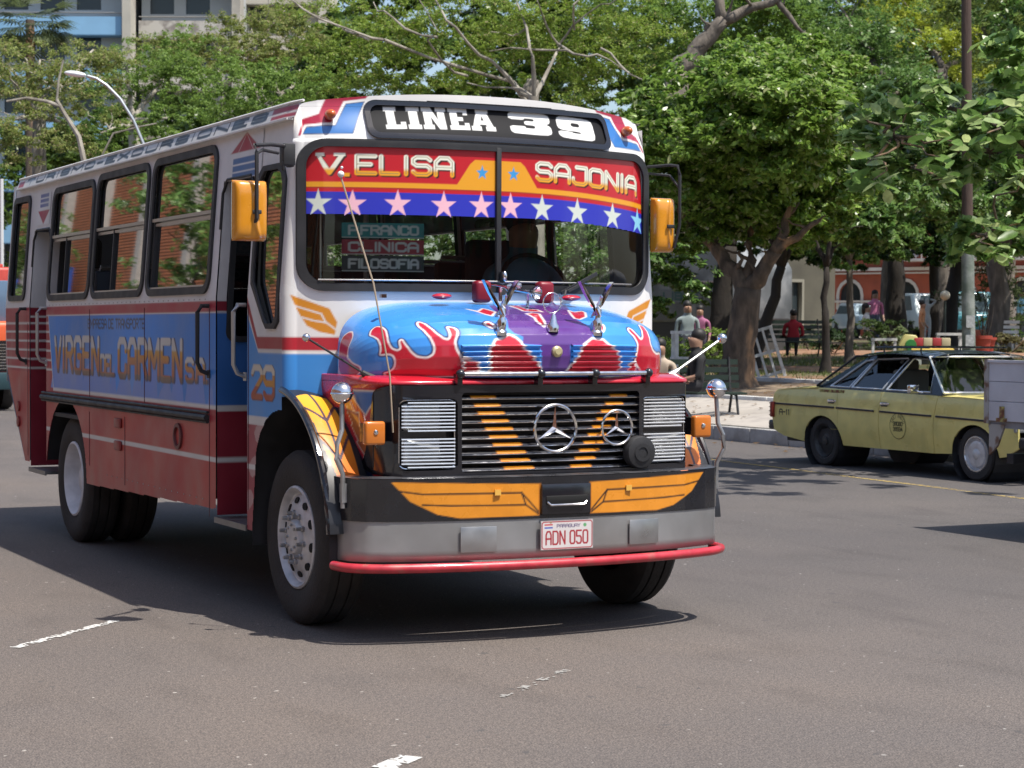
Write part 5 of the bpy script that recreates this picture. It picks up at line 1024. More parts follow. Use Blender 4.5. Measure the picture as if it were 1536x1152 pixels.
# ------------------------------------------------------------------ trees
def leaf_mat(name, col, trans=.35, rough=.45): return mat(name, attr=True, rough=rough, trans=trans, spec=.35)
def canopy(blobs, size, cols, seed, per=24, spread=.42, aspect=2.2, flat=.5, inner=.25, gaps=.0, droop=0.):
    """leaf quads gathered in sprays round the shells of ellipsoid blobs: (x,y,z,rx,ry,rz,n)"""
    r = np.random.default_rng(seed); C = []; N_ = []
    for (x, y, z, rx, ry, rz, n) in blobs:
        nc = max(5, int(n/(per*7))); d = r.normal(size=(nc, 3)); d[:, 2] += .15; d /= np.linalg.norm(d, axis=1)[:, None]      # boughs
        rad = np.where(r.random(nc) < inner, r.uniform(.2, .7, nc), r.uniform(.72, 1.12, nc)); R3 = np.array((rx, ry, rz))
        if gaps: rad *= 1+gaps*np.sin(d[:,0]*5+seed)*np.sin(d[:,1]*4+x)
        cc = np.array((x, y, z))+d*rad[:, None]*R3; cr = r.uniform(.22, .42, nc)*min(rx, ry, rz)*(1+gaps)
        ns = max(2, int(n/per/nc)); e = r.normal(size=(nc, ns, 3)); e[..., 2] = np.abs(e[..., 2])*.9-.25; e /= np.linalg.norm(e, axis=2)[..., None]
        c = (cc[:, None, :]+e*cr[:, None, None]*np.array((1.15, 1.15, .75))).reshape(-1, 3); ee = (e*.7+d[:, None, :]*.3).reshape(-1, 3)
        s = (np.repeat(cr, ns)*spread*.42)[:, None]
        lp = np.repeat(c, per, 0)+r.normal(size=(len(c)*per, 3))*np.repeat(s, per, 0)*np.array((1, 1, .55)); C.append(lp); N_.append(np.repeat(ee, per, 0))
    P = np.concatenate(C); D = np.concatenate(N_); n = len(P)
    nrm = D*.55+np.array((0, 0, flat+.25))+r.normal(size=(n, 3))*.55; nrm /= np.linalg.norm(nrm, axis=1)[:, None]
    t = r.normal(size=(n, 3))+np.array((0,0,-droop)); t -= (t*nrm).sum(1)[:, None]*nrm; t /= np.linalg.norm(t, axis=1)[:, None]; b = np.cross(nrm, t)
    L = size*r.uniform(.65, 1.3, n)[:, None]; Wd = L/aspect
    V = np.stack([P-t*L*.5, P+b*Wd*.5+nrm*L*.06, P+t*L*.5, P-b*Wd*.5+nrm*L*.06], 1).reshape(-1, 3)
    F = np.arange(n*4).reshape(-1, 4); k = r.random(n)[:, None]; c0 = np.array(cols[0]); c1 = np.array(cols[1])
    col = c0*(1-k)+c1*k; col *= r.uniform(.75, 1.25, n)[:, None]; 
    if len(cols) > 2: m_ = r.random(n) < cols[3] if len(cols) > 3 else r.random(n) < .05; col[m_] = np.array(cols[2])
    return V, F, np.repeat(col, 4, 0)
BARK = mat('bark', (.10,.075,.055), .95, var=.5, vscale=9, bump=1.0, bscale=26, stretch=(1,1,.35), col2=(.24,.145,.08), c2scale=2.2, c2lo=.5, c2hi=.62)
BARKD = mat('shade_dark_bark', (.024,.019,.015), .95, var=.35, vscale=6, bump=.8, bscale=16, stretch=(1,1,.35))  # near-black albedo carries the canopy shade on the trunks
GBARK = mat('grey_bark', (.13,.11,.09), .95, var=.45, vscale=8, bump=1.0, bscale=20, stretch=(1,1,.35))
BARKP = mat('pale_bark', (.34,.31,.26), .9, var=.25, vscale=5, bump=.5, bscale=14, stretch=(1,1,.4), col2=(.18,.16,.13), c2scale=2)
def crooked(a, b, r0, r1, k=.12, n=7, seed=0):
    rr = random.Random(seed); a = Vector(a); b = Vector(b); L = (b-a).length; pts = []; rs = []
    for i in range(n+1):
        t = i/n; j = Vector((rr.uniform(-1,1), rr.uniform(-1,1), rr.uniform(-.4,.4)))*L*k*.5*math.sin(math.pi*t); pts.append(a.lerp(b, t)+j); rs.append(r0+(r1-r0)*t**.8)
    return pts, rs
def tree(name, label, base, limbs, blobs, size, cols, lm, bark=BARK, seed=1, group=None, **kw):
    t = thing(name, label, 'tree', base, 0, group); B0 = Vector(base); mb = MB()
    for k, (a, b, r0, r1) in enumerate(limbs):
        pts, rs = crooked(Vector(a)-B0, Vector(b)-B0, r0, r1, k=.05 if k == 0 else .12, seed=seed*31+k)
        if k == 0: rs[0] *= 1.45; pts.insert(0, pts[0]-Vector((0,0,.25))); rs.insert(0, rs[0]*1.25)
        mb.tube(pts, rs, 9)
        # twigs off each limb
        if k > 0:
            rr = random.Random(seed*7+k)
            for q in range(3):
                i = rr.randint(2, len(pts)-1); p = pts[i]; e = p+Vector((rr.uniform(-1,1), rr.uniform(-1,1), rr.uniform(-.1,1)))*(Vector(b)-Vector(a)).length*.35
                tp, tr = crooked(p, e, rs[i]*.5, .012, .25, 5, rr.randint(0, 999)); mb.tube(tp, tr, 5)
    mb.build('trunk', bark, t, True, auto=180)
    V, F, c = canopy([(x-B0.x, y-B0.y, z-B0.z, rx, ry, rz, n) for x, y, z, rx, ry, rz, n in blobs], size, cols, seed, **kw)
    me = np_mesh('crown', V, F); set_col(me, c); link('crown', me, lm, t)
    return t
LMD = leaf_mat('mango_leaf', 0, .42, .30); LMF = leaf_mat('fine_leaf', 0, .45, .55); LMA = leaf_mat('broad_leaf', 0, .35, .35)
MANGO = ((.10,.20,.025), (.26,.38,.075), (.38,.42,.20), .08); MANGO2 = ((.075,.165,.035), (.18,.28,.075), (.28,.34,.18), .06); DKG = ((.03,.07,.018), (.06,.12,.03))
FINE = ((.13,.22,.03), (.26,.34,.055), (.30,.27,.12), .07); FINE2 = ((.11,.20,.035), (.21,.31,.065)); OLIVE = ((.15,.20,.05), (.26,.30,.08), (.34,.29,.15), .12); LIMEG = ((.28,.36,.03), (.40,.44,.06))
def W_(px, py, d): return tuple(at(px, py, d))
def blob(px, py, d, rpx, rpy, n, dep=.9): # blob given by its centre and half-size as seen, at depth d
    k = d/CAMF; p = at(px, py, d); return (p.x, p.y, p.z, rpx*k, rpx*k*dep, rpy*k, n)
# 1. the big forked shade tree at the kerb bed
b = ground_at(1103, 37.3)
tree('shade_tree', 'large dense shade tree with thick forked trunk beside the bench and pavement', b,
     [(b, W_(1122,432,37.2), .36, .25), (W_(1120,438,37.2), W_(1070,365,37.5), .19, .12), (W_(1072,368,37.5), W_(1000,300,38), .12, .04), (W_(1124,436,37.2), W_(1165,375,36.8), .19, .12), (W_(1163,378,36.8), W_(1190,300,36.5), .12, .05), (W_(1124,430,37.2), W_(1120,290,37.5), .12, .05), (W_(1165,375,36.8), W_(1230,330,36), .10, .04)],
     [blob(1010,240,36.6,75,80,12150), blob(1085,180,36.0,95,85,16200), blob(1170,190,35.2,100,90,16200), blob(1120,290,37.6,110,75,16200), blob(1015,330,38.6,55,45,6075), blob(1200,320,38.2,70,55,8775), blob(1240,250,37.5,70,75,9450), blob(975,200,38.5,55,60,6750), blob(1100,345,37.4,60,34,4725), blob(1190,120,37.5,95,55,8100)],
     .145, MANGO, LMD, BARK, 3, per=22, spread=.40, gaps=.15)
# 2.. dense dark trees across the park, trunks showing under them
mids = [
 ('dark leafed tree with thin crooked trunk behind the taxi roof', 1238, 41.5, 1240, 400, .10, [blob(1235,330,43,70,60,5500, 1.7), blob(1270,250,44,85,80,8000, 1.7), blob(1290,350,42,40,35,2600, 1.7)], MANGO2, 'D', .17),
 ('slim pale trunked tree just right of the crooked one', 1276, 46, 1274, 390, .11, [blob(1330,300,47,90,70,9000, 1.7), blob(1350,230,48,90,70,8500, 1.7), blob(1310,365,45,60,30,3500, 1.7)], MANGO2, 'B', .17),
 ('dark tree with broad shade-dark trunk right of the arched window', 1345, 66, 1342, 380, .42, [blob(1360,350,62,90,45,6000, 1.7), blob(1300,380,64,60,28,3000, 1.7), blob(1380,290,66,110,70,9000, 1.7)], DKG, 'D', .22),
 ('dark tree standing directly behind the white statue', 1400, 63, 1403, 340, .20, [blob(1420,320,60,80,60,6500, 1.7), blob(1400,385,60,40,22,2000, 1.7)], DKG, 'D', .22),
 ('leaning dark trunked tree between statue and utility pole', 1421, 57, 1440, 330, .25, [blob(1470,290,56,90,70,9000, 1.7), blob(1510,340,55,60,50,5000, 1.7)], MANGO2, 'D', .20),
 ('dark trunked tree behind the forked shade tree', 1078, 47, 1092, 370, .34, [blob(1040,320,50,90,45,5500, 1.7), blob(1120,330,50,70,40,4000, 1.7)], DKG, 'D', .2),
 ('leaning dark tree right behind the forked trunk', 1128, 45, 1172, 400, .17, [blob(1180,350,47,60,40,4200, 1.7), blob(1225,390,48,45,22,1800, 1.7)], DKG, 'D', .2),
]
for k, (lab, px, d, tx_, ty_, r0, bl, cols, bk, sz) in enumerate(mids):
    b = ground_at(px, d); top = W_(tx_, ty_, d); x_, y_ = tx_, ty_
    tree('park_tree', lab, b, [(b, top, r0, r0*.62), (top, W_(tx_-40, ty_-90, d), r0*.6, .04), (top, W_(tx_+45, ty_-80, d+.5), r0*.55, .04), (top, W_(tx_+5, ty_-130, d-.5), r0*.5, .04)], bl, sz, cols, LMD, BARKD if bk == 'D' else GBARK, 20+k, 'trees in the park', per=22, gaps=.15)
# tall trees closing the view over the park and behind the bus
talls = [
 ('tall_tree', 'tall tree with thick diagonal grey branch rising above the shade tree crown', 1010, 62, [((1015,110),(1085,30),.38,.22), ((1085,32),(1200,-20),.20,.08), ((1150,-20),(1205,50),.14,.05), ((1085,30),(1060,-60),.2,.08)], [blob(1040,60,66,100,60,7000), blob(1150,20,64,90,50,6000), blob(980,20,68,90,70,7000), blob(1100,130,67,80,50,5000), blob(1180,80,66,80,50,5000)], ((.09,.17,.03),(.17,.27,.05)), .16),
 ('tall_tree', 'tall dark green tree in the upper right behind the utility pole', 1330, 68, [], [blob(1290,90,70,90,80,9000), blob(1360,160,68,80,70,7500), blob(1260,180,70,70,60,5500), blob(1240,20,72,80,60,6000)], MANGO2, .18),
 ('tall_tree', 'tall yellow green tree lit behind the darker park crowns', 1410, 78, [], [blob(1400,70,80,70,50,6000), blob(1350,20,82,80,50,6000), blob(1460,110,80,60,60,5000)], LIMEG, .17),
 ('tall_tree', 'tall olive tree at the top right corner', 1510, 74, [], [blob(1500,40,74,80,70,7500), blob(1530,120,72,60,60,5000), blob(1450,10,76,70,50,4500)], ((.12,.18,.04),(.20,.26,.06)), .17),
 ('tall_tree', 'silver green leafed tree above the almond branch', 1500, 54, [], [blob(1490,190,54,60,55,6000), blob(1535,210,53,50,60,4500), blob(1430,200,56,50,50,4000)], ((.08,.13,.07),(.14,.18,.12)), .16),
 ('feathery_tree', 'feathery green tree with pale spreading branches just above the bus roof', 760, 50, [((800,120),(790,150),.16,.2)], [blob(620,70,50,120,60,11000), blob(740,30,50,120,60,11000), blob(850,90,52,110,70,11000), blob(560,130,52,90,50,6500), blob(700,120,53,110,50,7000), blob(930,40,52,90,70,8500), blob(900,140,54,70,45,4500), blob(500,60,52,70,60,5000)], FINE, .085),
 ('feathery_tree', 'bright green fine leafed tree rising behind the rear half of the bus', 400, 58, [], [blob(380,150,58,100,55,11000), blob(450,130,60,70,50,5500), blob(320,190,60,70,45,5000), blob(440,200,56,70,40,4500)], FINE2, .10),
 ('feathery_tree', 'dull green airy tree left of the street lamp', 60, 60, [], [blob(60,120,60,100,60,9500), blob(20,210,58,60,60,4200), blob(140,100,64,80,50,6500), blob(100,210,60,70,45,3500), blob(10,120,62,60,50,3500)], OLIVE, .10),
 ('feathery_tree', 'airy green tree behind the curved lamp arm', 200, 70, [], [blob(190,130,70,90,60,9500), blob(270,110,72,90,55,9500), blob(250,200,68,70,45,4500), blob(150,220,66,60,40,3200)], FINE2, .11),
 ('feathery_tree', 'olive green tree in front of the cream balconies', 330, 82, [], [blob(330,95,82,90,45,8500), blob(400,75,84,80,50,8000), blob(270,90,84,70,38,5500), blob(430,40,86,60,55,6000)], OLIVE, .13),
]
for k, (nm, lab, px, d, lb, bl, cols, sz) in enumerate(talls):
    b = ground_at(px, d) if px > 900 else Vector((*at(px, 495, d)[:2], .2)); cx = bl[0]; c0 = Vector(cx[:3])
    if lb: limbs = [(b, W_(*lb[0][0], d), .45, lb[0][2])]+[(W_(*a, d), W_(*c, d), r0, r1) for a, c, r0, r1 in lb]
    else:
        mid = Vector((b.x, b.y, c0.z-cx[5]*.9)); limbs = [(b, mid, .32, .2)]+[(mid, Vector(q[:3])+Vector((0,0,q[5]*.5)), .14, .03) for q in bl]
    tree(nm, lab, b, limbs, bl, sz, cols, LMD if nm == 'tall_tree' else LMF, BARKP if nm == 'feathery_tree' else GBARK, 60+k, per=26 if nm == 'tall_tree' else 34, spread=.5 if nm == 'tall_tree' else .42, gaps=.2, inner=.35, aspect=2.2 if nm == 'tall_tree' else 2.0)
for k, (px, d, lab) in enumerate(((1610, 52, 'park tree just beyond the right edge of the view'), (1740, 60, 'second park tree beyond the right edge of the view'), (1880, 50, 'third park tree beyond the right edge of the view'), (1680, 75, 'tall park tree behind the ones at the right edge'))):
    b = ground_at(px, d); tree('park_tree', lab, b, [(b, W_(px+5, 380, d), .22, .15), (W_(px+5, 380, d), W_(px-40, 250, d), .13, .04), (W_(px+5, 380, d), W_(px+60, 240, d), .13, .04)], [blob(px, 230, d, 110, 95, 9000), blob(px-60, 300, d, 70, 50, 4000), blob(px+50, 120, d+2, 100, 80, 7000), blob(px-20, 20, d+3, 100, 70, 6000)], .19, MANGO2, LMD, GBARK, 90+k, 'trees in the park', per=22, gaps=.15)
# pale limbs of the feathery tree above the bus (part of it): the photograph's branch pattern
FT = [o for o in bpy.data.objects if o.get('label', '').startswith('feathery green tree with pale')][0]
mb = MB(); B0 = FT.location; rj = random.Random(2)
BR = [[(800,150),(770,125),(690,100),(600,70),(555,55),(480,28),(430,-5)], [(700,118),(660,90),(640,62),(655,45),(620,-10)], [(655,58),(605,40),(575,20),(560,5)], [(555,60),(510,40),(470,20)], [(790,150),(740,95),(700,60),(670,30),(650,-10)], [(800,150),(800,90),(790,40),(770,-10)], [(800,150),(830,95),(838,70),(820,40),(805,0)], [(838,70),(860,35),(900,10),(930,-5)], [(838,72),(880,80),(915,92),(965,120)], [(850,75),(800,72),(735,75)], [(900,68),(930,100),(962,118)], [(860,40),(862,10),(880,-20)], [(800,140),(760,132),(700,125)], [(790,40),(770,55),(735,50)]]
for k, P in enumerate(BR):
    pts = [at(px, py, 48.6+.9*math.sin(k*2+i))-B0 for i, (px, py) in enumerate(P)]; n = len(pts); r0 = .095 if k in (0,4,5,6) else .055
    f = []; 
    for i in range(n-1):
        for t in (0, .5): f.append(pts[i].lerp(pts[i+1], t)+Vector((0,0,.06*math.sin(i*3+t*7+k))))
    f.append(pts[-1]); mb.tube([q+Vector((rj.uniform(-.04,.04),0,rj.uniform(-.04,.04))) for q in f], [r0*.62*(1-.8*i/len(f))*rj.uniform(.8,1.2) for i in range(len(f))], 7)
mb.tube([at(800,420,47.5)-B0, at(803,300,47.5)-B0, at(800,145,47.5)-B0], [.3,.22,.12], 9)
mb.build('limb', BARKP, FT, True)
# bare pale limb in the left tree
LT = [o for o in bpy.data.objects if o.get('label', '').startswith('dull green airy')][0]; mb = MB(); B0 = LT.location
for P, r0 in (([(130,260),(118,205),(95,168),(85,150)], .085), ([(92,160),(70,152),(40,147),(10,152)], .055), ([(85,155),(88,120),(95,90)], .035), ([(150,240),(170,200),(210,190),(235,185)], .03)):
    mb.tube([at(a, c, 55)-B0 for a, c in P], [r0*(1-.15*i) for i in range(len(P))], 7)
mb.build('limb', BARKP, LT, True)
# palm at the left top
PB = Vector((*at(40, 495, 88)[:2], .2)); PT = at(45, 30, 88); palm = thing('palm_tree', 'fan palm in front of the blue balconies at top left', 'tree', PB)
mb = MB(); mb.tube([(0,0,0), (.2,.1,6), tuple(PT-PB)], [.28,.22,.2], 10); mb.build('trunk', BARK, palm, True)
rr = random.Random(4); V = []; F = []
for k in range(60):
    a = rr.uniform(0, 2*math.pi); e = rr.uniform(-.9, 1.2); d0 = Vector((math.cos(a)*math.cos(e), math.sin(a)*math.cos(e), math.sin(e))); c = (PT-PB)+d0*rr.uniform(.7, 1.5); s = d0.cross(Vector((0,0,1))).normalized(); u = s.cross(d0)
    for j in range(13):
        t = R(-75+150*j/12); dd = d0*math.cos(t)+s*math.sin(t); L = rr.uniform(.75, 1.1); w = u*.0+dd.cross(u).normalized()*.05; i0 = len(V)
        V += [tuple(c), tuple(c+dd*L*.6+w), tuple(c+dd*L-Vector((0,0,.15*L))), tuple(c+dd*L*.6-w)]; F.append((i0, i0+1, i0+2, i0+3))
me = bpy.data.meshes.new('crown'); me.from_pydata(V, [], F); set_col(me, np.tile(np.array((.09,.12,.05)), (len(V), 1))*(.7+.6*np.repeat(np.random.default_rng(3).random(len(V)//4), 4))[:, None]); link('crown', me, LMF, palm)
# far wood closing every remaining gap
bl = []; r_ = random.Random(9)
for k in range(58): px = -260+k*44; bl.append(blob(px+r_.uniform(-20,20), r_.uniform(220,330), 104+r_.uniform(-5,6), 62, 95, 2600))
for k in range(36): px = 430+k*50; bl.append(blob(px+r_.uniform(-20,20), r_.uniform(40,170), 100+r_.uniform(-5,8), 66, 90, 3800))
V, F, c = canopy(bl, .42, ((.06,.12,.025), (.12,.18,.04)), 77, per=30, spread=.55, gaps=.1); me = np_mesh('far_wood', V, F); set_col(me, c); o = link('far_wood', me, LMD); o['kind'] = 'stuff'
for k, (px, d, lab) in enumerate(((560, 62, 'round leafed street tree seen through the left windscreen pane'), (720, 56, 'leafy street tree hidden behind the middle of the bus'), (860, 60, 'leafy street tree seen through the right windscreen pane'), (960, 48, 'leafy tree just behind the right edge of the bus'), (430, 70, 'street tree behind the front side window'), (250, 66, 'street tree behind the middle side windows'))):
    b = Vector((*at(px, 495, d)[:2], gz(at(px, 495, d).x))); h = 120*d/CAMF
    tree('street_tree', lab, b, [(b, W_(px, 430, d), .16, .12), (W_(px, 430, d), W_(px+20, 350, d), .1, .03)], [blob(px, 370, d, 85, 75, 7000, 1.2), blob(px+30, 440, d, 70, 45, 3000, 1.2)], .17, MANGO2, LMD, BARKD, 150+k, 'street trees behind the bus', per=22, gaps=.15)
for k, (x, y, lab) in enumerate(((-9.6, 27.5, 'young street tree on the left pavement mirrored in the front side window'), (-9.4, 46, 'young street tree farther along the left pavement'))):
    b = Vector((x, y, .15)); tree('street_tree', lab, b, [(b, b+Vector((0,0,2.6)), .12, .09), (b+Vector((0,0,2.6)), b+Vector((.3,.2,4.5)), .07, .02)], [(x, y, 4.9, 1.7, 1.9, 2.3, 7000)], .17, MANGO2, LMD, BARKD, 170+k, 'street trees on the left pavement', per=22, gaps=.1)
# ------------------------------------------------------------------ broad leafed almond branch over the taxi
ALM = thing('almond_tree', 'almond tree with large pale green leaves reaching in from the right over the taxi', 'tree', ground_at(1700, 27)); B0 = ALM.location
lv = [(0,-.5,0),(-.18,-.25,.03),(-.26,.05,.05),(-.22,.32,.03),(0,.5,-.02),(.22,.32,.03),(.26,.05,.05),(.18,-.25,.03),(0,0,-.03),(0,-.25,-.02),(0,.25,-.03)]
lf = [(0,9,1),(1,9,8,2),(2,8,10,3),(3,10,4),(4,10,5),(5,10,8,6),(6,8,9,7),(7,9,0)]
lm_ = [mat('almond_leaf_'+n_, c_, .28, trans=.45, var=.15, vscale=3) for n_, c_ in (('green', (.19,.32,.08)), ('pale', (.36,.47,.20)), ('dark', (.11,.20,.05)), ('young', (.48,.56,.24)))]
lme = []
for q in lm_:
    me = bpy.data.meshes.new('leaf'); me.from_pydata([(a*.86, b_, c_) for a, b_, c_ in lv], [], lf); me.materials.append(q); me.polygons.foreach_set('use_smooth', [True]*len(lf)); lme.append(me)
rr = random.Random(12); mb = MB(); spots = []; mains = []
for P in ([(1640,250),(1560,240),(1500,228),(1440,222),(1390,210),(1340,205),(1310,195)], [(1560,240),(1510,190),(1470,175),(1420,160),(1380,152)], [(1640,330),(1560,335),(1510,348),(1465,355)], [(1440,222),(1400,245),(1350,250)]):
    q = [at(a, c, 23.6+.3*math.sin(a*.05)) for a, c in P]
    for i in range(len(q)-1): mains += [q[i].lerp(q[i+1], t) for t in (0, .25, .5, .75)]
    mb.tube([v-B0+Vector((rr.uniform(-.03,.03),0,rr.uniform(-.03,.03))) for v in q], [.05-.04*i/len(q) for i in range(len(q))], 7)
ends = [(1290,165),(1330,150),(1365,160),(1400,135),(1285,215),(1320,200),(1350,225),(1385,200),(1420,190),(1300,245),(1335,250),(1375,245),(1410,235),(1440,215),(1465,170),(1480,200),(1500,160),(1520,190),(1450,250),(1485,240),(1515,235),(1535,150),(1440,350),(1475,340),(1505,345),(1530,335),(1455,370),(1490,368),(1420,270),(1310,270),(1535,265)]
for k, (px, py) in enumerate(ends):
    d = 23+rr.uniform(-1.2, 1.2); e = at(px, py, d); root = at(1620+rr.uniform(-30,30), 230 if py < 300 else 330, 24.5); near = min(mains, key=lambda q: (q-e).length); pts, rs = crooked(near-B0, e-B0, .022, .007, .25, 5, k); mb.tube(pts, rs, 6)
    for j in range(9):
        a = j*2.4+rr.uniform(-.4,.4); spots.append((e+Vector((rr.uniform(-.14,.14), rr.uniform(-.2,.2), rr.uniform(-.10,.10))), a, rr.uniform(-.7,.5)))
mb.tube([(0,0,-.2), (.05,.1,1.6), tuple(at(1640,240,24.5)-B0)], [.22,.17,.07], 10); mb.tube([(.05,.1,1.6), tuple(at(1630,330,24.5)-B0)], [.1,.05], 8); mb.build('branch', BARK, ALM, True)
for p, a, tl in spots[:290]:
    me = lme[rr.choices((0,1,2,3), (5,5,3,1))[0]]; o = bpy.data.objects.new('leaf', me); COL.objects.link(o); o.parent = ALM; s = rr.uniform(.20, .30)
    d0 = Vector((math.cos(a), math.sin(a), tl)); q = d0.to_track_quat('Y', 'Z'); o.rotation_mode = 'QUATERNION'; o.rotation_quaternion = q @ Matrix.Rotation(rr.uniform(-.9,.9), 3, 'Y').to_quaternion(); o.location = p-B0+d0*s*.5; o.scale = (s, s, s)
V, F, c = canopy([tuple(at(px+8, py+4, 23.6)-B0)+(.22,.5,.14,46) for px, py in ends]+[tuple(at(1600,200,24.5)-B0)+(.9,1.2,.8,1300), tuple(at(1680,230,25)-B0)+(1.3,1.4,1.0,1800), tuple(at(1570,120,24.5)-B0)+(.7,.9,.5,500), tuple(at(1560,-330,21)-B0)+(2.6,3.2,.5,3000), tuple(at(1330,-330,21.5)-B0)+(2.2,3.0,.5,2200), tuple(at(1180,-320,24)-B0)+(1.6,2.6,.4,1200)], .24, ((.15,.28,.06), (.30,.42,.14)), 5, per=9, spread=.7, aspect=1.5)
me = np_mesh('crown', V, F); set_col(me, c); link('crown', me, LMA, ALM); ALM.children[-1]['kind'] = 'stuff'
# ------------------------------------------------------------------ shrubs, grass, litter
def shrub(name, label, px, d, w, h, n, cols, size=.12, cat='shrub', group=None, dep=.8):
    b = ground_at(px, d); t = thing(name, label, cat, b, 0, group)
    V, F, c = canopy([(0, 0, h*.5, w/2, w/2*dep, h*.55, n)], size, cols, int(px), per=12, spread=.6, aspect=3., inner=.5); me = np_mesh('foliage', V, F); set_col(me, c); link('foliage', me, LMF, t)
    mb = MB()
    for k in range(4): mb.tube([(0,0,-.05), (w*.3*math.cos(k*1.7), w*.3*math.sin(k*1.7), h*.7)], [.02,.008], 5)
    mb.build('stem', BARK, t); return t
LG = ((.12,.20,.03), (.20,.28,.05)); DG2 = ((.025,.055,.02), (.05,.09,.03))
shrub('shrub', 'bright green shrub between the seated man and the grey kiosk', 1030, 40, 1.6, .9, 1500, LG)
shrub('shrub', 'yellow green shrub just left of the forked trunk', 1075, 42, 1.0, .9, 900, LG)
shrub('shrub', 'dark shrub beside the slim tree behind the taxi', 1250, 52, 1.6, .8, 1600, DG2)
shrub('shrub', 'dark leafy shrub left of the white statue', 1325, 55, 2.2, .8, 1800, ((.04,.08,.02),(.08,.12,.03)))
shrub('shrub', 'spiky pale green plant near the toy rides', 1345, 50, .9, .65, 500, ((.14,.2,.08),(.25,.3,.15)), .2)
shrub('shrub', 'light green shrub right of the orange pots', 1505, 60, 2.0, 1.0, 1500, ((.10,.2,.04),(.16,.26,.06)))
shrub('young_tree', 'loose young tree beside the old lamp post at the right', 1490, 58, 2.6, 4.4, 5200, ((.06,.10,.03),(.12,.15,.06)), .13, 'tree')
shrub('shrub', 'low grass like tuft in front of the plaza right of the pole', 1515, 50, 1.4, .45, 900, ((.12,.12,.05),(.2,.18,.09)), .2)
shrub('shrub', 'small dark bush behind the park bench with the red sitter', 1215, 56, 1.4, .6, 900, DG2)
# grass blades and fallen leaves
r = np.random.default_rng(3); n = 60000; x = r.uniform(17.1, 30, n); y = r.uniform(8, 62, n); m_ = (np_noise(x, y, .8)+r.normal(size=n)*.3 > -.1) & ~((x > 19.4) & (x < 21.4)) & ~((x > 25.3) & (x < 28.7)); x = x[m_]; y = y[m_]; z = np.interp(x, GX, GZ); h = r.uniform(.04, .12, len(x)); a = r.uniform(0, 6.28, len(x)); w = .012
V = np.stack([np.stack([x-w*np.cos(a), y-w*np.sin(a), z], 1), np.stack([x+w*np.cos(a), y+w*np.sin(a), z], 1), np.stack([x+h*.4*np.sin(a), y-h*.4*np.cos(a), z+h], 1)], 1).reshape(-1, 3)
me = np_mesh('grass', V, np.arange(len(V)).reshape(-1, 3)); k = np.repeat(r.random(len(x)), 3)[:, None]; set_col(me, np.array((.09,.13,.03))*(1-k)+np.array((.17,.19,.06))*k); o = link('grass', me, LMF); o['kind'] = 'stuff'
n = 2600; x = np.concatenate([r.uniform(11.7, 13.7, 500), r.uniform(13.9, 16.8, 1400), r.uniform(10.4, 11.4, 250), r.uniform(17, 24, 450)]); y = r.uniform(6, 50, n); z = np.where(x > 11.42, np.interp(x, GX, GZ), 0)+.018; a = r.uniform(0, 6.28, n); s = r.uniform(.03, .07, n); V = []
for da, sc_ in ((0, 1), (1.57, .45), (3.14, 1), (4.71, .45)): V.append(np.stack([x+s*sc_*np.cos(a+da), y+s*sc_*np.sin(a+da), z+r.uniform(0, .02, n)], 1))
me = np_mesh('fallen_leaves', np.stack(V, 1).reshape(-1, 3), np.arange(4*n).reshape(-1, 4)); set_col(me, np.repeat(np.array((.20,.12,.05))*r.uniform(.5, 1.5, (n, 1)), 4, 0)); o = link('fallen_leaves', me, LMF); o['kind'] = 'stuff'
# ------------------------------------------------------------------ poles and lamps
def pole_thing(name, label, cat, px, d, parts, road=False):
    b = ground_at(px, d) if not road else Vector((*at(px, 495, d)[:2], 0)); t = thing(name, label, cat, b); parts(t, b); return t
def up_(t, b):
    p1 = at(1451, 330, 36)-b; p2 = at(1449, -80, 36)-b
    mb = MB(); mb.tube([(0,0,-.3), tuple(p1)], [.125,.11], 14); mb.build('painted_base', mat('green_pole', (.10,.13,.10), .8, var=.3, vscale=4, col2=(.22,.24,.22), c2scale=2.5, bump=.4), t, True)
    mb = MB(); mb.tube([tuple(p1), tuple(p2)], [.100,.085], 12); mb.build('wooden_shaft', mat('pole_wood', (.07,.045,.035), .9, var=.3, bump=.5, stretch=(1,1,.1)), t, True)
    for z, a in ((1.1, .2), (.75, -.3)): mb = MB(); mb.box((-.09+.02*a, -.115, z), (.15,.02,.22), rot=-.62); mb.build('torn_poster', mat('poster_paper', (.42,.43,.42), .8, var=.3, vscale=20), t)
pole_thing('utility_pole', 'tall utility pole with green painted base and brown wooden shaft behind the taxi', 'pole', 1455, 36, up_)
def sl(t, b):
    P = [(215,215),(200,180),(180,148),(160,128),(145,118),(131,114)]
    mb = MB(); mb.tube([(0,0,0), tuple(at(222,235,42)-b)]+[tuple(at(a, c, 42)-b) for a, c in P], [.07,.045]+[.032]*6, 10); mb.build('arm', mat('galvanised', (.42,.45,.47), .4, metal=.6), t, True)
    c = at(113,111,42)-b; mb = MB(); q = Matrix.Rotation(-CAMY, 3, 'Z'); mb.ball((0,0,0), .235, 10, sc=(1,.40,.27)); mb.v = [tuple(q @ Vector(v)+c+Vector((0,0,-v[0]*.12))) for v in mb.v]; mb.build('lamp_head', mat('lamp_white', (.75,.76,.78), .35), t, True)
pole_thing('street_lamp', 'curved arm street lamp with white head above the rear of the bus', 'street lamp', 262, 42, sl, True)
def wp(t, b): mb = MB(); mb.tube([(0,0,0),(0,0,5.4)], .05, 8); mb.build('shaft', mat('white_post', (.6,.62,.62), .5), t, True)
pole_thing('sign_post', 'thin white post at the far left edge behind the bus', 'post', 3, 50, wp, True)
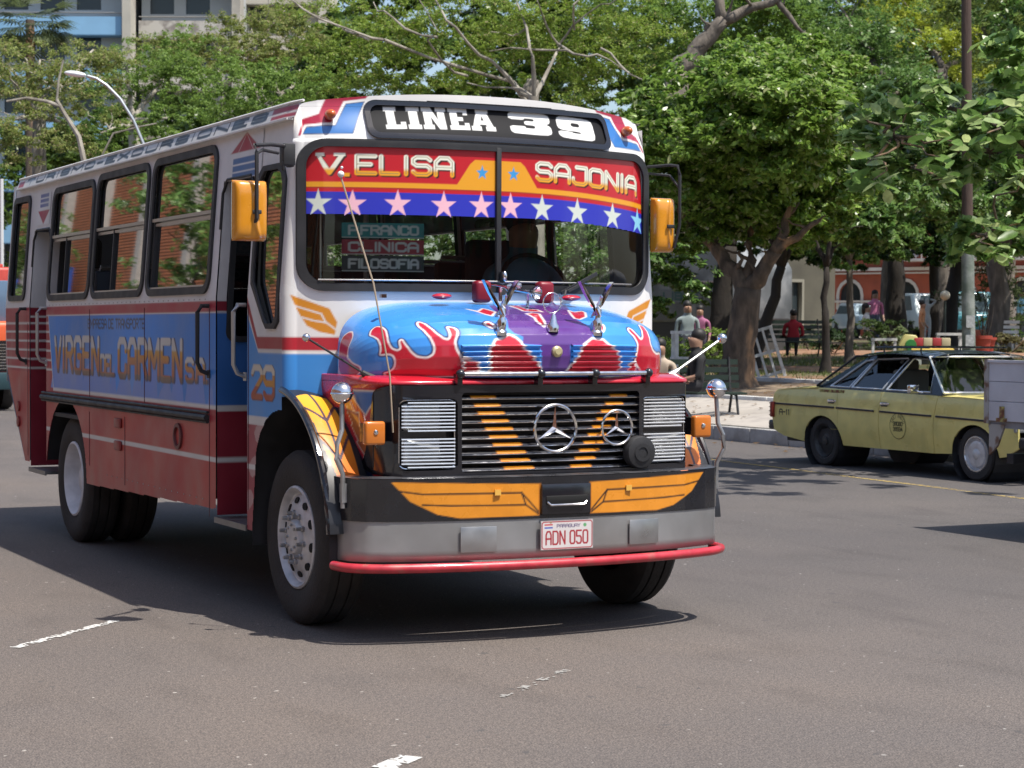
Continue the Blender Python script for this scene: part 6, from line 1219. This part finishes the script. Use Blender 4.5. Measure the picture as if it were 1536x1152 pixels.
def ol(t, b):
    mb = MB(); mb.lathe([(.16,0),(.16,.12),(.10,.2),(.07,.5),(.05,.6),(.04,2.9),(.06,2.95),(.03,3.0)], (0,0,0), n=12); mb.build('post', mat('cast_iron', (.02,.035,.03), .5), t, True)
    mb = MB(); mb.lathe([(.06,3.0),(.16,3.35),(.18,3.38),(.02,3.55)], (0,0,0), n=6); mb.build('lantern', mat('lantern_glass', (.25,.33,.33), .2), t)
pole_thing('lamp_post', 'old iron lantern post in front of the young tree at the right', 'lamp post', 1501, 54, ol)
def gl(t, b):
    h = at(1416, 443, 52).z-b.z; mb = MB(); mb.tube([(0,0,0),(0,0,h-.15)], .035, 8); mb.build('post', mat('cast_iron', (.02,.035,.03), .5), t, True); mb = MB(); mb.ball((0,0,h), .13, 10); mb.build('globe', mat('globe_white', (.45,.43,.34), .3), t, True)
pole_thing('globe_lamp', 'small globe lamp on a thin post right of the statue', 'lamp', 1417, 52, gl)
# ------------------------------------------------------------------ park furniture
WPAINT = mat('chalky_white_paint', (.60,.60,.57), .8, var=.2, vscale=8)
GBENCH = mat('bench_green', (.015,.03,.022), .5)
def bench(label, px, d, rz, w=1.6, group='green slatted park benches'):
    b = ground_at(px, d); t = thing('park_bench', label, 'bench', b, rz, group)
    for k in range(4):
        mb = MB(); mb.box((0, -.05+.11*k, .43), (w,.085,.03)); mb.build('seat_slat', GBENCH, t)
        mb = MB(); mb.box((0, .40+.035*k, .55+.125*k), (w,.03,.085)); mb.build('back_slat', GBENCH, t)
    for x in (-w/2+.15, w/2-.15):
        mb = MB(); mb.tube([(x,-.15,0),(x,.0,.40),(x,.36,.42),(x,.50,1.0)], .022, 6); mb.tube([(x,.48,0),(x,.30,.40)], .022, 6); mb.build('bench_leg', DARK, t, True)
    return t
def frame(name, label, px, d, w, h, dep, rz=0., tilt=0., group=None):
    b = ground_at(px, d); t = thing(name, label, 'frame', b, rz, group); t.rotation_euler = (0, tilt, rz)
    for sx in (-1, 1):
        for sy in ((-1, 1) if dep else (0,)):
            mb = MB(); mb.box((sx*w/2, sy*dep/2, h/2), (.06,.06,h)); mb.build('upright', WPAINT, t)
    for z in ((h-.03, h*.52, h*.1) if h > .8 else (h-.03, h*.3)):
        for sy in ((-1, 1) if dep else (0,)):
            mb = MB(); mb.box((0, sy*(dep/2+.03)+(.04 if not dep else 0), z), (w+.08,.035,.06)); mb.build('rail', WPAINT, t)
        if dep:
            for sx in (-1, 1): mb = MB(); mb.box((sx*(w/2+.03), 0, z-.002), (.035,dep+.08,.058)); mb.build('rail', WPAINT, t)
    if h > .8 and not dep:
        for x in (-w/6, w/6): mb = MB(); mb.box((x, .02, h/2), (.045,.03,h)); mb.build('lath', WPAINT, t)
    return t
bench('green slatted bench nearest the road with the man in black', 1032, 31.6, R(-18), 1.9)
bench('dark slatted bench with the red shirted sitter deeper in the park', 1178, 50, R(-14), 2.4)
frame('tree_guard', 'upright white wooden tree guard left of the forked trunk', 1028, 38, .40, 1.1, .36, R(-20), 0, 'white tree guards')
frame('tree_guard', 'white wooden lattice guard leaning over on the grass right of the forked trunk', 1160, 39.5, .50, 1.05, 0, R(-30), R(-17), 'white tree guards')
frame('tree_guard', 'low white wooden frame behind the middle of the taxi roof', 1326, 46, .5, .55, .2, R(-35), 0, 'white tree guards')
frame('tree_guard', 'low white railing left of the green utility pole', 1424, 46, .5, .62, .3, R(-35), 0, 'white tree guards')
# statue: white female figure with arms raised behind the head, on a plinth
ST = thing('statue', 'white statue of a standing figure with both arms behind the head', 'statue', ground_at(1390, 58), R(-30))
PL = mat('plaster_white', (.60,.60,.58), .7, var=.12, vscale=6)
def skin(name, J, E, m, parent=None, sub=2, loc=None):
    me = bpy.data.meshes.new(name); me.from_pydata([j[:3] for j in J], E, []); o = bpy.data.objects.new(name, me); COL.objects.link(o)
    sk = o.modifiers.new('s', 'SKIN'); sk.use_smooth_shade = True
    for i, j in enumerate(J): me.skin_vertices[0].data[i].radius = (j[3], j[4] if len(j) > 4 else j[3])
    me.skin_vertices[0].data[0].use_root = True
    sb = o.modifiers.new('b', 'SUBSURF'); sb.levels = sb.render_levels = sub
    dg = bpy.context.evaluated_depsgraph_get(); m2 = bpy.data.meshes.new_from_object(o.evaluated_get(dg)); bpy.data.objects.remove(o); bpy.data.meshes.remove(me)
    r_ = link(name, m2, m, parent, True); return r_
skin('figure', [(0,0,.95,.15,.11),(0,0,1.18,.105,.09),(0,0,1.38,.15,.10),(0,0,1.50,.055),(0,-.01,1.62,.075,.09),(0,-.01,1.70,.06,.07),(-.09,0,.85,.09),(-.08,-.03,.48,.06),(-.07,0,.06,.04),(.09,0,.85,.09),(.10,-.06,.48,.06),(.08,.02,.06,.04),(-.19,0,1.44,.05),(-.33,-.03,1.62,.04),(-.12,.06,1.66,.033),(.19,0,1.44,.05),(.33,-.03,1.60,.04),(.12,.06,1.66,.033)],
     [(0,1),(1,2),(2,3),(3,4),(4,5),(0,6),(6,7),(7,8),(0,9),(9,10),(10,11),(2,12),(12,13),(13,14),(2,15),(15,16),(16,17)], PL, ST)
mb = MB(); mb.box((0,0,.0),(.5,.5,.25)); mb.build('plinth', PL, ST, bevel=.02)
ST.location.z += .12; ST.scale = (.78,.78,.78)
# people -------------------------------------------------------------
SKINM = mat('skin', (.30,.17,.11), .5)
def person(label, loc, rz, pose, top, bottom, hair=(.01,.008,.007), s=1., group=None, longhair=False):
    t = thing('person', label, 'person', loc, rz, group); t.scale = (s, s, s)
    sit = pose == 'sit'; hz = .50 if sit else .93; T = mat('cloth_%02d%02d%02d' % tuple(int(c*99) for c in top), top, .85, var=.1); Bt = mat('cloth_%02d%02d%02d' % tuple(int(c*99) for c in bottom), bottom, .85, var=.1)
    J = [(0,0,hz,.15,.12),(0,.01,hz+.22,.145,.105),(0,.0,hz+.42,.17,.11),(0,-.01,hz+.50,.075),(0,-.02,hz+.60,.10,.115),(0,-.03,hz+.72,.10,.12)]
    if sit: J += [(-.10,-.02,hz-.02,.10),(-.12,-.44,hz,.075),(-.12,-.50,.10,.045),(-.12,-.62,.05,.04),(.10,-.02,hz-.02,.10),(.12,-.44,hz,.075),(.12,-.46,.10,.045),(.12,-.58,.05,.04)]
    else: J += [(-.10,0,hz-.08,.10),(-.11,-.05,.50,.07),(-.12,.04,.09,.045),(-.12,-.10,.04,.04),(.10,0,hz-.08,.10),(.12,.03,.50,.07),(.12,.10,.09,.045),(.12,-.03,.04,.04)]
    if pose == 'sit': arms = [(-.22,0,hz+.38,.06),(-.27,-.06,hz+.12,.045),(-.14,-.30,hz+.06,.035),(-.10,-.38,hz+.06,.035),(.22,0,hz+.38,.06),(.27,-.06,hz+.12,.045),(.14,-.30,hz+.06,.035),(.10,-.38,hz+.06,.035)]
    else: arms = [(-.22,0,hz+.38,.055),(-.25,.03,hz+.10,.042),(-.25,-.10,hz-.12,.033),(-.24,-.15,hz-.20,.035),(.22,0,hz+.38,.055),(.26,.02,hz+.10,.042),(.25,-.12,hz-.10,.033),(.24,-.18,hz-.16,.035)]
    J += arms; E = [(0,1),(1,2),(2,3),(3,4),(4,5),(0,6),(6,7),(7,8),(8,9),(0,10),(10,11),(11,12),(12,13),(2,14),(14,15),(15,16),(16,17),(2,18),(18,19),(19,20),(20,21)]
    o = skin('body', J, E, [SKINM, T, Bt], t)
    for p in o.data.polygons:
        c = p.center; up = c.z > hz+.05 and c.z < hz+.545 and not (abs(c.x) > .1 and c.z < hz+.2 and c.y < -.10)
        p.material_index = 1 if (up and (abs(c.x) < .4)) and not (c.y < -.16) else (2 if (c.z <= hz+.05 and c.z > .06 and not (abs(c.x) > .2 and c.z > hz-.3 and not sit) and not (sit and c.z > hz+.02 and c.y < -.16)) else 0)
    mb = MB(); mb.ball((0,.02,hz+.725), .112, 8, sc=(.92,1.0,.92)); 
    if longhair: mb.ball((0,.07,hz+.62), .11, 8, sc=(.9,.6,1.4))
    mb.build('hair', mat('hair_dark', hair, .6), t, True); mb = MB(); mb.ball((0,-.125,hz+.67), .018, 5, sc=(.8,1,1.4)); mb.build('nose', SKINM, t, True)
    return t
def on(px, d, dz=0.): b = ground_at(px, d); return (b.x, b.y, b.z+dz)
person('man in black shirt sitting on the green bench nearest the road', on(1046, 31.45, .03), R(-108), 'sit', (.012,.012,.014), (.02,.02,.025), s=1.08)
person('person in cream top at the left end of the nearest bench beside the bus', on(990, 31.9, .02), R(-35), 'sit', (.42,.34,.26), (.10,.03,.02))
person('person in red shirt sitting on the dark bench deeper in the park', on(1190, 50.2, .02), R(150), 'sit', (.38,.02,.035), (.05,.05,.06), s=.92)
person('dark haired person working behind the white tree guard', on(1031, 41), R(-20), 'stand', (.25,.30,.30), (.06,.06,.08), s=.93)
person('person in pink top near the grey kiosk', on(1050, 44), R(-40), 'stand', (.35,.12,.22), (.06,.05,.08), s=.85)
person('woman in pink and white standing beside the pale parked car', on(1312, 62), R(-20), 'stand', (.60,.20,.35), (.08,.09,.14), longhair=True)
person('dark haired person in white sitting left of the woman in pink', on(1299, 57), R(60), 'sit', (.55,.53,.50), (.10,.10,.10), longhair=True)
person('bare armed person in orange below the statue', on(1383, 54), R(40), 'stand', (.50,.24,.12), (.30,.18,.10), s=.78)
person('person in light blue shirt at the far right edge', on(1533, 62), R(20), 'stand', (.25,.50,.65), (.10,.10,.12))
person('bus driver in a pale blue shirt behind the steering wheel', (.55,.22,1.12), 0, 'sit', (.10,.20,.28), (.03,.03,.04))
# toy rides, pots, chair
RD = thing('kiddie_ride', 'yellow toy ride with a round green panel behind the taxi roof', 'toy ride', ground_at(1364, 44), R(-30))
mb = MB(); mb.prism([(-.28,0),(.28,0),(.26,.25),(.14,.48),(-.10,.50),(-.24,.28)], lambda a, b: (a,-.12,b+.18), lambda a, b: (a,.12,b+.18)); mb.build('body', mat('toy_yellow', (.42,.38,.14), .5), RD, bevel=.03)
mb = MB(); mb.lathe([(.13,0),(.12,.03),(0,.035)], (.02,-.125,.44), (0,-1,0), 20); mb.build('green_disc', mat('toy_green', (.03,.18,.04), .4), RD, True); mb = MB(); mb.box((0,0,.10),(.5,.3,.2)); mb.build('base', WPAINT, RD)
RD = thing('kiddie_ride', 'red and cream striped toy car ride right of the yellow one', 'toy ride', ground_at(1397, 44), R(-28))
for k, c_ in enumerate(('red', 'cream', 'red', 'cream')): mb = MB(); mb.box((-.30+.2*k, 0, .46), (.198,.32,.24)); mb.build('striped_panel', mat('toy_'+c_, (.32,.03,.03) if c_ == 'red' else (.42,.36,.22), .5), RD, bevel=.02)
mb = MB(); mb.box((0,0,.29),(.95,.4,.12)); mb.build('running_board', mat('toy_amber', (.6,.42,.08), .5), RD, bevel=.03); mb = MB(); mb.box((0,0,.12),(.6,.3,.24)); mb.build('base', DARK, RD)
for k, (px, lab, hh) in enumerate(((1474, 'tall red orange plant pot just right of the utility pole', .45), (1481, 'second red plant pot slightly behind the tall one', .36))):
    t = thing('plant_pot', lab, 'pot', ground_at(px, 47+k*1.5), 0); mb = MB(); mb.lathe([(0,0),(.14,0),(.2,hh*.8),(.23,hh*.82),(.23,hh),(.19,hh),(.17,hh*.9),(0,hh*.9)], (0,0,.05), n=20); mb.build('pot', mat('terracotta_red', (.30,.045,.025), .6, var=.1), t, True)
    mb = MB(); [mb.tube([(0,0,hh),(.15*math.cos(q),.15*math.sin(q),hh+.5),(.3*math.cos(q+.3),.3*math.sin(q+.3),hh+.85)], [.02,.012,.004], 5) for q in (0,2,4)]; mb.build('bare_stem', BARKD, t)
CH = thing('garden_chair', 'white slatted garden chair at the right edge of the park', 'chair', ground_at(1512, 52), R(-60))
for k in range(3): mb = MB(); mb.box((0,.22+.03*k,.50+.13*k),(.42,.02,.08)); mb.build('back_slat', WPAINT, CH)
mb = MB(); mb.box((0,0,.40),(.44,.44,.04)); mb.build('seat', WPAINT, CH)
for x in (-.19,.19):
    for y in (-.19,.19): mb = MB(); mb.bar((x,y,0),(x,y,.40),.04,.04); mb.build('leg', WPAINT, CH)
# ------------------------------------------------------------------ parked cars on the far side
def far_car(label, px, d, col, rz, van=False):
    t = thing('parked_car', label, 'car', ground_at(px, d), rz, 'cars parked across the park'); m_ = mat('car_%02d%02d%02d' % tuple(int(c*99) for c in col), col, .3, coat=.5); H = 1.9 if van else 1.45
    mb = MB(); prof = [(-2.1,.35),(2.1,.35),(2.15,.7),(1.9,.9),(1.2,.95),(.7,H-.05),(-.9,H),(-1.6,.98),(-2.1,.92)] if not van else [(-2.1,.35),(2.1,.35),(2.15,.9),(1.9,1.1),(1.5,H-.05),(-2.0,H)]
    mb.prism(prof, lambda a, b: (-.82,a,b), lambda a, b: (.82,a,b)); mb.build('body', m_, t, bevel=.08, seg=3)
    for s in (-1, 1):
        mb = MB(); g_ = [(1.0,.98),(.65,H-.15),(-.85,H-.12),(-1.35,1.0)] if not van else [(1.5,1.15),(1.3,H-.15),(-1.8,H-.15),(-1.8,1.15)]; mb.prism(g_, lambda a, b: (s*.815,a,b), lambda a, b: (s*.828,a,b)); mb.build('side_window', mat('far_glass', (.08,.11,.12), .1), t)
        for y in (-1.35, 1.35): mb = MB(); mb.lathe([(0,.08),(.2,.08),(.31,.07),(.32,-.08)], (s*.76,y,.32), (s,0,0), 18); mb.build('wheel', TYRE, t, True)
    mb = MB(); mb.prism([(-.62,.98),(.62,.98),(.5,H-.14),(-.5,H-.14)], lambda a, b: (a, (1.2-(b-.95)*1.0 if not van else 1.9-(b-1.0)*.45)+.06, b), lambda a, b: (a, (1.2-(b-.95)*1.0 if not van else 1.9-(b-1.0)*.45)+.08, b)); mb.build('windscreen', mat('far_glass', (.08,.11,.12), .1), t)
    return t
far_car('pale blue grey car parked between the slim tree and broad trunk', 1297, 82, (.45,.55,.58), R(160)); far_car('white van parked behind the broad dark trunk', 1374, 84, (.55,.62,.62), R(165), True); far_car('teal car parked left of the utility pole', 1441, 80, (.06,.25,.30), R(155), True)
# ------------------------------------------------------------------ buildings
def facade(root, wall_m, P0, ux, w, h, th, holes, frame_m=None, glass_m=None, name='wall', arch_top=False):
    """vertical wall from P0 along unit vector ux; holes (a0,b0,a1,b1[,arched]) get recessed panes and surrounds"""
    ux = Vector(ux).normalized(); n = Vector((ux.y, -ux.x, 0)); P0 = Vector(P0)
    f = lambda off: (lambda a, b, c: tuple(P0+ux*a-n*(c)+n*off+Vector((0,0,b))))
    def shape(q, g=0.):
        a0, b0, a1, b1 = q[0]-g, q[1]-g, q[2]+g, q[3]+g
        if len(q) > 4 and q[4]: r_ = (a1-a0)/2; cx = (a0+a1)/2; return [(a0,b0),(a1,b0)]+[(cx+r_*math.cos(t), b1-r_+r_*math.sin(t)*1.15) for t in np.linspace(0, math.pi, 9)]
        return [(a0,b0),(a1,b0),(a1,b1),(a0,b1)]
    plate(name, [(0,0),(w,0),(w,h),(0,h)], [shape(q) for q in holes], th, f(0), wall_m, root)
    for q in holes:
        wdw = None
        if frame_m: wdw = plate('window', shape(q, .14), [shape(q)], .08, f(.06), frame_m, root)
        plate('pane' if wdw else 'window', shape(q), [], .02, f(-th*.6), glass_m, wdw or root)
BG = mat('dark_window', (.03,.04,.045), .15); CREAM = mat('cream_render', (.50,.47,.40), .85, var=.12, vscale=.6, col2=(.38,.35,.30), c2scale=.4); BRK = mat('brick_red_render', (.32,.085,.05), .85, var=.2, vscale=1.2, bump=.3)
TRIM = mat('white_trim', (.55,.53,.50), .8)
# red colonial building across the park
p0 = ground_at(1225, 101); p1 = ground_at(1760, 92); ux = (p1-p0); Lr = ux.length; ux.normalize(); RB2 = thing('colonial_building', 'brick red colonial building with white arched windows seen under the park trees', 'building', p0)
hl = []; a = 1.2
while a < Lr-3: hl.append((a, 1.8, a+1.15, 2.95, 1)); hl.append((a+.1, .25, a+1.0, 1.45)); hl.append((a+.1, 4.4, a+1.1, 6.0)); a += 2.9
facade(RB2, BRK, (0,0,-.3), ux, Lr, 10.5, .35, hl, TRIM, BG)
mb = MB(); n_ = Vector((ux.y,-ux.x,0))
for z, hh, dd in ((3.35,.16,.25), (3.15,.08,.14), (9.9,.5,.5), (1.75,.10,.10)): c = ux*(Lr/2)+n_*(.1+dd/2)+Vector((0,0,z)); mb.box(c, (Lr, dd, hh), rot=math.atan2(ux.y, ux.x))
mb.build('cornice', TRIM, RB2)
mb = MB(); c = ux*(Lr/2)-n_*4.4+Vector((0,0,5)); mb.box(c, (Lr, 8, 10.4), rot=math.atan2(ux.y, ux.x)); mb.build('rear_block', BRK, RB2)
mb = MB(); mb.box(ux*8+n_*.85+Vector((0,0,3.75)), (6,1.2,.12), rot=math.atan2(ux.y, ux.x))
for k in range(21): mb.box(ux*(5.1+k*.29)+n_*1.4+Vector((0,0,4.25)), (.05,.05,.9), rot=math.atan2(ux.y, ux.x))
mb.box(ux*8+n_*1.4+Vector((0,0,4.7)), (6,.07,.07), rot=math.atan2(ux.y, ux.x)); mb.build('balcony', TRIM, RB2)
# olive grey building left of it
p0 = ground_at(1060, 86); p1 = ground_at(1252, 92); ux = (p1-p0); Lr = ux.length; ux.normalize(); OB = thing('grey_building', 'shadowy olive grey house with dark doorways behind the bench', 'building', p0)
facade(OB, mat('shadowed_olive_render', (.085,.08,.06), .9, var=.25, vscale=.8), (0,0,-.3), ux, Lr, 7.5, .35, [(1+2.1*k, .1, 2.2+2.1*k, 2.8) for k in range(int(Lr/2.1)-1)], mat('pale_jamb', (.22,.21,.17), .8), BG)  # wall colour darkened to hold the shadow lying on the house
mb = MB(); mb.box(ux*(Lr/2)-Vector((ux.y,-ux.x,0))*3+Vector((0,0,3.6)), (Lr, 5.2, 7.2), rot=math.atan2(ux.y, ux.x)); mb.build('rear_block', mat('shadowed_olive_render', (.17,.155,.115)), OB)
# grey kiosk with green lettering
p0 = ground_at(965, 56); p1 = ground_at(1098, 54); ux = p1-p0; Lr = ux.length; ux.normalize(); n_ = Vector((ux.y,-ux.x,0)); KI = thing('grey_kiosk', 'large pale grey kiosk with rounded shoulder and faded green LIBRE lettering', 'kiosk', p0)
KM = mat('kiosk_grey_dappled', (.13,.145,.16), .6, var=.25, vscale=1.5, col2=(.22,.235,.25), c2scale=1.6); ang = math.atan2(ux.y, ux.x)  # paler noise patches paint dappled light into the grey
mb = MB(); mb.prism([(0,.9),(Lr,.9),(Lr,2.4),(Lr*.86,3.0),(Lr*.5,3.25),(0,3.3)], lambda a, b: tuple(ux*a+Vector((0,0,b))), lambda a, b: tuple(ux*a-n_*3+Vector((0,0,b)))); mb.build('shell', KM, KI, bevel=.12, seg=3)
mb = MB(); mb.box(ux*(Lr/2)-n_*1.5+Vector((0,0,.4)), (Lr-.1,2.9,1.05), rot=ang); mb.build('plinth', mat('kiosk_base', (.05,.05,.05), .8), KI)
def kc(A, B): return Paint(A, B, (.14,.155,.17), .03).text('LIBRE', .72, 1.92, 1.36, 1.60, .06, (.03,.09,.08), gap=.35).C
grid('kiosk_lettering', np.arange(.6, 2.05, .02), np.arange(1.30, 1.68, .02), lambda A, B: (ux.x*A+n_.x*.012, ux.y*A+n_.y*.012, B+.18), mat('kiosk_sign', attr=True, rough=.5), KI, colors=kc)
mb = MB(); mb.box(ux*(Lr/2)+n_*.02+Vector((0,0,2.02)), (Lr-.3,.03,.05), rot=ang); mb.build('rain_strip', ALU, KI)
# apartment towers top left
def tower(label, px0, px1, d, rows, wallm, balm, balw, z0=-.2, top=45, skew=0., stripes=False):
    p0 = Vector((*at(px0, 495, d)[:2], 0)); p1 = Vector((*at(px1, 495, d+skew)[:2], 0)); ux = p1-p0; L = ux.length; ux.normalize(); n_ = Vector((ux.y,-ux.x,0)); ang = math.atan2(ux.y, ux.x)
    t = thing('apartment_tower', label, 'building', p0); hl = []
    for r_ in rows:
        a = .5
        while a+1.6 < L: hl.append((a, r_+.1, a+1.45, r_+1.75)); a += 2.15
    facade(t, wallm, (0,0,0), ux, L, top, .3, hl, None, BG)
    for r_ in rows:
        mb = MB(); mb.box(ux*(L*balw[0]+L*balw[1])/2+n_*.9+Vector((0,0,r_-.95)), (L*(balw[1]-balw[0]), .12, 1.05), rot=ang); mb.box(ux*(L*balw[0]+L*balw[1])/2+n_*.45+Vector((0,0,r_-1.45)), (L*(balw[1]-balw[0]), 1.0, .14), rot=ang); b_ = mb.build('balcony', balm, t)
        mb = MB(); mb.tube([tuple(ux*L*balw[0]+n_*.9+Vector((0,0,r_-.2))), tuple(ux*L*balw[1]+n_*.9+Vector((0,0,r_-.2)))], .04, 6); mb.build('handrail', ALU, b_)
    mb = MB(); mb.box(ux*(L/2)-n_*6.3+Vector((0,0,top/2)), (L,12,top), rot=ang); mb.build('rear_block', wallm, t)
    mb = MB(); mb.box(ux*(L+.25)+n_*.5+Vector((0,0,top/2)), (.5,1.6,top), rot=ang); mb.build('pier', CREAM, t); return t
d = 118; zr = lambda py: 1.66+(495-py)*d/CAMF
rows1 = [zr(22)+.0+k*3.05 for k in range(-5, 7)]; rows2 = [zr(20)+k*3.05 for k in range(-5, 7)]
BLUEB = mat('blue_balcony', (.22,.42,.62), .6, var=.08, vscale=.8); WALLG = mat('tower_grey', (.42,.44,.44), .85, var=.08, vscale=.4)
tower('grey apartment tower with light blue balconies above the left trees', -60, 190, d, rows1, WALLG, BLUEB, (.05,.99))
tower('cream apartment tower with stained balconies right of the blue one', 213, 352, d+2, rows2, WALLG, mat('stained_cream', (.52,.49,.44), .85, col2=(.25,.22,.2), c2scale=1.5, c2lo=.5, c2hi=.65), (0,.98))
tower('pale apartment tower mostly hidden by leaves behind the bus roof', 362, 480, d+8, rows2, CREAM, CREAM, (0,.98))
# houses on the left side of the street, mirrored in the bus windows
BRKO = mat('orange_brick', (.36,.12,.05), .85, var=.25, vscale=4); PLAS = mat('grey_pier', (.38,.36,.33), .85, var=.1)
def brick_front(label, x, y0, y1, h):
    t = thing('brick_building', label, 'building', (x, y0, 0)); mb = MB(); mb.box((-4, (y1-y0)/2, h/2), (8, y1-y0, h)); mb.build('wall', mat('mortar', (.25,.2,.16), .9), t)
    n = 0; me = None; mb = MB(); z = .9
    while z < h:
        mb.box((.015, (y1-y0)/2, z+.035), (.04, y1-y0, .055)); z += .085
    o = mb.build('brick_courses', BRKO, t); o['kind'] = 'stuff'
    for k in range(int((y1-y0)/4.2)):
        y = 1.2+k*4.2; mb = MB(); mb.box((.14, y, h/2), (.28,.45,h)); mb.build('pier', PLAS, t); mb = MB(); mb.box((.06, y+2.1, 1.8), (.10,1.9,1.5)); w = mb.build('window', TRIM, t); mb = MB(); mb.box((.09, y+2.1, 1.8), (.08,1.7,1.3)); mb.build('pane', BG, w)
    mb = MB(); mb.box((.08,(y1-y0)/2,.45),(.14,y1-y0,.9)); mb.build('base_course', mat('pale_blue_base', (.30,.36,.42), .8), t); return t
brick_front('orange brick building with grey piers on the left side of the street', -12, 14, 62, 9.5)
brick_front('second orange brick building nearer on the left side of the street', -13, -24, 10, 8)
for y, wd in ((48, 3.0), (55, 3.5)):
    t = thing('shop_sign', 'blue shop sign with pale stripe fixed to the brick front, %s one' % ('nearer' if y == 48 else 'farther'), 'sign', (-11.6, y, 4.2)); mb = MB(); mb.box((.0,0,0),(.12,wd,1.6)); mb.build('board', mat('sign_blue', (.03,.08,.35), .4), t); mb = MB(); mb.box((.07,.3,.1),(.01,wd*.6,.25)); mb.box((.07,-.2,-.35),(.01,wd*.7,.15)); mb.build('painted_stripe', TRIM, t)
strip_l = MB(); strip_l.box((-10.4, 20, .07), (3.2, 120, .16)); tag(strip_l.build('pavement', CONC, bevel=.02), kind='structure')
# trees and houses behind the camera, seen only as reflections in glass and chrome
for k, (x, y, lab) in enumerate(((2,-38,'round street tree on the far side of the square behind the camera'), (12,-36,'street tree behind the camera at the square corner'), (22,-32,'second street tree along the square behind the camera'), (-8,-42,'street tree left behind the camera'), (30,-22,'third street tree along the square behind the camera'))):
    b = Vector((x, y, 0)); tree('street_tree', lab, b, [(b, b+Vector((0,0,3)), .3, .2), (b+Vector((0,0,3)), b+Vector((1,0,6)), .15, .05)], [(x, y, 6.2, 4.2, 4.0, 3.2, 5000), (x+3, y+1, 5.2, 2.8, 2.6, 2.2, 2500)], .32, MANGO2, LMD, BARKD, 200+k, 'street trees behind the camera', per=20)
t = thing('office_block', 'brick office block closing the square behind the camera', 'building', (-25,-62,0)); facade(t, BRK, (85,0,0), (-1,0,0), 85, 14, .3, [(2+3.4*k, 1.2+3.3*j, 3.8+3.4*k, 3.2+3.3*j) for k in range(24) for j in range(4)], None, BG)
